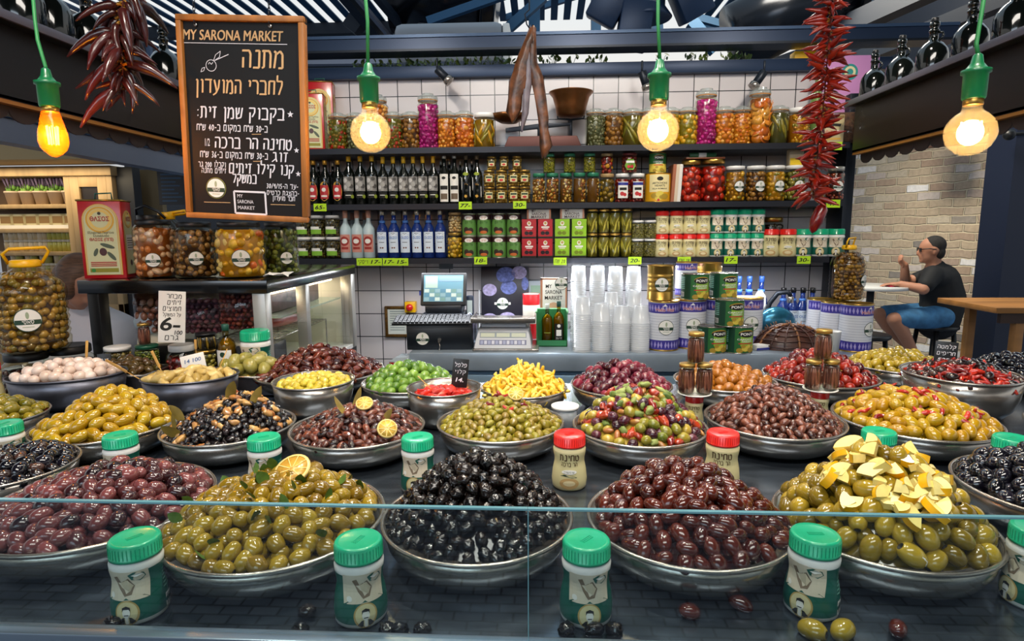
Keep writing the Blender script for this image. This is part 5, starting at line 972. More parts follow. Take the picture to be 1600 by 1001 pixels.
def ponti(r, h, cream=False):
    D = Decal(); a = r*.9 if cream else r*1.0
    if not cream:
        D.rect(-r*2.3, r*2.3, h*.05, h*.95, PDG, 0, 30).rect(-r*.25, r*1.6, h*.05, h*.95, PG, 1, 14).rect(r*.15, r*1.3, h*.30, h*.80, PG2, 2, 9)
        for k in range(7): D.rect(-r*1.5, -r*.75, h*(.42+k*.07), h*(.455+k*.07), mat('label_small_print', '#7fb8a6', .5), 1, 4)
        D.rect(-r*1.3, -r*.8, h*.12, h*.30, PAPER, 1, 3)
        for k in range(6): D.rect(-r*(1.27-.075*k), -r*(1.23-.075*k), h*.14, h*.28, INK, 2, 1)
        cx = r*.62
    else: D.rect(-r*1.5, r*1.5, h*.45, h*.95, PG, 0, 16).rect(-r*1.5, r*1.5, h*.05, h*.45, FOOD, 0, 16); cx = 0
    D.disc(cx, h*.76, r*.62, h*.135, GOLDF, 3); D.disc(cx, h*.745, r*.62, h*.12, INK, 4); D.text('PONTI', cx, h*.70, h*.135, PAPER, 5, .03, r*.95)
    D.text('CARCIOFI', cx-r*.12, h*.52, h*.085, PAPER, 3, .02, r*1.15); D.text('TAGLIATI', cx, h*.44, h*.085, PAPER, 3, .02, r*.8); D.rect(cx-r*.6, cx+r*.5, h*.37, h*.41, SPRED, 3, 6)
    for k, (x, z, q) in enumerate(((-.5, .13, .3), (-.1, .2, .34), (.3, .15, .32), (.55, .24, .25), (-.25, .28, .22), (.15, .29, .2), (.6, .12, .2))): D.disc(cx+x*r, h*z, q*r*.8, q*r*.62, FOOD if k % 2 else FOOD2, 4+k % 3, seg=12)
    return D
def ytin(r, h):
    D = Decal().rect(-r*1.4, r*1.4, h*.04, h*.96, mat('tin_yellow', '#d9a01a', .4), 0, 16).rect(-r*.85, r*.85, h*.35, h*.94, mat('tin_cream_light', '#e9d9a0', .5), 1, 10).disc(0, h*.80, r*.25, h*.07, INK, 2, seg=12)
    D.text('ARTICHOKE', 0, h*.62, h*.09, INK, 2, .02, r*1.2); D.text('HEARTS', 0, h*.53, h*.09, INK, 2, .02, r*.8); D.text('ALLA ROMANA', 0, h*.44, h*.07, INK, 2, .02, r*1.2)
    for k, (x, z, q) in enumerate(((-.4, .22, .3), (0, .28, .32), (.4, .2, .3), (-.1, .14, .28), (.15, .18, .2))): D.disc(x*r, h*z, q*r, q*r*.75, FOOD if k % 2 else FOOD2, 2+k % 3, seg=12)
    return D.disc(-r*.1, h*.08, r*.1, r*.1, SPRED, 5, seg=8)
inst('ytin', round_tin(.073, .167, mat('tin_yellow', '#d9a01a', .4), ytin), 'artichoke_tin', 'yellow tin of artichoke hearts on the middle shelf', 'tin', (at(1027, 313, y=IY+.03).x, IY+.03, SZ[1]+.0005), 0, 'artichoke tins')
inst('ponti_c', round_tin(.066, .155, PG, lambda r, h: ponti(r, h, True)), 'artichoke_tin', 'green artichoke tin standing on the yellow tin', 'tin', (at(1027, 271, y=IY+.03).x, IY+.03, SZ[1]+.168), 0, 'artichoke tins', scale=.74)
for k, (px, c) in enumerate(((1049, '#9a5a3c'), (1054, '#c9b8a0'), (1059, '#d9d4cc'))):
    t = thing('recipe_book', ['brown', 'beige', 'white'][k]+' thin book standing between the yellow tin and the tomatoes', 'book', (at(px, 313, y=IY).x, IY-.02, SZ[1]+.0005), rot=(0, radians(3), 0), group='books on the middle shelf')
    part('pages', MB().box(-.006, .006, .002, .14, .003, .207, PAPER), t); part('cover', MB().box(-.009, -.006, 0, .145, 0, .215, mat('book_cover'+c, c, .5)).box(.006, .009, 0, .145, 0, .215, MATS['book_cover'+c]).box(-.009, .009, -.002, 0, 0, .215, MATS['book_cover'+c]), t)
TOM = cols('#b01c0c', '#c42a12', '#d03a1a', '#9a140a')
for c, (px, r, h) in enumerate(((1078, .060, .235), (1112, .071, .240))): inst('tomj%d' % c, screwjar(r, h, 'ball', TOM, '#6a140a', .024 if c == 0 else .027, 18+c, GOLD, None, .07), 'tomato_jar', ('narrower' if c == 0 else 'wider')+' big jar of whole red tomatoes', 'jar', (at(px, 313, y=IY+.02).x, IY+.02, SZ[1]+.0005), 0, 'tomato jars')
t = thing('serving_board', 'dark tray lying across the two tomato jars', 'tray', (at(1096, 250, y=IY+.02).x, IY+.02, SZ[1]+.2412)); part('board', MB().box(-.10, .12, -.06, .06, 0, .010, BROWNL), t, .003)
t = thing('label_roll', 'green and white roll lying on the tray over the tomato jars', 'roll', (at(1098, 241, y=IY).x, IY, SZ[1]+.2515+.0145)); part('roll_body', MB().cyl(.0140, -.075, .075, mat('roll_green', '#2f5f3c', .4), 20, Matrix.Rotation(pi/2, 4, 'Y')), t); part('roll_label', MB().cyl(.0144, -.025, .02, PAPER, 20, Matrix.Rotation(pi/2, 4, 'Y')), t)
for c, (px, ms, st, core, lab) in enumerate(((1147, YEL, 'chunk', '#8a5a0e', 'yellow peppers'), (1179, BRN, 'ball', '#3a200a', 'brown balls'), (1209, YEL, 'chunk', '#a8740e', 'golden pickles'), (1239, GRY, 'ball', '#3a300e', 'dark green olives'))):
    inst('logoj%d' % c, screwjar(.056, .200, st, ms, core, .016, 21+c, WHITE, lambda rf: Decal().logo(.012, .085, .031, 0), .08), 'pickle_jar', 'white-lidded jar of '+lab+' with a round sticker', 'jar', (at(px, 313, y=IY).x, IY, SZ[1]+.0005), 0, 'sticker jars on the middle shelf')
t = thing('spice_packet', 'small beige packet with a yellow tag on the sticker jars', 'packet', (at(1242, 260, y=IY).x, IY, SZ[1]+.2012)); part('packet_body', MB().box(-.04, .04, -.02, .03, 0, .10, mat('packet_beige', '#a8977c', .6)), t, .003); part('yellow_tag', MB().box(-.036, .040, -.0215, -.0205, .002, .04, mat('yellow_tag', '#d9b81c', .6)), t)
inst('endjar', screwjar(.050, .19, 'chunk', cols('#6a2018', '#8a3a20'), '#3a120c', .014, 30, SC_, lambda rf: Decal().logo(0, .08, .03, 0)), 'pickle_jar', 'jar of dark red pickles at the shelf end behind the chillies', 'jar', (at(1303, 308, y=IY).x, IY, SZ[1]+.0005), 0, 'odd jars on the middle shelf')
# --- bottom shelf
OLJ = cols('#3a3210', '#4c4216', '#5c4a1c'); ol_ = lambda rf: Decal().rect(-.034, .034, .018, .062, PAPER, 0, 8).rect(-.034, .034, .018, .045, mat('label_leaf_green', '#7ab02a', .5), 1, 8).rect(.022, .034, .05, .062, INK, 1, 2)
for c, px in enumerate((477, 499, 522)):
    for k in (0, 1): inst('glabel', screwjar(.046, .128, 'olive', OLJ, '#241c08', .010, 31, WHITE, ol_, .10), 'olive_jar', ('upper' if k else 'lower')+' white-lidded olive jar with a green label, '+ORD[c]+' column from the chalkboard', 'jar', (at(px, 400, y=IY).x, IY, SZ[2]+.0005+k*.1285), 0, 'green label olive jars')
MILK = mat('milky_glass', '#b9cdd2', .2, coat=.5)
def L5(r, h): return Decal().rect(-r*.95, r*.95, h*.13, h*.50, mat('pink_label', '#c98a7c', .5), 0, 8).disc(0, h*.36, r*.75, h*.10, mat('label_red', '#9a2a22', .5), 1, seg=18).disc(0, h*.36, r*.5, h*.05, PAPER, 2, seg=14).rect(-r*.6, r*.6, h*.19, h*.24, mat('label_red', '#9a2a22', .5), 1, 5)
row('milky', bottle_std(.285, .0355, mat('pink_cap', '#c2907c', .45), L5, MILK, .36, .58, .16), 'milky_bottle', 'bottle', (542, 560, 578), 400, SZ[2], 'milky white liqueur bottle with a pink label', 'milky liqueur bottles')
row('milkyb', bottle_std(.275, .032, mat('pink_cap', '#c2907c', .45), L5, MILK, .36, .58, .16), 'milky_bottle', 'bottle', (553, 572), 400, SZ[2], 'milky bottle half hidden in the back row', 'milky liqueur bottles behind', y=IY+.12)
OUZ = glass('blue_bottle_glass', '#5a86d6', 1.45, .03, '#2a4fae', .35)
def L6(r, h): return Decal().rect(-r*.92, r*.92, h*.12, h*.55, mat('ouzo_label', '#d6e2f0', .5), 0, 8).poly([(-r*.7, h*.49), (-r*.3, h*.525), (0, h*.535), (r*.3, h*.525), (r*.7, h*.49), (0, h*.505)], INK, 1).text('OUZO', 0, h*.405, h*.075, mat('ouzo_blue', '#3f78c0', .5), 1, .02, r*1.4).rect(-r*.45, r*.45, h*.33, h*.34, INK, 1, 3).disc(-r*.18, h*.22, r*.14, r*.14, BROWNL, 1, seg=10).disc(r*.2, h*.22, r*.14, r*.14, BROWNL, 1, seg=10)
def ouzo(capm, h=.283, r=.034): 
    def b():
        parts = bottle_std(h, r, capm, L6, OUZ, .36, .58, .10)(); parts.append(('neck_ring', MB().lathe([(r*.52, h*.74), (r*.56, h*.75), (r*.50, h*.79), (r*.45, h*.79)], mat('ouzo_ring', '#4a7fd0', .4), 18))); return parts
    return b
row('ouzo', ouzo(SC_), 'ouzo_bottle', 'bottle', (599, 617, 635, 653, 671, 689), 400, SZ[2], 'of six blue ouzo bottles on the bottom shelf', 'ouzo bottles on the shelf')
inst('lemonj', screwjar(.044, .150, 'ball', cols('#c9960e', '#d9ac1c', '#e3bc3a'), '#8a660a', .0145, 33, GOLD), 'pickle_jar', 'jar of yellow balls below the garlic jar on the bottom shelf', 'jar', (at(711, 400, y=IY).x, IY, SZ[2]+.0005), 0, 'odd jars on the bottom shelf')
inst('garlj', screwjar(.040, .118, 'ball', cols('#c9a878', '#b8905c', '#d9bf94'), '#7a5a34', .009, 34, mat('tan_lid', '#a88a5c', .5)), 'garlic_jar', 'jar of pale garlic standing on the yellow balls', 'jar', (at(711, 360, y=IY).x, IY, SZ[2]+.151), 0, 'odd jars on the bottom shelf')
def L7(r, h): return Decal().rect(-r*1.5, r*1.5, h*.05, h*.95, mat('vine_tin_green', '#58883e', .4), 0, 16).rect(-r*1.5, r*1.5, h*.72, h*.95, mat('vine_tin_dark', '#35181c', .4), 1, 16).disc(0, h*.80, r*.62, h*.10, PAPER, 2, seg=18).text('קוקי', 0, h*.77, h*.10, SPRED, 3, .02, r*.7).text('עלי גפן', 0, h*.56, h*.13, mat('vine_text', '#1c3a14', .5), 1, .03, r*1.1).disc(-r*.35, h*.26, r*.4, h*.14, mat('vine_dark', '#2a1c14', .4), 1, seg=12).disc(r*.3, h*.24, r*.4, h*.13, mat('vine_dark', '#2a1c14', .4), 2, seg=12).disc(0, h*.16, r*.5, h*.07, mat('vine_orange', '#c4662a', .4), 3, seg=12)
for c, px in enumerate((734, 757, 780, 803)):
    for k in (0, 1): inst('vtin', round_tin(.0415, .130, mat('vine_tin_green', '#58883e', .4), L7, SC_), 'vine_leaf_tin', ('upper' if k else 'lower')+' green vine leaf tin in the '+ORD[c]+' column from the garlic jar', 'tin', (at(px, 400, y=IY).x, IY, SZ[2]+.0005+k*.131), 0, 'vine leaf tins')
def carton(col, dark):
    def b():
        w, h = .0425, .112; c = mat('carton'+col, col, .35, coat=.2); D = Decal().rect(-w, w, h*.0, h*.10, INK, 0, 1)
        D.disc(0, h*.78, w*.28, h*.12, PAPER, 0, seg=16).disc(0, h*.80, w*.18, h*.07, mat('emblem_gold', '#b79a5a', .5), 1, seg=12).rect(-w*.55, w*.55, h*.55, h*.63, PAPER, 0, 1).rect(-w*.4, w*.4, h*.48, h*.52, PAPER, 0, 1)
        for x in (-.35, .25): D.disc(x*w, h*.28, w*.3, h*.10, mat('carton_olive'+dark, dark, .3), 1, seg=14)
        return [('box_body', MB().box(-w, w, 0, .07, 0, h, c)), ('print', D.mb(None, 0))]
    return b
for nm, pxs, col, dark, w1 in (('red', (827, 852), '#a8141c', '#1c0c12', 'red'), ('green', (878, 904), '#8ab81c', '#6a7a14', 'lime green')):
    for c, px in enumerate(pxs):
        for k in (0, 1): inst('carton'+nm, carton(col, dark), 'olive_carton', ('upper' if k else 'lower')+' '+w1+' olive carton, '+('nearer the vine leaf tins' if c == 0 else 'farther from the vine leaf tins'), 'carton', (at(px, 400, y=IY).x, IY-.035, SZ[2]+.0005+k*.113), 0, w1+' olive cartons')
    x = (at(pxs[0], 342, y=IY).x+at(pxs[1], 342, y=IY).x)/2; t = thing('market_sign', 'small white market sign box on the '+w1+' cartons', 'sign', (x+.01, IY-.03, SZ[2]+.2275)); part('sign_box', MB().box(-.070, .070, 0, .05, 0, .056, PAPER).box(-.070, -.060, -.001, .0, 0, .056, mat('sign_orange', '#c98a6a', .5)).box(.060, .070, -.001, 0, 0, .056, mat('sign_orange', '#c98a6a', .5)), t)
    D = Decal()
    for s, z, wd, cx in (('MY', .039, .024, -.030), ('SARONA', .022, .085, 0), ('MARKET', .004, .090, 0)): D.text(s, cx, z, .021, mat('sign_grey', '#5a4a4c', .6), 0, .01, wd)
    part('lettering', D.mb(None, -.001), t)
PK = cols('#948618', '#ac9c2a', '#7a7416', '#c2b040')
for c, px in enumerate((925, 943, 960, 978)):
    for k in (0, 1): inst('picklej', screwjar(.0345, .141, 'strip' if False else 'pepper', PK, '#6a6016', .0075, 36+c, GOLD, None, .07), 'pickle_jar', ('upper' if k else 'lower')+' tall jar of green peppers, '+ORD[c]+' column from the lime cartons', 'jar', (at(px, 400, y=IY).x, IY, SZ[2]+.0005+k*.1415), 0, 'tall green pepper jars')
for c, px in enumerate((996, 1015)):
    for k in (0, 1): inst('capj', screwjar(.0375, .107, 'ball', cols('#6e662a', '#807636', '#5c5420'), '#3a3412', .0055, 40, WHITE, None, .09), 'caper_jar', ('upper' if k else 'lower')+' small white-lidded jar of capers, '+('beside the green peppers' if c == 0 else 'beside the red-lidded tahini'), 'jar', (at(px, 400, y=IY).x, IY, SZ[2]+.0005+k*.1075), 0, 'caper jars')
for c, px in enumerate((1033, 1055, 1076, 1097)):
    for k in (0, 1): tj('red', at(px, 400, y=IY).x, IY, SZ[2]+.0005+k*.1195*1.13, ('upper' if k else 'lower')+' red-lidded tahini jar in the '+ORD[c]+' column on the bottom shelf', 'tahini jars on the shelf', .12, s=1.13)
for c, px in enumerate((1118, 1139, 1160, 1181)):
    for k in (0, 1): tj('green', at(px, 400, y=IY).x, IY, SZ[2]+.0005+k*.1195*1.15, ('upper' if k else 'lower')+' green tahini jar in the '+ORD[c]+' column on the bottom shelf', 'green tahini jars on the shelf', .2, s=1.15)
for c, px in enumerate((1202, 1229)): tj('red', at(px, 400, y=IY).x, IY, SZ[2]+.0005, ('first' if c == 0 else 'second')+' single red-lidded tahini jar right of the stacked green ones', 'tahini jars on the shelf', .1, s=1.35)
for c, px in enumerate((1253, 1279, 1304)): tj('green', at(px, 398, y=IY).x, IY, SZ[2]+.0005, ORD[c]+' of the last three green tahini jars at the shelf end', 'green tahini jars on the shelf', .1, s=1.35)
inst('darkj', screwjar(.040, .135, 'chunk', cols('#2a2018', '#3a2c20'), '#14100a', .01, 44, GOLD), 'spice_jar', 'dark glass jar in the back row behind the single red lids', 'jar', (at(1203, 395, y=IY+.12).x, IY+.12, SZ[2]+.0005), 0, 'odd jars on the bottom shelf', scale=1.7)
# --- price tags on the shelf edges
def ptag(px, v, text, lab):
    p = at(px, v, y=YS-.0275); t = thing('price_tag', lab, 'price tag', p, 0, 'lime price tags'); part('card', MB().box(-.038, .038, 0, .002, -.022, .022, LIME), t); part('writing', Decal().text(text, 0, -.010, .030, INK, 0, .02, .060, .2).mb(None, -.0002), t)
for px, v, s, lab in ((1305, 228, '39-', 'lime price tag on the top shelf below the spice tin'), (500, 324, '65-', 'lime price tag under the red label bottles'), (727, 321, '77-', 'lime price tag under the slanted label bottles'), (812, 320, '30-', 'lime price tag under the gold antipasti jars'), (1302, 318, '49-', 'lime price tag at the end of the middle shelf behind the chillies'),
    (567, 409, 'ויסקי', 'lime price tag under the milky bottles, first of a row of four'), (587, 409, '17-', 'second lime price tag of the row of four under the ouzo'), (608, 409, '17-', 'third lime price tag of the row of four under the ouzo'), (628, 409, '15-', 'last lime price tag of the row of four under the ouzo'), (751, 407, '18-', 'lime price tag below the vine leaf tins'), (875, 408, '20 שח', 'lime price tag below the lime green cartons'),
    (992, 407, '20-', 'lime price tag below the caper jars'), (1069, 407, '18 שח', 'lime price tag below the red-lidded tahini jars'), (1142, 406, '17-', 'lime price tag below the stacked green tahini jars'), (1256, 406, '30-', 'lime price tag below the last green tahini jars')): ptag(px, v, s, lab)
# ------------------------------------------------------------ the steel back counter and what stands on it
ZC2, YC2 = .97, 3.10
bx0, bx1 = at(640, 572, y=YC2).x, at(1362, 580, y=YC2).x
bc = thing('back_counter', 'stainless steel work counter along the tiled wall', 'counter', (0, YC2, 0))
part('worktop', MB().box(bx0, bx1, 0, .80, ZC2-.095, ZC2, mat('worktop_steel', '#a3b2c0', .28, .45, var=.2, vscale=5)), bc, .004); part('cabinet_body', MB().box(bx0+.04, bx1-.1, .06, .78, 0, ZC2-.095, mat('cabinet_steel', '#6f8496', .35, .7)), bc)
part('drawer_band', MB().box(bx0+.10, bx1-.2, .03, .06, ZC2-.20, ZC2-.125, mat('band_blue', '#9fbdd2', .3, .35)), bc, .003); part('splash_strip', MB().box(bx0, bx1, .78, .80, ZC2, ZC2+.05, STEEL), bc)
def cb(px, v, y): p = at(px, v, y=y); return p.x
CYI = 3.26
t = thing('cash_drawer', 'black cash drawer with a round sticker and keys in the lock', 'cash drawer', (cb(690, 540, 3.24), 3.18, ZC2+.0005), radians(4)); w = .175
part('drawer_body', MB().box(-w, w, 0, .36, 0, .135, mat('drawer_black', '#141a22', .4)), t, .004); df_ = part('drawer_front', MB().box(-w+.008, w-.008, -.004, 0, .01, .118, mat('drawer_front_black', '#0e131a', .35)), t, .0015)
part('sticker', Decal().logo(-.09, .062, .036, 0).mb(None, -.0045), df_); lk_ = part('lock', MB().cyl(.010, 0, .008, STEEL, 14, Matrix.Translation((.0, -.003, .055)) @ Matrix.Rotation(pi/2, 4, 'X')), df_); part('key', MB().box(-.006, .006, -.03, -.011, .045, .065, STEEL).tube([(0, -.02, .048), (.004, -.024, .02), (-.004, -.024, -.008)], .003, STEEL, 6), t)
t = thing('keyboard', 'black keyboard lying over the cash drawer', 'keyboard', (cb(684, 530, 3.20)-.0, 3.155, ZC2+.136), radians(3), rot=(radians(9), 0, radians(3))); part('case', MB().box(-.235, .19, 0, .15, 0, .012, BLACK), t, .003); mb = MB()
for j in range(5):
    for i in range(18): mb.box(-.225+i*.0225, -.207+i*.0225, .012+j*.027, .034+j*.027, .012, .018, mat('key_dark', '#2a2b33', .5))
part('keys', mb, t)
t = thing('pos_terminal', 'black touch screen till with a lit tilted display', 'cash register', (cb(694, 500, 3.44), 3.46, ZC2+.0005), scale=.84); DK = mat('till_dark', '#1d222b', .35)
part('base', MB().box(-.14, .14, -.10, .12, .135, .20, DK), t, .006); part('lower_box', MB().box(-.18, .16, -.14, .16, 0, .135, BLACK), t, .004); part('neck', MB().box(-.125, .13, -.06, .10, .20, .255, DK), t, .012)
R = Matrix.Translation((0, -.05, .25)) @ Matrix.Rotation(radians(-18), 4, 'X'); sf_ = part('screen_frame', MB().box(-.155, .155, -.01, .025, 0, .225, BLACK, R), t, .005)
sc = Decal(); se = lambda n, c: mat('screen_'+n, c, .3, emit=.14); sc.rect(-.135, .135, .025, .208, se('sky', '#6fa3b8'), 0, 1); sc.rect(-.125, -.04, .12, .20, se('pane', '#b9d3c8'), 1, 1); sc.rect(-.03, .13, .165, .20, se('bar', '#88a9c9'), 1, 1)
for j in range(3):
    for i in range(7): sc.rect(-.13+i*.037, -.097+i*.037, .03+j*.029, .054+j*.029, se('tile%d' % ((i+j) % 4), ['#8fb6c0', '#5f93ad', '#cfe2da', '#7aa5a0'][(i+j) % 4]), 1, 1)
mb = MB(); sc.onto(mb, None, -.0105, M=R); part('display', mb, sf_)
t = thing('cordless_phone', 'cordless phone standing upright in its cradle beside the till', 'phone', (cb(734, 495, 3.50), 3.52, ZC2+.0005), scale=.9); part('cradle', MB().box(-.04, .04, -.05, .05, 0, .10, BLACK), t, .01); part('handset', MB().box(-.024, .024, -.016, .016, .08, .285, mat('phone_dark', '#1a2230', .35)), t, .010); part('phone_display', Decal().rect(-.017, .017, .17, .255, mat('phone_face', '#c9d6d2', .4), 0, 1).mb(None, -.0165), t)
t = thing('receipt_paper', 'pale blue folded paper leaning beside the till', 'paper', (cb(727, 515, 3.36), 3.36, ZC2+.137), rot=(radians(40), radians(-35), 0)); part('sheet', MB().box(-.05, .05, -.006, .006, 0, .022, mat('pale_blue_paper', '#b9c3e0', .6)), t, .002)
t = thing('framed_licence', 'small licence in an ornate gilt frame on the tiles', 'frame', at(621, 502, y=YW-.012)); w, h = hgt(621, 481, 523, YW)*.38, hgt(621, 481, 523, YW)/2
part('paper', MB().box(-w, w, -.004, .010, -h, h, mat('licence_paper', '#d2d6cc', .6)), t); GF = mat('gilt_frame', '#6a4a1c', .4, .4, var=.5, vscale=60)
for a in ((-w-.012, -w+.006, -h-.012, h+.012), (w-.006, w+.012, -h-.012, h+.012), (-w, w, -h-.012, -h+.006), (-w, w, h-.006, h+.012)): part('frame_side', MB().box(a[0], a[1], -.012, .010, a[2], a[3], GF), t, .002)
D = Decal()
for k in range(9): D.rect(-w*.7, w*.7, h*(.72-k*.17), h*(.77-k*.17), mat('licence_ink', '#7f8a88', .7), 0, 1)
part('print', D.mb(None, -.0045), t)
t = thing('emergency_button', 'yellow box with a red emergency button on the tiles', 'switch', at(642, 479, y=YW-.03)); part('box_body', MB().box(-.035, .035, -.03, .028, -.035, .035, YELLOW), t, .005); part('button', MB().lathe([(0, .03), (.018, .03), (.022, .036), (.022, .05), (.016, .058), (0, .06)], RED, 24, Matrix.Rotation(pi/2, 4, 'X')), t)
t = thing('notice_strip', 'small dark notice stuck high on the tiles below the shelf', 'notice', at(697, 413, y=YW-.004)); part('plate', MB().box(-.045, .045, -.002, .003, -.028, .016, mat('notice_grey', '#5a6068', .5)), t)
t = thing('blue_mark', 'little blue sticker on the tiles left of the till screen', 'sticker', at(657, 458, y=YW-.003)); part('print', MB().box(-.008, .008, -.001, .002, -.014, .014, mat('mark_blue', '#3a4aa8', .6)), t)
# poster of powdered buns
pp, pq = at(752, 500, y=3.80), at(826, 416, y=3.80); t = thing('poster_board', 'dark poster of pale purple stone-like scoops standing behind the scale', 'poster', (pp.x, 3.80, pp.z-.05), rot=(radians(-4), 0, 0)); w, h = pq.x-pp.x, pq.z-pp.z+.05
part('board', MB().box(0, w, 0, .012, 0, h, mat('poster_dark', '#15131f', .4)), t, .002); D = Decal(); B1, B2 = mat('scoop_lilac', '#a79cc4', .6, var=.5, vscale=60), mat('scoop_blue', '#6470b0', .6, var=.6, vscale=60)
for x, z, r, m in ((.18, .13, .17, B1), (.55, .13, .20, B1), (.92, .14, .12, B2), (.18, .62, .15, B1), (.58, .66, .17, B2), (.92, .72, .16, B2), (.52, .86, .20, B2), (.80, .90, .16, B1)): D.disc(x*w, z*h, min(r*w, x*w-.002, w-x*w-.002) if x > .8 else r*w, r*w*.85, m, int(x*10) % 3, seg=20)
D.rect(w*.28, w*.62, h*.38, h*.42, PAPER, 3, 1); D.logo(w*.45, h*.40, w*.13, 3); part('print', D.mb(None, -.0005), t)
part('acrylic_stand', MB().box(-.012, -.006, -.03, .01, 0, h*.62, PLAST), t)
# scale
t = thing('shop_scale', 'white electronic shop scale with a steel weighing pan', 'scale', (cb(788, 535, 3.28), 3.25, ZC2+.0005)); SW = mat('scale_white', '#c9ccd2', .35)
part('housing', MB().add([(-.155, -.10, .012), (.155, -.10, .012), (.155, .17, .012), (-.155, .17, .012), (-.135, -.045, .105), (.135, -.045, .105), (.135, .17, .125), (-.135, .17, .125)], [(3, 2, 1, 0), (4, 5, 6, 7), (0, 1, 5, 4), (1, 2, 6, 5), (2, 3, 7, 6), (3, 0, 4, 7)], SW, False), t, .006)
R = Matrix.Translation((0, -.1, .012)) @ Matrix.Rotation(-atan2(.055, .093), 4, 'X'); D = Decal().rect(-.125, .125, .062, .094, mat('scale_display', '#8f9aa2', .3), 0, 1).rect(-.12, -.045, .067, .089, mat('lcd', '#c3c9b4', .3), 1, 1).rect(-.035, .035, .067, .089, MATS['lcd'], 1, 1).rect(.045, .12, .067, .089, MATS['lcd'], 1, 1).rect(-.125, .125, .022, .050, mat('scale_keys', '#6a6f90', .4), 0, 1)
for k in range(12): D.rect(-.12+k*.02, -.105+k*.02, .026, .046, mat('scale_key%d' % (k % 2), ['#9aa0c0', '#c9cbd8'][k % 2], .4), 1, 1)
mb = MB(); D.onto(mb, None, -.0004, M=R); part('control_panel', mb, t); part('pan_support', MB().box(-.12, .12, -.02, .15, .115, .145, SW), t, .004)
part('weighing_pan', MB().box(-.165, .165, -.07, .18, .145, .152, STEEL).box(-.165, .165, -.075, -.068, .145, .172, STEEL).box(-.172, -.165, -.075, .18, .145, .172, STEEL).box(.165, .172, -.075, .18, .145, .172, STEEL), t, .002); part('foot_tray', MB().box(-.16, .19, -.115, .18, 0, .012, STEEL), t, .003)
# basket with oil bottles and sign
t = thing('green_basket', 'green plastic basket holding two olive oil bottles', 'basket', (cb(862, 540, 3.34), 3.35, ZC2+.0005)); GB = glass('green_basket_plastic', '#8fd0a4', 1.4, .2, '#3f9a62', .7); mb = MB()
part('basket_wall', MB().box(-.085, -.080, -.07, .07, 0, .19, GB).box(.080, .085, -.07, .07, 0, .19, GB).box(-.085, .085, .066, .07, 0, .19, GB).box(-.085, .085, -.07, .07, 0, .005, GB).box(-.085, .085, -.07, -.066, 0, .035, GB), t)
part('rim', MB().tube([(-.085, -.07, .19), (-.085, .07, .19), (.085, .07, .19), (.085, -.07, .19)], .006, mat('basket_rim_green', '#7ac08c', .4), 6), t)
inst('oilc', oil_bottle(.225, .031, mat('white_cap', '#d9e0d4', .4), lambda r, h: Decal().rect(-r*.6, r*.6, h*.3, h*.32, mat('label_olive', '#8a9a2a', .5), 0, 4)), 'olive_oil_bottle', 'clear bottle of olive oil with a pale cap in the green basket', 'bottle', (cb(855, 535, 3.31), 3.32, ZC2+.006), 0, 'oil bottles in the basket')
inst('oild', oil_bottle(.240, .031, mat('oil_cap_green', '#16483c', .4), lambda r, h: Decal().rect(-r*.8, r*.8, h*.10, h*.50, INK, 0, 6).disc(0, h*.45, r*.3, r*.3, PAPER, 1, seg=12).rect(-r*.45, r*.45, h*.22, h*.36, PAPER, 1, 4).text('זית', 0, h*.14, h*.06, PAPER, 1, 0, r)), 'olive_oil_bottle', 'olive oil bottle with a black label in the green basket', 'bottle', (cb(873, 535, 3.31), 3.32, ZC2+.006), 0, 'oil bottles in the basket')
p = at(865, 500, y=3.42); t = thing('market_sign', 'tall white market sign with an orange border behind the oil bottles', 'sign', (p.x, 3.455, ZC2+.0005)); hs = at(865, 434, y=3.455).z-ZC2; w = .075
part('sign_panel', MB().box(-w, w, 0, .008, 0, hs, PAPER), t, .001); OB = mat('sign_orange', '#c98a6a', .5); D = Decal().rect(-w, -w+.012, 0, hs, OB, 0, 1).rect(-w, w, hs-.010, hs, OB, 0, 1).rect(w-.008, w, 0, hs, OB, 0, 1)
for s, z, wd in (('MY', .84, .035), ('SARONA', .75, .095), ('MARKET', .66, .100)): D.text(s, -.045+wd/2 if s == 'MY' else .0, hs*z, .030, INK, 1, .01, wd)
D.disc(.0, hs*.55, .03, .024, mat('sign_peach', '#e0b090', .5), 1, seg=14); part('lettering', D.mb(None, 0), t)
t = thing('round_sign', 'round shop sticker sign clipped to a wire beside the market sign', 'sign', (at(877, 443, y=3.40).x, 3.40, at(877, 443, y=3.40).z)); part('disc', MB().cyl(.036, -.002, .003, LOGOG, 28, Matrix.Rotation(pi/2, 4, 'X')), t); part('print', Decal().logo(0, 0, .0355, 0).mb(None, -.0035), t); part('wire', MB().tube([(.03, 0, 0), (.06, .005, .012), (.10, .01, .014), (.10, .02, -.10), (.05, .05, -.262)], .0025, BLACKM, 6), t)
t = thing('coffee_tin', 'small red and white tin behind the green basket', 'tin', (cb(830, 480, 3.55), 3.56, ZC2+.0005)); part('tin_body', MB().cyl(.05, 0, .262, mat('tin_white', '#c9c4b8', .4), 24), t); part('red_band', MB().lathe([(.0505, .20), (.0505, .262), (.05, .263)], REDT, 24), t); part('red_band', MB().lathe([(.0505, .0), (.0505, .09)], REDT, 24), t)
t = thing('wall_dispenser', 'grey paper dispenser on the tiles behind the tins', 'dispenser', at(838, 452, y=YW-.05)); part('dispenser_body', MB().box(-.055, .055, -.04, .048, -.06, .06, mat('dispenser_grey', '#9aa4ac', .4)), t, .006); part('slot', MB().box(-.035, .035, -.042, -.039, -.04, .03, mat('dispenser_print', '#7f9a84', .5)), t)
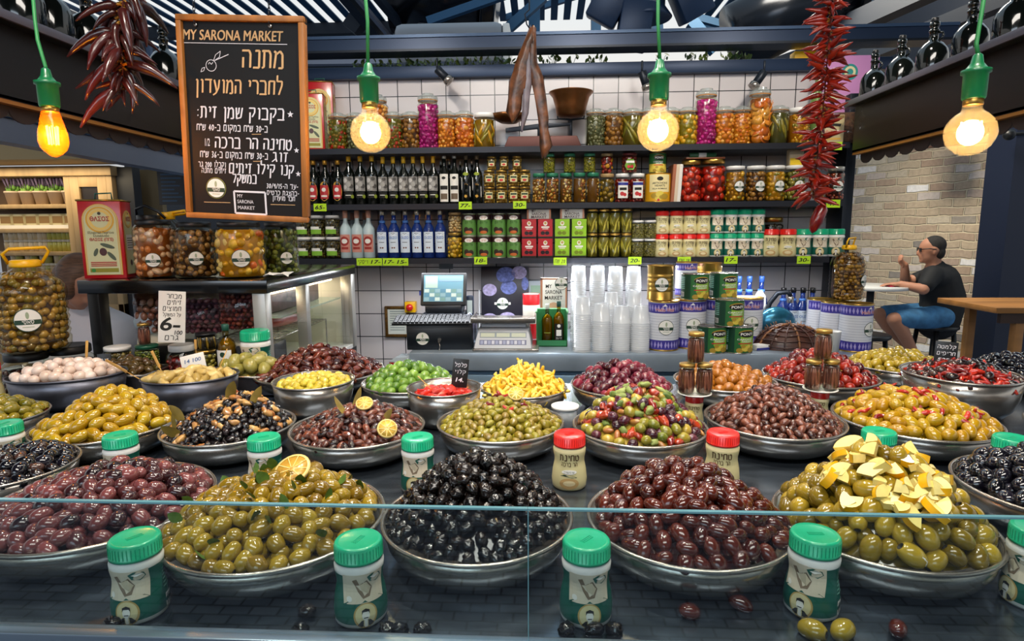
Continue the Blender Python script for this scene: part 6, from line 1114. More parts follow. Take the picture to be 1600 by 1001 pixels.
# stacks of plastic cups: one thing each
def cupstack(n, r, hh, step):
    def b():
        out = [('cup', MB().lathe([(0, .0), (r*.80, 0), (r, hh), (r*1.05, hh), (r*1.05, hh+.003), (r*.98, hh+.002)], PLAST, 28))]
        return out
    return b
def stack(px, v0, v1, y, r, what, flip=False, sq=False):
    x = cb(px, v1, y); zt = at(px, v0, y=y).z; t0 = ZC2+.0005; H = zt-t0; hh = min(.09, H*.5); step = .0115; n = max(1, int((H-hh)/step)+1)
    for k in range(n): inst('cup%.3f%d' % (r, flip), (lambda: [('cup_wall', MB().lathe([(0, .002), (r*.80, 0.002), (r*.82, 0), (r, .088), (r*1.06, .088), (r*1.06, .0915), (r*.99, .091)] if not flip else [(r*1.06, 0), (r*1.06, .0035), (r, .0035), (r*.82, .09), (r*.80, .0915), (0, .0905)], PLAST, 24))]), 'plastic_cup', 'clear plastic cup stacked in the '+what, 'cup', (x, y, t0+k*step), 0, 'plastic cups, '+what)
t_ = [(437, 516, 542, 3.19, .037) if False else None]
for px, v0, v1, y, r, w in ((909, 462, 540, 3.17, .046, 'ribbed stack nearest the oil basket'), (939, 472, 540, 3.17, .046, 'second stack of the near row'), (970, 474, 540, 3.17, .046, 'third stack of the near row'), (1000, 474, 540, 3.17, .046, 'near stack beside the purple tins'),
    (903, 412, 520, 3.44, .043, 'rear stack nearest the round sign'), (932, 413, 520, 3.44, .043, 'second stack of the rear row'), (960, 415, 520, 3.44, .043, 'third stack of the rear row'), (988, 416, 520, 3.44, .043, 'rear stack beside the gold tin'), (954, 455, 530, 3.30, .042, 'inner middle stack'), (990, 452, 530, 3.30, .042, 'outer middle stack')): stack(px, v0, v1, y, r, w, True)
# tins
HB = mat('feta_tin_purple', '#3d3590', .35); HW = mat('feta_tin_white', '#d6d8de', .35)
def feta(r, h):
    D = Decal().rect(-r*2.6, r*2.6, h*.03, h*.22, HB, 0, 34).rect(-r*2.6, r*2.6, h*.76, h*.96, HB, 0, 34).rect(-r*2.6, r*2.6, h*.22, h*.76, HW, 0, 34); vine = mat('vine_lilac', '#a49ad0', .5); rr = random.Random(5)
    for zz in (.125, .86):
        for k in range(22):
            a = -r*2.4+k*r*4.8/21; s = rr.choice((-1, 1)); D.poly([(a, h*(zz-.07)), (a+s*r*.10, h*zz), (a+s*r*.02, h*(zz+.07)), (a-s*r*.05, h*zz)], vine, 1)
    for k in range(9): D.rect(-r*2.6, r*2.6, h*(.26+k*.055), h*(.266+k*.055), mat('tin_rib_grey', '#9ea3b4', .4), 1, 34)
    D.text('Hello Vital', r*.05, h*.80, h*.10, PAPER, 2, .03, r*1.2); D.text('Hello Vital', r*.05, h*.803, h*.095, SPRED, 3, .0, r*1.18); D.poly([(-r*.1, h*.90), (r*.05, h*.95), (r*.2, h*.90)], PAPER, 2)
    D.logo(r*.15, h*.48, r*.50, 2); return D
ft = round_tin(.0800, .262, HW, feta, GOLD)
def feta_tin(px, y, z, lab, rz=0.0, s=1.0): inst('feta', ft, 'purple_tin', lab, 'tin', (cb(px, 520, y), y, z), rz-.15, 'purple and white tins', scale=s)
feta_tin(1036, 3.24, ZC2+.0005, 'purple and white tin nearest the cups, lowest of its stack'); feta_tin(1078, 3.30, ZC2+.0005, 'purple and white tin behind the first anchovy tower'); feta_tin(1122, 3.36, ZC2+.0005, 'purple and white tin hidden behind the green artichoke tins'); feta_tin(1166, 3.38, ZC2+.0005, 'purple and white tin beside the blue ouzo bottle')
feta_tin(1069, 3.45, ZC2+.264, 'purple and white tin in the upper row between the gold tins', .4, .72)
gt = round_tin(.068, .182, GOLD, lambda r, h: Decal().logo(-r*.05, h*.46, r*.55, 0), GOLD, 5)
for k, (px, y) in enumerate(((1032, 3.26), (1108, 3.50))): inst('goldtin', gt, 'gold_tin', ('plain gold tin with a round sticker standing on the purple tins', 'plain gold tin behind the green artichoke tins')[k], 'tin', (cb(px, 430, y), y, ZC2+.2635 if k == 0 else ZC2+.264), 0, 'gold tins', scale=1.0)
feta_tin(1108, 3.52, ZC2+.0005, 'purple and white tin under the rear gold tin', .8)
pt = round_tin(.070, .137, PG, lambda r, h: ponti(r, h), STEEL)
PY = 3.17
for px, y, z, lab in ((1113, PY, ZC2+.0005, 'green artichoke tin, lower of the front pile beside the anchovy tower'), (1154, PY, ZC2+.0005, 'green artichoke tin, lower of the front pile beside the ouzo'), (1138, PY+.005, ZC2+.138, 'green artichoke tin resting on the two front ones'), (1083, 3.28, ZC2+.263, 'green artichoke tin on the purple tins nearest the gold tin'), (1127, 3.34, ZC2+.263, 'green artichoke tin on the purple tins farther from the gold tin')):
    inst('ponti', pt, 'artichoke_tin', lab, 'tin', (cb(px, 520, y), y, z), -.30, 'green artichoke tins')
# ouzo, hose, basket
CAPB = mat('blue_cap', '#2f58a8', .4)
for k, px in enumerate((1152, 1168, 1187)): inst('ouzob', ouzo(CAPB, .36 if True else 0, .036), 'ouzo_bottle', ORD[k]+' blue ouzo bottle behind the green artichoke tins', 'bottle', (cb(px, 500, 3.60), 3.60, ZC2+.0005), 0, 'blue-capped ouzo bottles')
t = thing('neck_ornament', 'white leaf-shaped paper tag hanging on the third blue bottle', 'tag', (cb(1187, 480, 3.55), 3.553, ZC2+.20)); part('tag_card', MB().poly([(-.035, 0), (-.03, .05), (-.012, .08), (.012, .08), (.032, .05), (.035, -.005), (.012, -.045), (-.012, -.045)], .002, PAPER), t); part('print', Decal().disc(0, .03, .01, .012, BLUE, 0, seg=10).disc(-.015, -.01, .006, .006, BLUE, 0, seg=8).disc(.015, -.01, .006, .006, BLUE, 0, seg=8).mb(None, 0), t)
BK = mat('black_cap_shiny', '#0c0d12', .25)
for k, px in enumerate((1222, 1237, 1252, 1267)): inst('ouzok', ouzo(BK, .29, .036), 'ouzo_bottle', ORD[k]+' of four black-capped ouzo bottles under the shelves', 'bottle', (cb(px, 500, 3.62), 3.62, ZC2+.0005), 0, 'black-capped ouzo bottles')
t = thing('tap_hose', 'dark curved tap spout over the sink behind the basket', 'tap', (cb(1200, 510, 3.52), 3.54, ZC2+.0005)); part('spout', MB().tube([(-.02, 0, 0), (-.015, 0, .12), (.01, 0, .21), (.05, 0, .265), (.10, -.02, .275), (.115, -.03, .25)], .014, BLACKM, 10), t); part('nozzle', MB().cyl(.016, .215, .25, STEEL, 12, Matrix.Translation((.115, -.03, 0))), t)
t = thing('fish_basket', 'brown woven basket like a wicker mound on the counter', 'basket', (cb(1235, 545, 3.28), 3.30, ZC2+.0005)); WI = mat('wicker_brown', '#4a2518', .5, var=.6, vscale=22, coat=.3); mb = MB()
rr = random.Random(8); mb.lathe([(.185*cos(a), .12*sin(a)*(1)) for a in np.linspace(0, pi/2, 9)][:-1]+[(0, .12)], WI, 36, sy=.72); part('mound', mb, t); WL = mat('wicker_light', '#8a5a34', .5); mb = MB()
for k in range(16):
    a = 2*pi*k/16; mb.tube([(.19*cos(q)*cos(a), .19*.72*cos(q)*sin(a), .124*sin(q)) for q in np.linspace(.05, 1.5, 8)], .004 if k % 3 else .006, WL if k % 3 == 0 else WI, 5)
for q in (.15, .4, .65, .9, 1.15): mb.tube([(.19*cos(q)*cos(a)*(1+.02*sin(9*a)), .137*cos(q)*sin(a), .125*sin(q)+.004*sin(7*a)) for a in np.linspace(0, 2*pi, 36)[:-1]], .004, WI, 5, closed=True)
for k in range(40):
    a = rr.uniform(0, 6.28); q = rr.uniform(0, 1.3); mb.tube([(.19*cos(q)*cos(a), .137*cos(q)*sin(a), .122*sin(q)), (.205*cos(q)*cos(a+.1), .15*cos(q)*sin(a+.1), .135*sin(q)+.01)], .0022, WL, 4)
part('wicker', mb, t, kind='stuff')
t = thing('blue_pouch', 'crumpled blue foil pouch behind the wicker mound', 'pouch', (cb(1215, 500, 3.44), 3.46, ZC2+.0005)); mb = MB().ell((0, 0, .10), (.11, .05, .10), mat('foil_blue', '#2f6f8a', .2, .6, var=.5, vscale=20), 16, 10); part('foil', mb, t)
t = thing('paper_note', 'small white and blue paper on the counter before the ouzo tag', 'paper', (cb(1188, 545, 3.24), 3.23, ZC2+.0005), radians(20)); part('sheet', MB().box(-.05, .05, -.03, .03, .0, .028, PAPER), t, .003); part('print', MB().box(-.051, .03, -.0312, -.030, .002, .014, BLUE), t)
t = thing('paper_cup', 'plain white paper cup in front of the big purple tin', 'cup', (cb(1304, 545, 3.14), 3.18, ZC2+.0005)); part('cup_wall', MB().lathe([(0, .002), (.036, .002), (.044, .105), (.046, .108), (.042, .105), (.034, .01), (0, .01)], WHITE, 28), t)
feta_tin(1280, 3.50, ZC2+.0005, 'purple and white tin under the shelf edge beside the ouzo bottles', 1.3, .92); feta_tin(1303, 3.36, ZC2+.0005, 'purple and white tin that carries the big jar of olives', 1.0, .92)
feta_tin(1336, 3.22, ZC2+.0005, 'largest purple and white tin at the counter end by the brick wall', .55, .95)
p = at(1317, 474, y=3.37); inst('petfar', pet_bottle(.088, .318, cols('#7a5410', '#96701c', '#5a3c0c'), '#3a2206', .0125, 9), 'pet_bottle', 'tall bottle of golden olives with a yellow handle on the purple tins', 'bottle', (p.x, 3.345, ZC2+.264*.92+.002), .7, 'big bottles of olives')
t = thing('red_crate_box', 'small red and yellow carton at the end of the back counter', 'carton', (cb(628, 570, 3.02)-.01, 3.06, .67), radians(-6)); part('carton_body', MB().box(-.07, .055, 0, .2, 0, .262, mat('carton_grey', '#a8b4bc', .4)), t, .003); part('print', Decal().rect(-.068, .053, .16, .255, REDT, 0, 1).rect(-.068, .053, 0.0, .155, mat('carton_yellow', '#d9a83a', .4), 0, 1).mb(None, 0), t)
t = thing('crate_stand', 'low stand beside the back counter under the small carton', 'stand', (cb(628, 570, 3.02)-.01, 3.06, 0)); part('stand_body', MB().box(-.08, .06, 0, .2, 0, .6695, BLACK), t)
# ------------------------------------------------------------ hanging bulbs
def bulb(px, v, y, label, globe=True, cord=None):
    p = at(px, v, y=y); t = thing('pendant_bulb', label, 'pendant lamp', p, 0, 'hanging bulbs'); G = mat('socket_green', '#0d6b3e', .35, coat=.3); AM = glass('bulb_glass' if globe else 'amber_bulb_glass', '#fffaf0' if globe else '#f0a83a', 1.35, .02, '#fff0cc' if globe else '#e08a1a', .07 if globe else .22)
    if globe: pr = [(.0, -.0005)]+[(.0475*sin(a), -.0475*cos(a)+.047) for a in np.linspace(.2, 2.7, 16)]+[(.0185, .099), (.018, .112)]; z0 = .104; fz = .047
    else: pr = [(0, 0), (.010, .003), (.026, .018), (.032, .036), (.031, .055), (.022, .095), (.018, .110), (.0175, .116)]; z0 = .108; fz = .052
    pr = [(r, z-.05) for r, z in pr]; z0 -= .05; fz -= .05
    bb_ = part('bulb', MB().lathe(pr, AM, 48), t); FIL = mat('filament', '#ffd98a', .5, emit=60.0, ecol='#ffd28a'); mb = MB()
    for k in range(7): a = 2*pi*k/7; mb.tube([(.010*cos(a), .010*sin(a), fz-.022), (.018*cos(a+.3) if globe else .012*cos(a), .018*sin(a+.3) if globe else .012*sin(a), fz+.022)], .0016, FIL, 5)
    if globe: mb.ell((0, 0, fz), (.024, .024, .026), FIL, 16, 10)
    part('filament', mb, bb_); part('screw_base', MB().cyl(.0185, z0-.002, z0+.012, GOLD, 20), t)
    part('socket', MB().lathe([(0, z0+.010), (.020, z0+.010), (.022, z0+.014), (.0225, z0+.060), (.027, z0+.062), (.027, z0+.069), (.020, z0+.071), (.012, z0+.082), (.009, z0+.098), (.004, z0+.102), (0, z0+.102)], G, 28), t)
    c = [(0, 0, z0+.10)]+[(Vector(q)-p) for q in cord]; part('cord', MB().tube(c, .0042, mat('cord_green', '#2f8a4a', .5), 8), t)
    l = bpy.data.lights.new('bulb_light', 'POINT'); l.energy = 5.5; l.color = (1.0, .72, .38); l.shadow_soft_size = .03; lo = bpy.data.objects.new('bulb_light', l); COL.objects.link(lo); lo.parent = t; lo.location = (0, 0, fz)
    t.scale = (1.18,)*3 if globe else (1.05,)*3; return t
Y_ = 1.75
bulb(83, 213, 1.55, 'pear-shaped amber bulb in a green socket before the cabinet', False, [at(72, 110, y=1.55), at(60, 70, y=1.56), at(56, 40, y=1.58), at(50, -30, y=1.6)])
bulb(579, 205, Y_, 'round bulb in a green socket beside the chalkboard', True, [at(575, 60, y=Y_), at(567, -30, y=Y_)])
bulb(1028, 202, Y_, 'round bulb in a green socket before the middle of the shelves', True, [at(1028, 60, y=Y_), at(1029, -30, y=Y_)])
bulb(1516, 205, 1.62, 'round bulb in a green socket before the brick wall', True, [at(1524, 90, y=1.62), at(1534, 30, y=1.64), at(1538, -30, y=1.66)])
# ------------------------------------------------------------ strings of dried chillies
def ristra(px_pts, y, n, L, r, pal, label, spread, seed, droop=.3):
    m = mat('ristra'+pal[0], '#777777', .28, pal=pal, coat=.5, var=.3); st = mat('chilli_stalk', '#a5701c', .5); me = []
    for i in range(4):
        k = 8; rr = random.Random(i+seed); b = rr.uniform(-.5, .5); w = rr.uniform(-.3, .3); mb = MB()
        mb.tube([(L*t*.97, L*.18*b*sin(pi*t), -L*droop*t*t+L*.06*w*sin(5*t)) for t in np.linspace(.12, 1, k)], [r*q*rr.uniform(.8, 1.1) for q in (.55, .95, 1.0, .95, .85, .65, .4, .12)], m, 7)
        mb.tube([(0, 0, .0), (L*.07, 0, .003), (L*.14, 0, 0)], [r*.22, r*.25, r*.45], st, 5); me.append(mb.mesh('dried_chilli'))
    pts = [at(px, v, y=y) for px, v in px_pts]; t = thing('chilli_string', label, 'chilli string', pts[0]); o0 = pts[0]
    part('twine', MB().tube([p-o0 for p in pts], .003, mat('twine_dark', '#4a1408', .95), 6), t); rr = random.Random(seed)
    cum = [0]
    for a, b in zip(pts, pts[1:]): cum.append(cum[-1]+(b-a).length)
    rest = MB()
    for k in range(n):
        s = cum[-1]*((k*37 % n)+.5)/n; j = max(i for i in range(len(cum)-1) if cum[i] <= s); p = pts[j].lerp(pts[j+1], (s-cum[j])/(cum[j+1]-cum[j]))
        e = (rr.uniform(-.5, .5), rr.uniform(-.55, .6)+spread, rr.uniform(0, 6.28)); sc = rr.uniform(.6, 1.2); m_ = me[rr.randrange(4)]
        if k < 100: link('dried_chilli', m_, t, p-o0, e, (sc,)*3)
        else:
            X_ = Matrix.Translation(p-o0) @ Euler(e).to_matrix().to_4x4() @ Matrix.Scale(sc, 4); rest.add([X_ @ v.co for v in m_.vertices], [tuple(q.vertices) for q in m_.polygons], m)
    if rest.n: part('inner_chillies', rest, t, kind='stuff')
ristra([(1300, -25), (1297, 40), (1292, 100), (1288, 150), (1283, 200), (1278, 240), (1272, 280), (1270, 310)], 2.6, 230, .098, .0105, ['#961c0c', '#d2461e', '#ea6a30', '#b23416'], 'long string of dried red chillies hanging before the shelf end', .0, 3, .12)
pc = at(1276, 338, y=2.6); t = thing('dried_pepper', 'single large dried pepper hanging at the end of the chilli string', 'pepper', pc); part('pod', MB().tube([(.02, 0, .06), (.018, 0, .03), (.0, 0, -.02), (-.012, 0, -.055), (-.014, 0, -.068)], [.008, .024, .026, .016, .004], mat('dried_pod', '#7a100c', .25, var=.4, vscale=30, coat=.5), 12), t); part('stalk', MB().tube([(.02, 0, .06), (.018, 0, .09), (.01, 0, .13)], .004, MATS['chilli_stalk'], 6), t)
ristra([(196, -20), (190, 20), (186, 50), (190, 80), (192, 110), (194, 140)], 1.75, 52, .125, .0145, ['#34100a', '#6e1c0c', '#a03416', '#4a1414'], 'bunch of dark dried peppers hanging before the overhead bottle shelf', .35, 11, .55)
# ------------------------------------------------------------ hanging dried fish
py = 2.7; pk = at(826, 45, y=py); t = thing('dried_fish', 'split dried fish hanging in two strips from a hook above the balance', 'dried fish', pk); FS = mat('dried_fish_skin', '#7a4a2c', .4, var=.95, vscale=18, coat=.25, bump=.4); FI = mat('dried_fish_silver', '#8a7f88', .35, var=.4, vscale=20)
def flank(name, pts, ws, ms, seed):
    rr = random.Random(seed); v = []; f = []; n = len(pts)
    P = [at(x, y_, y=py)-pk for x, y_ in pts]
    for i, (p, w) in enumerate(zip(P, ws)):
        w = w/300*.74*rr.uniform(.82, 1.18)
        for k in range(8): a = 2*pi*k/8; v.append(p+Vector((w*cos(a)*(1+.22*rr.uniform(-1, 1)), .012*sin(a)+.008*rr.uniform(-1, 1), .012*rr.uniform(-1, 1))))
    for i in range(n-1): f += [(i*8+k, i*8+(k+1) % 8, (i+1)*8+(k+1) % 8, (i+1)*8+k) for k in range(8)]
    f += [tuple(range(7, -1, -1)), tuple(range((n-1)*8, n*8))]; o = part(name, MB().add(v, f, ms), t); return o
flank('long_flank', [(834, 42), (833, 70), (831, 100), (838, 120), (843, 150), (848, 180), (851, 205), (853, 225), (848, 245)], [4, 7, 10, 12, 12, 11, 10, 9, 3], FI if False else FS, 1)
flank('short_flank', [(833, 42), (826, 70), (816, 100), (811, 125), (806, 150), (803, 175), (801, 190)], [4, 8, 13, 16, 15, 12, 3], FS, 2)
flank('inner_strip', [(830, 60), (826, 95), (824, 125), (822, 150), (820, 178), (815, 205)], [4, 7, 8, 8, 6, 2], FI, 3)
part('hook', MB().tube([at(827, -10, y=py)-pk, at(827, 15, y=py)-pk, at(820, 22, y=py)-pk, at(823, 38, y=py)-pk, at(830, 48, y=py)-pk], .003, BLACKM, 6), t)
# ------------------------------------------------------------ track spots and plants on the canopy
def tspot(px, v0, v1, lab, tilt):
    p = at(px, v0, y=YW-.20); t = thing('track_spotlight', lab, 'spotlight', p, 0, 'canopy spotlights'); L = .055; c, s = cos(tilt), sin(tilt); part('stem', MB().cyl(.006, .0, .06, BLACKM, 10), t); R = Matrix.Rotation(tilt, 4, 'Y')
    part('housing', MB().cyl(.024, -.075, .0, BLACKM, 20, R), t); part('lens_ring', MB().lathe([(.024, -.075), (.030, -.08), (.032, -.105), (.026, -.105), (0, -.09)], STEEL, 20, R), t)
tspot(683, 108, 125, 'dark spotlight on the canopy before the magenta jar', -.8); tspot(1003, 112, 125, 'dark spotlight on the canopy near the middle bulb', -.35); tspot(1194, 112, 122, 'dark spotlight on the canopy near the tall orange slices', .6)
rr = random.Random(4); lv = [leaf_mesh('leaf', .035, .010, mat('canopy_leaf', '#5d7a2c', .5, pal=['#3a5a24', '#5d7a2c', '#86983c']), .3)]
for k, px in enumerate(list(range(560, 620, 14))+list(range(632, 800, 15))+[850, 866, 895, 925, 940, 1035, 1080, 1100, 1135, 1150, 1165]):
    p = at(px, 107, y=YW+.0); t = thing('ledge_plant', ORD[k % 20]+(' small leafy sprig on the canopy ledge' if k < 20 else ' sprig in the sparser plants along the canopy ledge'), 'plant', (p.x, YW+.02, 2.6005), 0, 'plants on the canopy ledge'); mb = MB(); mb2 = MB()
    for j in range(7):
        a = rr.uniform(0, 6.28); e = Vector((.03*cos(a), .02*sin(a), rr.uniform(.02, .055))); mb.tube([(0, 0, 0), e*.6+Vector((0, 0, .01)), e], .0014, mat('sprig_stem', '#4a5a20', .6), 4)
        R = Euler((rr.uniform(-1, 1), rr.uniform(-1, 1), rr.uniform(0, 6))).to_matrix().to_4x4(); me = lv[0]
        mb2.add([Matrix.Translation(e) @ R @ v.co for v in me.vertices], [tuple(q.vertices) for q in me.polygons], MATS['canopy_leaf'])
    part('stems', mb, t); part('leaves', mb2, t, kind='stuff')
# ------------------------------------------------------------ overhead side shelves with demijohns
def sideshelf(x, sgn, y0, y1, z, name, label):
    t = thing('overhead_shelf', label, 'shelf', (x, y0, z)); L = y1-y0; o = 1 if sgn > 0 else -1
    part('shelf_board', MB().box(min(0, o*.34), max(0, o*.34), 0, L, -.022, 0, BLACK), t); part('shelf_nosing', MB().box(-.012 if sgn > 0 else 0, 0 if sgn > 0 else .012, 0, L, -.026, .003, mat('nosing_grey', '#6a6874', .4, .3)), t, .002)
    part('fascia', MB().box(min(o*.05, o*.075), max(o*.05, o*.075), 0, L, -.26, -.022, mat('fascia_dark', '#0e0b0b', .4)), t); part('light_strip', MB().box(min(o*.052, o*.08), max(o*.052, o*.08), 0, L, -.275, -.262, mat('strip_wood_lit', '#a8702c', .45)), t)
    mb = MB(); n = int(L/.12)
    for k in range(n):
        pts = [(k*.12, 0)]+[(k*.12+.06-.06*cos(a), -.035-.04*sin(a)) for a in np.linspace(0, pi, 9)]+[(k*.12+.12, 0)]
        mb.add([(o*.085, yy, -.25+zz) for yy, zz in pts]+[(o*.091, yy, -.25+zz) for yy, zz in pts], [tuple(range(len(pts))), tuple(range(2*len(pts)-1, len(pts)-1, -1))]+[(i, (i+1) % len(pts), (i+1) % len(pts)+len(pts), i+len(pts)) for i in range(len(pts))], mat('valance_brown', '#3a2f2c', .7), False)
    part('scalloped_valance', mb, t); part('soffit', MB().box(min(o*.05, o*.31), max(o*.05, o*.31), 0, L, -.262, -.25, BLACK), t); return t
RX, RZ_, LX, LZ = 1.627, 2.270, -1.715, 2.300
sideshelf(RX, 1, 1.2, 3.50, RZ_, 'r', 'dark overhead shelf of demijohns in front of the brick wall'); sideshelf(LX, -1, 1.2, 3.50, LZ, 'l', 'dark overhead shelf of bottles above the neighbouring shop')
def demijohn(s=1.0):
    pr = [(0, 0), (.070, 0), (.080, .008), (.083, .03), (.083, .115), (.077, .145), (.055, .178), (.030, .195), (.024, .205), (.023, .245), (.027, .248), (.027, .258), (.021, .260), (.021, .275), (.026, .278), (.026, .300), (0, .302)]
    return [('glass_body', MB().lathe(pr, BOTG, 36)), ('loop_handle', MB().tube([(.024, 0, .242), (.042, 0, .238), (.048, 0, .222), (.040, 0, .205), (.028, 0, .20)], .0065, BOTG, 8)), ('stopper', MB().cyl(.020, .30, .325, BLACK, 16))]
for k, (px, v, lab) in enumerate(((1363, 150, 'farthest'), (1405, 125, 'second farthest'), (1455, 103, 'third'), (1515, 75, 'fourth'), (1583, 45, 'nearest'))):
    q = at(px, v, x=RX+.10); inst('demi', demijohn, 'demijohn', lab+' dark glass demijohn with a loop handle on the shelf before the bricks', 'bottle', (RX+.10, q.y, RZ_+.0005), -.8, 'demijohns on the overhead shelf', scale=.76)
for k, (px, lab) in enumerate(((258, 'farthest'), (143, 'second farthest'), (88, 'third farthest'), (45, 'nearest'))):
    q = at(px, 100, x=LX-.11); inst('demi', demijohn, 'demijohn', lab+' dark glass demijohn above the neighbouring shop', 'bottle', (LX-.11, q.y, LZ+.0005), 2.2, 'demijohns above the neighbouring shop', scale=.85)
for k, (px, v) in enumerate(((1352, 165), (1372, 158))):
    q = at(px, v, x=RX+.16); t = thing('hanging_glass', ('first' if k == 0 else 'second')+' stemmed glass hanging upside down under the end of the overhead shelf', 'glass', (RX+.03, q.y-.1, RZ_-.027), 0, 'hanging glasses'); part('glass_bowl', MB().lathe([(0, 0), (.03, -.001), (.03, -.004), (.005, -.008), (.004, -.05), (.02, -.065), (.034, -.09), (.032, -.125)], GLASS, 24), t)
q = at(1335, 112, y=3.75); t = thing('pink_poster', 'pink picture with a round eye behind the chillies', 'picture', (q.x, 3.76, 2.36)); part('picture_panel', MB().box(-.16, .14, 0, .02, -.1, .22, mat('poster_pink', '#c98ac0', .5)), t); part('print', Decal().disc(-.02, .13, .045, .045, mat('poster_teal', '#2f8f8a', .5), 0).disc(-.02, .13, .032, .032, mat('poster_cream', '#e0d7a4', .5), 1).disc(-.02, .13, .018, .018, mat('poster_teal', '#2f8f8a', .5), 2).rect(-.15, .13, -.02, 0, mat('poster_cream', '#e0d7a4', .5), 0, 1).mb(None, 0), t)
part('foot_shelf', MB().box(-.18, .14, 0, .12, -.115, -.1, BLACKM), t)
t = thing('woven_hamper', 'brown woven hamper behind the chilli string beside the farthest demijohn', 'hamper', (at(1335, 155, y=3.62).x, 3.64, 2.2455)); part('hamper_body', MB().box(-.10, .12, -.01, .1, -.16, .0, mat('hamper_brown', '#5a3a22', .7, var=.6, vscale=60)), t, .006)
t = thing('yellow_box', 'flat yellow box lying on the header beam beside the chillies', 'box', (at(1262, 103, y=YW).x, YW, 2.6005)); part('box_body', MB().box(-.09, .08, -.03, .05, 0, .045, YELLOW), t, .003)
q = at(1282, 140, y=3.7); t = thing('green_bottle', 'tall pale green bottle behind the chilli string on the top shelf', 'bottle', (q.x, 3.74, SZ[0]+.0005)); part('glass_body', MB().lathe([(0, 0), (.035, 0), (.036, .25), (.015, .33), (.014, .42), (0, .42)], mat('pale_green_glass', '#6f8a4a', .15, coat=.4), 20), t); part('cap', MB().cyl(.016, .41, .45, GOLD, 14), t)
# ------------------------------------------------------------ the brick wall beyond the stall
def brickmat():
    m = bpy.data.materials.new('old_brick'); m.use_nodes = True; nt = m.node_tree; b = nt.nodes['Principled BSDF']; b.inputs['Roughness'].default_value = 0.85
    tc = nt.nodes.new('ShaderNodeTexCoord'); mp = nt.nodes.new('ShaderNodeMapping'); mp.inputs['Rotation'].default_value = (radians(-90), 0, 0)
    nz = nt.nodes.new('ShaderNodeTexNoise'); nz.inputs['Scale'].default_value = 7; ad = nt.nodes.new('ShaderNodeMixRGB'); ad.blend_type = 'ADD'; ad.inputs[0].default_value = .045
    br = nt.nodes.new('ShaderNodeTexBrick'); br.inputs['Scale'].default_value = 1; br.inputs['Brick Width'].default_value = .235; br.inputs['Row Height'].default_value = .079; br.inputs['Mortar Size'].default_value = .009; br.inputs['Mortar Smooth'].default_value = .6; br.inputs['Bias'].default_value = 0
    br.inputs['Color1'].default_value = (0, 0, 0, 1); br.inputs['Color2'].default_value = (1, 1, 1, 1); br.inputs['Mortar'].default_value = (.5, .5, .5, 1)
    r = nt.nodes.new('ShaderNodeValToRGB'); els = r.color_ramp.elements; pal = ['#85807e', '#a0857a', '#b49c88', '#c2b098', '#cab89e', '#b8a292', '#d2c6b0']
    for i, h in enumerate(pal):
        e = els[0] if i == 0 else (els[1] if i == len(pal)-1 else els.new(i/(len(pal)-1))); e.position = i/(len(pal)-1); e.color = (*hx(h), 1)
    els[1].position = .10
    n2 = nt.nodes.new('ShaderNodeTexNoise'); n2.inputs['Scale'].default_value = 30; n2.inputs['Detail'].default_value = 4; mul = nt.nodes.new('ShaderNodeMixRGB'); mul.blend_type = 'MULTIPLY'; mul.inputs[0].default_value = .45
    mo = nt.nodes.new('ShaderNodeMixRGB'); mo.inputs[2].default_value = (*hx('#cfc2a6'), 1); bp = nt.nodes.new('ShaderNodeBump'); bp.inputs['Strength'].default_value = .9; bp.inputs['Distance'].default_value = .035; bp.invert = True
    L = nt.links.new; L(tc.outputs['Object'], mp.inputs[0]); L(tc.outputs['Object'], nz.inputs['Vector']); L(mp.outputs[0], ad.inputs[1]); L(nz.outputs['Color'], ad.inputs[2]); L(ad.outputs[0], br.inputs['Vector'])
    L(br.outputs['Color'], r.inputs[0]); L(tc.outputs['Object'], n2.inputs['Vector']); L(r.outputs[0], mul.inputs[1]); L(n2.outputs['Fac'], mul.inputs[2]); L(br.outputs['Fac'], mo.inputs[0]); L(mul.outputs[0], mo.inputs[1]); L(mo.outputs[0], b.inputs['Base Color']); L(br.outputs['Fac'], bp.inputs['Height']); L(bp.outputs[0], b.inputs['Normal']); return m
BRK = brickmat(); bo = struct('wall_brick', MB().box(0, 3.4, 0, .35, 0, 3.0, BRK)); bo.location = (4.10+.40*0-1.36, 5.50+3.12, 0); bo.rotation_euler = (0, 0, atan2(-.917, .40))
bu = struct('wall_upper', MB().box(0, 3.4, .02, .30, 3.0, 3.75, mat('upper_wall_navy', '#111c2c', .5))); bu.location = bo.location; bu.rotation_euler = bo.rotation_euler
wo = struct('wall_far', MB().box(-7.5, 8.5, 10.8, 11, 0, 3.4, mat('far_wall_dark', '#2a2c33', .7)))
p = at(1562, 450, y=5.3); struct('column_navy', MB().box(p.x, p.x+.55, 5.3, 5.62, 0, 4.2, mat('navy_column', '#131d33', .45)))
struct('trim_plinth', MB().box(0, 3.4, -.03, 0, 0, .12, mat('plinth_grey', '#8f8a84', .7))); bpy.data.objects['trim_plinth'].location = bo.location; bpy.data.objects['trim_plinth'].rotation_euler = bo.rotation_euler
q = at(1462, 205, y=5.75); t = thing('wall_picture', 'small framed purple picture on the brick wall behind the bulb', 'picture', q, atan2(-.917, .40)); part('canvas', MB().box(-.12, .14, -.02, .03, -.10, .17, mat('purple_print', '#6a4aa8', .5)), t)
for a in ((-.16, -.12, -.14, .21), (.14, .18, -.14, .21), (-.12, .14, -.14, -.10), (-.12, .14, .17, .21)): part('frame_side', MB().box(a[0], a[1], -.03, .03, a[2], a[3], mat('picture_frame_brown', '#3a2418', .5)), t)
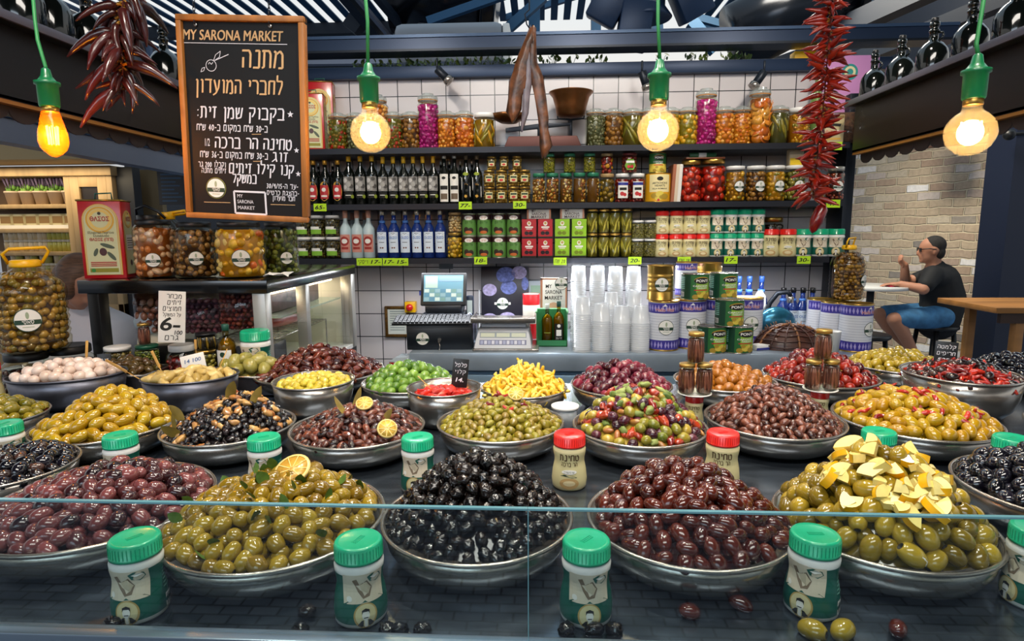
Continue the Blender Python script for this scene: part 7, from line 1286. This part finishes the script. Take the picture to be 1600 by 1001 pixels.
q = at(1577, 210, y=5.22); t = thing('wall_lamp', 'round black wall lamp on an arm at the navy column', 'wall lamp', q); part('lamp_head', MB().ell((0, 0, 0), (.045, .045, .045), BLACK, 16, 10), t); part('arm', MB().tube([(0, 0, 0), (.15, .02, .01), (.30, .05, .02)], .015, BLACK, 8), t)
# ------------------------------------------------------------ bar furniture
wt = at(1542, 478, y=3.8); t = thing('bar_table', 'honey wood bar table cut by the edge beside the brick wall', 'table', (wt.x, 3.72, 0)); zt = wt.z; part('table_top', MB().box(0, 1.2, 0, .55, zt-.035, zt, WOOD), t, .004); part('apron', MB().box(.06, 1.1, .04, .07, zt-.10, zt-.035, mat('apron_dark', '#3a2416', .5)), t)
for x, y in ((.16, .05), (.16, .46), (1.0, .05)): part('leg', MB().box(x, x+.05, y, y+.05, 0, zt-.035, WOOD), t, .003)
part('stretcher', MB().box(.18, 1.0, .06, .09, zt-.42, zt-.37, WOOD), t)
t = thing('bar_table', 'small white round bar table in front of the sitting man', 'table', (2.84, 5.42, 0)); part('table_top', MB().cyl(.29, 1.085, 1.112, mat('table_white', '#d2d4d2', .35), 48), t); part('pole', MB().cyl(.03, .02, 1.085, BLACK, 20), t); part('foot_plate', MB().lathe([(0, 0), (.24, 0), (.24, .012), (.05, .03), (0, .03)], BLACK, 32), t)
t = thing('red_phone', 'red phone lying on the white round table by the man', 'phone', (2.96, 5.30, 1.1125), .4); part('phone_body', MB().box(-.06, .06, -.03, .03, 0, .012, mat('phone_red', '#b31a3a', .3)), t, .004)
def stool(): 
    out = [('seat', MB().lathe([(0, .735), (.16, .735), (.175, .745), (.175, .765), (.16, .775), (0, .775)], BLACK, 32))]
    for k in range(4):
        a = pi/4+k*pi/2; out.append(('leg', MB().tube([(.13*cos(a), .13*sin(a), .74), (.21*cos(a), .21*sin(a), 0)], .019, BLACK, 8)))
    out.append(('foot_ring', MB().tube([(.185*cos(a), .185*sin(a), .40) for a in np.linspace(0, 2*pi, 25)[:-1]], .010, BLACK, 6, closed=True))); return out
inst('stool', stool, 'bar_stool', 'black bar stool the man is sitting on', 'stool', (3.40, 5.40, 0), .3, 'black bar stools'); inst('stool', stool, 'bar_stool', 'empty black bar stool left of the white round table', 'stool', (2.62, 5.0, 0), .1, 'black bar stools', scale=.98)
t = thing('side_counter', 'low steel side counter behind the large green olives', 'counter', (1.66, 3.05, 0), radians(6)); part('counter_body', MB().box(0.03, .36, .02, .45, 0, .80, mat('cabinet_steel', '#6f8496', .35, .7)), t); part('counter_top', MB().box(0.02, .40, 0, .47, .80, .83, STEEL), t, .003)
# ------------------------------------------------------------ people
def fuse(name, mb, m, vox, smooth=3):
    """one continuous skin out of overlapping limb volumes"""
    me = mb.mesh(name); o = bpy.data.objects.new(name, me); COL.objects.link(o); r = o.modifiers.new('r', 'REMESH'); r.mode = 'VOXEL'; r.voxel_size = vox; s = o.modifiers.new('s', 'SMOOTH'); s.iterations = smooth; s.factor = .5
    dg = bpy.context.evaluated_depsgraph_get(); out = bpy.data.meshes.new_from_object(o.evaluated_get(dg)); bpy.data.objects.remove(o)
    out.materials.clear(); out.materials.append(m); out.polygons.foreach_set('use_smooth', [True]*len(out.polygons)); out.polygons.foreach_set('material_index', [0]*len(out.polygons)); out.name = name; return out
def chain(mb, pts, m, seg=12):
    """tapered limb: [(x, y, z, r)]"""
    P = [Vector(p[:3]) for p in pts]; Q = []; R = []
    for i in range(len(P)-1):
        for k in range(5): u = k/5; Q.append(P[i].lerp(P[i+1], u)); R.append(pts[i][3]*(1-u)+pts[i+1][3]*u)
    Q.append(P[-1]); R.append(pts[-1][3]); mb.tube(Q, R, m, seg)
    for p in pts: mb.ell(p[:3], p[3], m, seg, 8)
def head(mb, c, f, m, s=1.0):
    """skull, jaw, nose, ears, neck stub; f: facing direction"""
    f = Vector(f).normalized(); r = f.cross(Vector((0, 0, 1))).normalized(); u = r.cross(f); c = Vector(c); R = Matrix((r, f, u)).transposed()
    at_ = lambda a, b, d: c+(r*a+f*b+u*d)*s
    mb.ell(at_(0, -.008, .022), (.076*s, .096*s, .092*s), m, 18, 12, R); mb.ell(at_(0, .028, -.045), (.056*s, .066*s, .066*s), m, 14, 10, R); mb.ell(at_(0, .098, -.016), (.013*s, .018*s, .022*s), m, 8, 6, R); mb.ell(at_(0, .085, .005), (.010*s, .014*s, .022*s), m, 8, 6, R)
    mb.ell(at_(0, .080, -.052), (.026*s, .014*s, .012*s), m, 10, 6, R); mb.ell(at_(0, .070, -.088), (.026*s, .022*s, .018*s), m, 10, 6, R)
    for k in (-1, 1): mb.ell(at_(k*.077, -.01, -.008), (.010*s, .020*s, .033*s), m, 10, 8, R)
    return at_, R
def hand(mb, w, d, n, m, s=1.0, curl=.6):
    """palm and five fingers from the wrist w along d, palm normal n"""
    w, d, n = Vector(w), Vector(d).normalized(), Vector(n).normalized(); a = d.cross(n).normalized()
    mb.ell(w+d*.045*s, (.040*s, .050*s, .017*s), m, 12, 8, Matrix((a, d, n)).transposed())
    for k, L in enumerate((.062, .074, .070, .055)):
        b = w+d*.082*s+a*(k-1.5)*.019*s; p1 = b+(d*cos(curl*.4)+n*sin(curl*.4))*L*.45*s; p2 = p1+(d*cos(curl*1.4)+n*sin(curl*1.4))*L*.35*s; p3 = p2+(d*cos(curl*2.2)+n*sin(curl*2.2))*L*.28*s
        chain(mb, [(*b, .0095*s), (*p1, .009*s), (*p2, .0083*s), (*p3, .0072*s)], m, 8)
    b = w+d*.025*s-a*.032*s; p1 = b+(d*.6-a*.7+n*.3).normalized()*.035*s; p2 = p1+(d*.8-a*.2+n*.5).normalized()*.03*s; chain(mb, [(*b, .012*s), (*p1, .0105*s), (*p2, .0085*s)], m, 8)
man = thing('person', 'man in a black t-shirt and denim shorts eating at the round bar table', 'person', (3.40, 5.40, .775)); mo = Vector((3.40, 5.40, .775))
MBody = MB(); V = lambda x, y, z: (x-mo.x, y-mo.y, z-mo.z)
hc = V(3.285, 5.37, 1.415); fd = (-.93, .30, -.10); hat, HR = head(MBody, hc, fd, SKIN, .98)
chain(MBody, [(*V(3.315, 5.375, 1.34), .055), (*V(3.33, 5.38, 1.26), .060)], SKIN)
chain(MBody, [(*V(3.42, 5.41, .88), .145), (*V(3.43, 5.41, 1.02), .150), (*V(3.38, 5.39, 1.17), .135), (*V(3.345, 5.385, 1.25), .085)], SKIN, 16)
MBody.ell(V(3.37, 5.39, 1.19), (.20, .12, .10), SKIN, 16, 10, Euler((0, 0, .75)).to_matrix())
lw = V(3.00, 5.26, 1.135); chain(MBody, [(*V(3.24, 5.25, 1.22), .062), (*V(3.13, 5.17, 1.10), .045), (*lw, .030)], SKIN); hand(MBody, lw, (-1, .35, .0), (0, 0, -1), SKIN, 1.0, .3)
rw = V(3.13, 5.46, 1.285); chain(MBody, [(*V(3.48, 5.54, 1.22), .062), (*V(3.24, 5.62, 1.12), .046), (*rw, .030)], SKIN); hand(MBody, rw, (-.7, -.35, .45), (.3, -.7, .3), SKIN, 1.0, .9)
for kx, ky, hy, ax, ay, az in ((2.935, 5.20, 5.31, 3.17, 5.26, .52), (2.99, 5.52, 5.51, 3.25, 5.50, .55)):
    chain(MBody, [(*V(3.38, hy, .845), .088), (*V(kx, ky, .845), .060), (*V(kx+.08, ky+.01, .74), .056), (*V(ax, ay, az), .036)], SKIN, 14)
    chain(MBody, [(*V(ax+.03, ay, az-.055), .036), (*V(ax-.06, ay-.01, az-.075), .034), (*V(ax-.16, ay-.02, az-.085), .024)], SKIN)
part('body', fuse('body', MBody, SKIN, .0105, 2), man)
S = MB(); SHIRT = mat('black_tshirt', '#0d0f12', .75, bump=.3, bscale=18); chain(S, [(*V(3.42, 5.41, .80), .166), (*V(3.45, 5.41, .98), .170), (*V(3.39, 5.39, 1.15), .155), (*V(3.345, 5.382, 1.262), .078)], SHIRT, 18); S.ell(V(3.375, 5.39, 1.185), (.225, .138, .105), SHIRT, 18, 12, Euler((0, 0, .75)).to_matrix())
chain(S, [(*V(3.25, 5.26, 1.215), .080), (*V(3.165, 5.195, 1.135), .066)], SHIRT); chain(S, [(*V(3.48, 5.54, 1.215), .080), (*V(3.33, 5.60, 1.15), .066)], SHIRT); part('t_shirt', fuse('t_shirt', S, SHIRT, .011, 4), man)
S = MB(); DEN = mat('denim_blue', '#3f79a8', .8, var=.35, vscale=16); chain(S, [(*V(3.43, 5.41, .875), .158), (*V(3.40, 5.41, .855), .15)], DEN, 16)
for kx, ky, hy in ((3.00, 5.215, 5.31), (3.05, 5.525, 5.51)): chain(S, [(*V(3.38, hy, .85), .104), (*V(kx, ky, .847), .080)], DEN, 16)
part('denim_shorts', fuse('denim_shorts', S, DEN, .011, 3), man)
S = MB(); HA = mat('short_grey_hair', '#2a2826', .8, var=.5, vscale=40); S.ell(hat(0, -.026, .040), (.077, .088, .083), HA, 18, 12, HR); S.ell(hat(0, -.056, -.018), (.066, .048, .068), HA, 16, 10, HR); part('hair', fuse('hair', S, HA, .008, 2), man)
S = MB()
for k in (-1, 1): S.box(-.028, .028, -.004, .004, -.016, .016, BLACK, Matrix.Translation(hat(k*.034, .088, .012)) @ HR.to_4x4()); S.tube([hat(k*.062, .085, .018), hat(k*.082, .03, .018), hat(k*.084, -.02, .008)], .004, BLACK, 6)
part('sunglasses', S, man)
for ax, ay, az in ((3.17, 5.26, .52), (3.25, 5.50, .55)): part('sandal', MB().box(-.20, .07, -.045, .045, -.125, -.100, mat('sandal_dark', '#1c1816', .6), Matrix.Translation(V(ax, ay, az))), man, .008)
MATS['_'] = None
wm = thing('person', 'person with brown hair and a white top bending behind the glass case', 'person', (-2.02, 2.75, .0)); wo_ = Vector((-2.02, 2.75, 0)); V = lambda x, y, z: (x-wo_.x, y-wo_.y, z-wo_.z)
hcp = at(124, 442, y=2.72); S = MB(); hat, HR = head(S, V(hcp.x, hcp.y, hcp.z), (.55, -.30, -.65), SKIN, 1.0)
chain(S, [(*V(hcp.x-.06, hcp.y+.06, hcp.z-.06), .055), (*V(hcp.x-.16, 2.85, hcp.z-.15), .06)], SKIN); chain(S, [(*V(-2.20, 2.92, .45), .15), (*V(-2.22, 2.92, .80), .14), (*V(-2.19, 2.90, 1.02), .15), (*V(hcp.x-.15, 2.85, hcp.z-.17), .10)], SKIN, 16)
lw = V(-1.86, 2.55, .98); chain(S, [(*V(-2.02, 2.78, 1.13), .055), (*V(-1.97, 2.62, .96), .042), (*lw, .028)], SKIN); hand(S, lw, (.6, -.5, -.1), (0, 0, -1), SKIN)
lw = V(-2.28, 2.50, .95); chain(S, [(*V(-2.36, 2.92, 1.12), .055), (*V(-2.42, 2.72, .94), .042), (*lw, .028)], SKIN); hand(S, lw, (.2, -.9, -.1), (0, 0, -1), SKIN)
for k in (-1, 1): chain(S, [(*V(-2.20+k*.09, 2.92, .50), .10), (*V(-2.20+k*.10, 2.90, .28), .07), (*V(-2.20+k*.10, 2.94, .06), .045)], SKIN); chain(S, [(*V(-2.20+k*.10, 2.94, .045), .042), (*V(-2.20+k*.10, 2.78, .035), .032)], SKIN)
part('body', fuse('body', S, SKIN, .012, 2), wm)
S = MB(); WT = mat('white_top', '#d9d3d6', .8, bump=.3, bscale=20); chain(S, [(*V(-2.20, 2.92, .60), .18), (*V(-2.22, 2.92, .85), .172), (*V(-2.19, 2.90, 1.05), .175), (*V(hcp.x-.15, 2.85, hcp.z-.165), .115)], WT, 18)
chain(S, [(*V(-2.03, 2.79, 1.12), .078), (*V(-1.985, 2.64, .985), .062)], WT); chain(S, [(*V(-2.35, 2.91, 1.11), .078), (*V(-2.41, 2.75, .97), .062)], WT); part('white_top', fuse('white_top', S, WT, .012, 4), wm)
S = MB(); HB_ = mat('brown_hair', '#6a4a34', .6, var=.5, vscale=25, stretch=(1, 1, 6)); S.ell(hat(0, -.030, .040), (.088, .095, .092), HB_, 18, 12, HR); S.ell(hat(0, -.070, -.02), (.080, .070, .100), HB_, 16, 10, HR); S.ell(hat(.05, .0, .0), (.040, .070, .085), HB_, 12, 8, HR); S.ell(hat(-.05, .0, .0), (.040, .070, .085), HB_, 12, 8, HR); part('hair', fuse('hair', S, HB_, .009, 2), wm)
# ------------------------------------------------------------ the neighbouring shop on the far side
YC_ = 5.0; A = lambda px, v, y=YC_: at(px, v, y=y); c0, c1 = A(-60, 430).x, A(176, 300).x; cz = [A(60, v).z for v in (430, 393, 357, 319)]; ct = A(60, 262).z
cab = thing('display_cupboard', 'beige wooden display cupboard of the shop next door', 'cupboard', (c0, YC_, 0)); W = c1-c0; xd = A(106, 350).x-c0
part('back_panel', MB().box(0, W, .40, .42, 0, ct, mat('cupboard_back', '#7a5c3a', .6)), cab); part('divider', MB().box(xd, xd+.05, 0, .42, 0, ct, BEIGEW), cab, .003); part('side_panel', MB().box(W-.05, W, 0, .42, 0, ct, BEIGEW), cab, .003); part('cornice', MB().box(-.02, W+.02, -.03, .42, ct-.07, ct+.01, BEIGEW), cab, .004)
for z in cz: part('shelf', MB().box(0, xd, 0, .40, z-.035, z, BEIGEW), cab, .003)
part('plinth', MB().box(0, W, 0, .42, 0, cz[0]-.25, BEIGEW), cab); part('door_panel', MB().box(xd+.05, W-.05, .02, .045, cz[0]-.25, ct-.07, glass('cupboard_glass', '#8a7a68', 1.45, .03, '#2a2018', .6)), cab)
for a in ((xd+.05, xd+.13, cz[0]-.25, ct-.07), (W-.13, W-.05, cz[0]-.25, ct-.07), (xd+.13, W-.13, ct-.16, ct-.07)): part('door_frame', MB().box(a[0], a[1], .0, .03, a[2], a[3], BEIGEW), cab, .003)
def pot():
    mb = MB(); rr = random.Random(2); 
    for k in range(34): a = rr.uniform(0, 6.28); q = rr.uniform(0, .05); mb.ell((q*cos(a), q*sin(a), .13+rr.uniform(-.02, .03)), (.014, .014, .022), mat('lavender_leaf', '#6f9a3c', .7, pal=['#4f7a2c', '#7fae4a', '#8fbe54']), 6, 4)
    m2 = MB()
    for k in range(14): a = rr.uniform(0, 6.28); q = rr.uniform(.01, .05); m2.tube([(q*cos(a), q*sin(a), .14), (q*1.5*cos(a), q*1.5*sin(a), .22)], [.004, .010], mat('lavender_bloom', '#6a5a78', .8), 5)
    return [('pot_body', MB().lathe([(0, 0), (.045, 0), (.062, .10), (.066, .10), (.066, .115), (.055, .115), (0, .105)], mat('pale_terracotta', '#bba894', .7), 24)), ('foliage', mb, None, 'stuff'), ('blooms', m2, None, 'stuff')]
for k, px in enumerate((4, 27, 49, 72, 95)): inst('pot', pot, 'potted_lavender', ORD[k]+' potted lavender on the top shelf of the beige cupboard', 'potted plant', (A(px, 318).x, YC_+.12, cz[3]+.0005), 0, 'potted lavenders')
def gift(): return [('box_body', MB().box(-.075, .075, 0, .12, 0, .125, mat('gift_cream', '#d2c69a', .5))), ('window', Decal().rect(-.045, .045, .045, .105, mat('gift_window', '#8a6a3a', .5), 0, 1).rect(-.075, .075, .0, .03, PAPER, 0, 1).mb(None, 0))]
for k, px in enumerate((2, 22, 42, 63, 84, 103)): inst('gift', gift, 'gift_box', ORD[k]+' cream gift box on the second shelf of the beige cupboard', 'box', (A(px, 356).x, YC_+.05, cz[2]+.0005), 0, 'cream gift boxes')
def smalljar(c): return lambda: [('jar_body', MB().lathe([(0, 0), (.030, 0), (.032, .07), (.028, .08), (0, .08)], mat('small_jar'+c, c, .3, coat=.4), 16)), ('lid', MB().cyl(.030, .08, .10, mat('small_lid', '#d9cdb4', .4), 16))]
for r, (z, h) in enumerate(((cz[1], .0), (cz[0], .0))):
    for k in range(14):
        px = 2+k*7.6; c = ('#c9b48a', '#d9c9a8', '#b5b04a')[(k > 8)+(k % 2 if k < 9 else 1)] if r == 0 else ('#b0946a', '#c9b48a', '#a8a04a')[k % 3]
        for lv_ in (0, 1):
            if r == 1 and lv_ == 1 and k % 3 == 0: continue
            inst('sj'+c, smalljar(c), 'small_jar', ('upper ' if lv_ else 'lower ')+ORD[k]+' little jar on the '+('third' if r == 0 else 'lowest')+' shelf of the beige cupboard', 'jar', (A(px, 390).x, YC_+.08, z+.0005+lv_*.1005), 0, 'little jars in the cupboard')
hz = [A(0, 222).z, A(0, 253).z]; t = thing('shop_fascia', 'beige header board of the shop next door with dark letters', 'sign', (c0-.2, YC_-.4, 0)); part('header_board', MB().box(0, W+.9, 0, .4, ct+.02, hz[0]+.10, mat('fascia_beige', '#b59a6c', .6)), t)
part('letter_panel', MB().box(A(-40, 230).x-c0+.2, A(36, 230).x-c0+.2, -.01, 0, hz[1]-.02, hz[0], mat('letter_panel_tan', '#a08a64', .6)), t); part('lettering', Decal().text('תאא', A(8, 240).x-c0+.17, hz[1]+.01, .20, mat('letter_slate', '#3a4450', .5), 0, .05, .30).mb(None, -.011), t)
t = thing('corridor_panel', 'flat beige partition beside the dark door post of the shop next door', 'backdrop', (0, 5.3, 0)); part('panel', MB().box(A(203, 300).x*1.06, A(252, 300).x*1.06, 0, .06, 0, A(0, 262).z, mat('corridor_lit_beige', '#8a7656', .6)), t)  # panel takes the tone of the lit corridor it stands in for
t = thing('door_post', 'dark post between the cupboard and the beige partition', 'post', (0, 5.05, 0)); part('post_body', MB().box(A(177, 300).x, A(203, 300).x, 0, .1, 0, A(0, 262).z, mat('post_dark', '#1c2028', .5)), t)
t = thing('menu_board', 'dark blue menu board with chalk lines behind the hanging chalkboard', 'sign', (A(250, 300).x, 4.98, A(0, 322).z)); mw, mh = A(300, 300).x-A(250, 300).x, A(0, 264).z-A(0, 322).z; part('board', MB().box(0, mw, 0, .02, 0, mh, mat('menu_navy', '#111c2c', .5)), t); D = Decal()
for k in range(9): D.stroke([(mw*.1, mh*(.9-k*.1)), (mw*(.5+.3*((k*7) % 5)/5), mh*(.9-k*.1))], .012, mat('menu_chalk', '#3c5a7a', .8))
part('chalk_lines', D.mb(None, 0), t)
def beam3(name, p, q, w, h, m, thing_label=None, cat='beam'):
    p, q = Vector(p), Vector(q); d = q-p; L = d.length; R = d.to_track_quat('Y', 'Z').to_matrix().to_4x4(); mb = MB().box(-w/2, w/2, 0, L, -h/2, h/2, m)
    o = link(name, mb.mesh(name)); o.matrix_world = Matrix.Translation(p) @ R; o['kind'] = 'structure'; return o
SLB = mat('slate_beam', '#868c9c', .45, .3)
bp0, bp1 = at(-40, 196, y=2.9), at(300, 262, y=4.4); beam3('beam_kiosk', bp0, bp1, .10, .12, SLB); beam3('beam_kiosk_cap', bp0+Vector((0, -.02, .075)), bp1+Vector((0, -.02, .075)), .12, .03, mat('beam_cap_blue', '#223a58', .3, .4))
d = (bp1-bp0); wn = MB().add([bp0+Vector((0, 0, .09)), bp1+Vector((0, 0, .09)), bp1+Vector((0, 0, .75)), bp0+Vector((0, 0, .75)), bp0+Vector((-.02, .02, .09)), bp1+Vector((-.02, .02, .09)), bp1+Vector((-.02, .02, .75)), bp0+Vector((-.02, .02, .75))], [(0, 1, 2, 3), (7, 6, 5, 4), (0, 4, 5, 1), (2, 6, 7, 3)], mat('dark_transom_glass', '#565862', .08, .2, var=.9, vscale=3, coat=.5), False); struct('window_1', wn)
for u in (.3, .55, .8): o = beam3('trim_mullion', bp0+d*u+Vector((0, -.03, .09)), bp0+d*u+Vector((0, -.03, .75)), .04, .03, mat('mullion_blue', '#4a5f7f', .4))
# ------------------------------------------------------------ the hall roof above
TL = mat('roof_teal', '#124a70', .5, .2); TD = mat('roof_dark', '#0c1a2a', .5, .2)
def slats(name, x0, x1, y0, y1, z0, z1, n, w, m):
    mb = MB()
    for k in range(n):
        x = x0+(x1-x0)*(k+.5)/n; mb.add([(x-w/2, y0, z0), (x+w/2, y0, z0), (x+w/2, y1, z1), (x-w/2, y1, z1), (x-w/2, y0, z0+.012), (x+w/2, y0, z0+.012), (x+w/2, y1, z1+.012), (x-w/2, y1, z1+.012)], [(3, 2, 1, 0), (4, 5, 6, 7), (0, 1, 5, 4), (2, 3, 7, 6), (0, 4, 7, 3), (1, 2, 6, 5)], m, False)
    return struct(name, mb)
slats('ceiling_slats', -6.0, -1.45, 5.2, 8.6, 4.0, 4.0, 27, .085, TL); slats('ceiling_slats', 1.9, 3.4, 6.0, 8.2, 4.15, 4.15, 10, .09, TL)
slats('ceiling_slats', -.75, 1.0, 7.3, 8.15, 4.27, 4.22, 11, .085, TL)
struct('beam_purlin', MB().box(-6.0, -1.3, 7.3, 7.42, 3.86, 3.98, TD).box(-6, -1.3, 8.6, 8.72, 3.85, 4.05, TD)); struct('beam_eaves', MB().box(1.85, 3.45, 8.2, 8.3, 4.05, 4.2, TL))
def rb(a, b, ya, yb, w, m=TD): beam3('beam_truss', at(*a, y=ya), at(*b, y=yb), w, w, m)
rb((536, -10), (612, 80), 6, 7.2, .10); rb((552, -10), (628, 80), 6, 7.2, .04, SLB); rb((585, -10), (645, 62), 6, 7, .07); rb((645, 50), (748, -12), 7, 7, .13); rb((655, 48), (700, 0), 6.6, 6.6, .09); rb((548, 48), (562, 28), 6.6, 6.6, .16); rb((668, 34), (800, -12), 6, 6, .07, TL)
rb((788, 50), (850, -5), 7, 7, .10, TL); rb((835, 78), (835, -5), 7.5, 7.5, .13, TL); rb((931, 78), (931, -5), 7.5, 7.5, .11, TL); rb((1028, 78), (1024, -5), 8, 8, .13, TL); rb((1080, 34), (1118, 80), 6, 6, .10, TL); rb((1124, 78), (1126, 36), 7.5, 7.5, .06, TL); rb((1132, 78), (1134, 38), 7.5, 7.5, .06, TL); rb((1090, 28), (1165, 48), 7, 7, .07, TL); rb((790, 28), (905, -8), 8, 8, .07, TL)
rb((1262, 70), (1470, -25), 6, 5.2, .16); rb((1280, 40), (1225, -10), 6, 6, .22); rb((1335, 95), (1600, -12), 5, 4, .10); rb((786, 76), (786, 48), 6, 6, .04, TL); rb((480, 95), (800, 92), 6, 6.2, .08, SLB)
def pipe(name, label, a, b, y, r, m):
    p, q = at(*a, y=y), at(*b, y=y); t = thing(name, label, 'duct', p); part('duct_shell', MB().tube([(0, 0, 0), (q-p)*.5, q-p], r, m, 28), t); part('end_collar', MB().tube([(q-p)*.90, (q-p)*.93], r*1.05, m, 28), t)
pipe('ventilation_duct', 'big dark round duct high behind the grey air unit', (620, -12), (775, 8), 6.8, .42, mat('duct_black', '#10151d', .2, .6)); pipe('ventilation_duct', 'big dark curved duct high on the far side of the lamp cluster', (1150, 62), (1330, -35), 5.8, .30, mat('duct_black', '#10151d', .2, .6))
p, q = at(615, 80, y=5.2), at(786, 30, y=5.2); t = thing('air_unit', 'grey rounded air handling box above the canopy beam', 'air conditioner', (p.x, 5.2, p.z-.1)); part('housing', MB().box(0, q.x-p.x, 0, .5, 0, q.z-p.z+.1, mat('air_unit_grey', '#8f9298', .4, .5)), t, .06); part('end_cover', MB().box(q.x-p.x-.005, q.x-p.x+.05, .02, .48, .02, q.z-p.z+.08, WHITE), t, .01)
p = at(1012, 12, y=4.6); t = thing('floodlight_cluster', 'cluster of dark blue floodlights hanging below the roof', 'lamp', p); NV = mat('lamp_navy', '#1d3656', .4, .2); part('centre_can', MB().lathe([(0, .5), (.12, .5), (.12, .0), (.17, -.07), (.16, -.08), (0, -.05)], NV, 32), t)
for (x, z, rx, rzz) in ((-.27, .03, .5, .5), (-.10, -.14, .25, .15), (.27, .05, .5, -.5)): part('floodlight', MB().box(-.11, .11, -.1, .1, -.15, .16, NV, Matrix.Translation((x, -.05, z)) @ Euler((rx*.4, rzz, 0)).to_matrix().to_4x4()), t, .012)
part('hanger', MB().cyl(.03, .48, 2.2, NV, 12), t)
t = thing('street_building', 'pale building with dark windows beyond the roof gap', 'building', (9.4, 18, 3.5)); part('facade', MB().box(-1.5, 3.5, 0, 2, 0, 12, mat('facade_pale', '#b9bcb4', .8)), t)
for k in range(3):
    for j in range(4): part('window', MB().box(-.8+k*1.5, -.2+k*1.5, -.05, 0, 4.0+j*2.2, 5.0+j*2.2, mat('facade_window', '#2f4a5c', .2)), t)
t = thing('street_building', 'pale grey block seen through the gap under the canopy beam', 'building', (-4, 14, 0)); part('facade', MB().box(-3, 1.6, 0, 1, 0, 5.35, mat('tower_blue', '#a9c4cc', .7)), t)
MATS.pop('_', None)
bpy.context.view_layer.update()
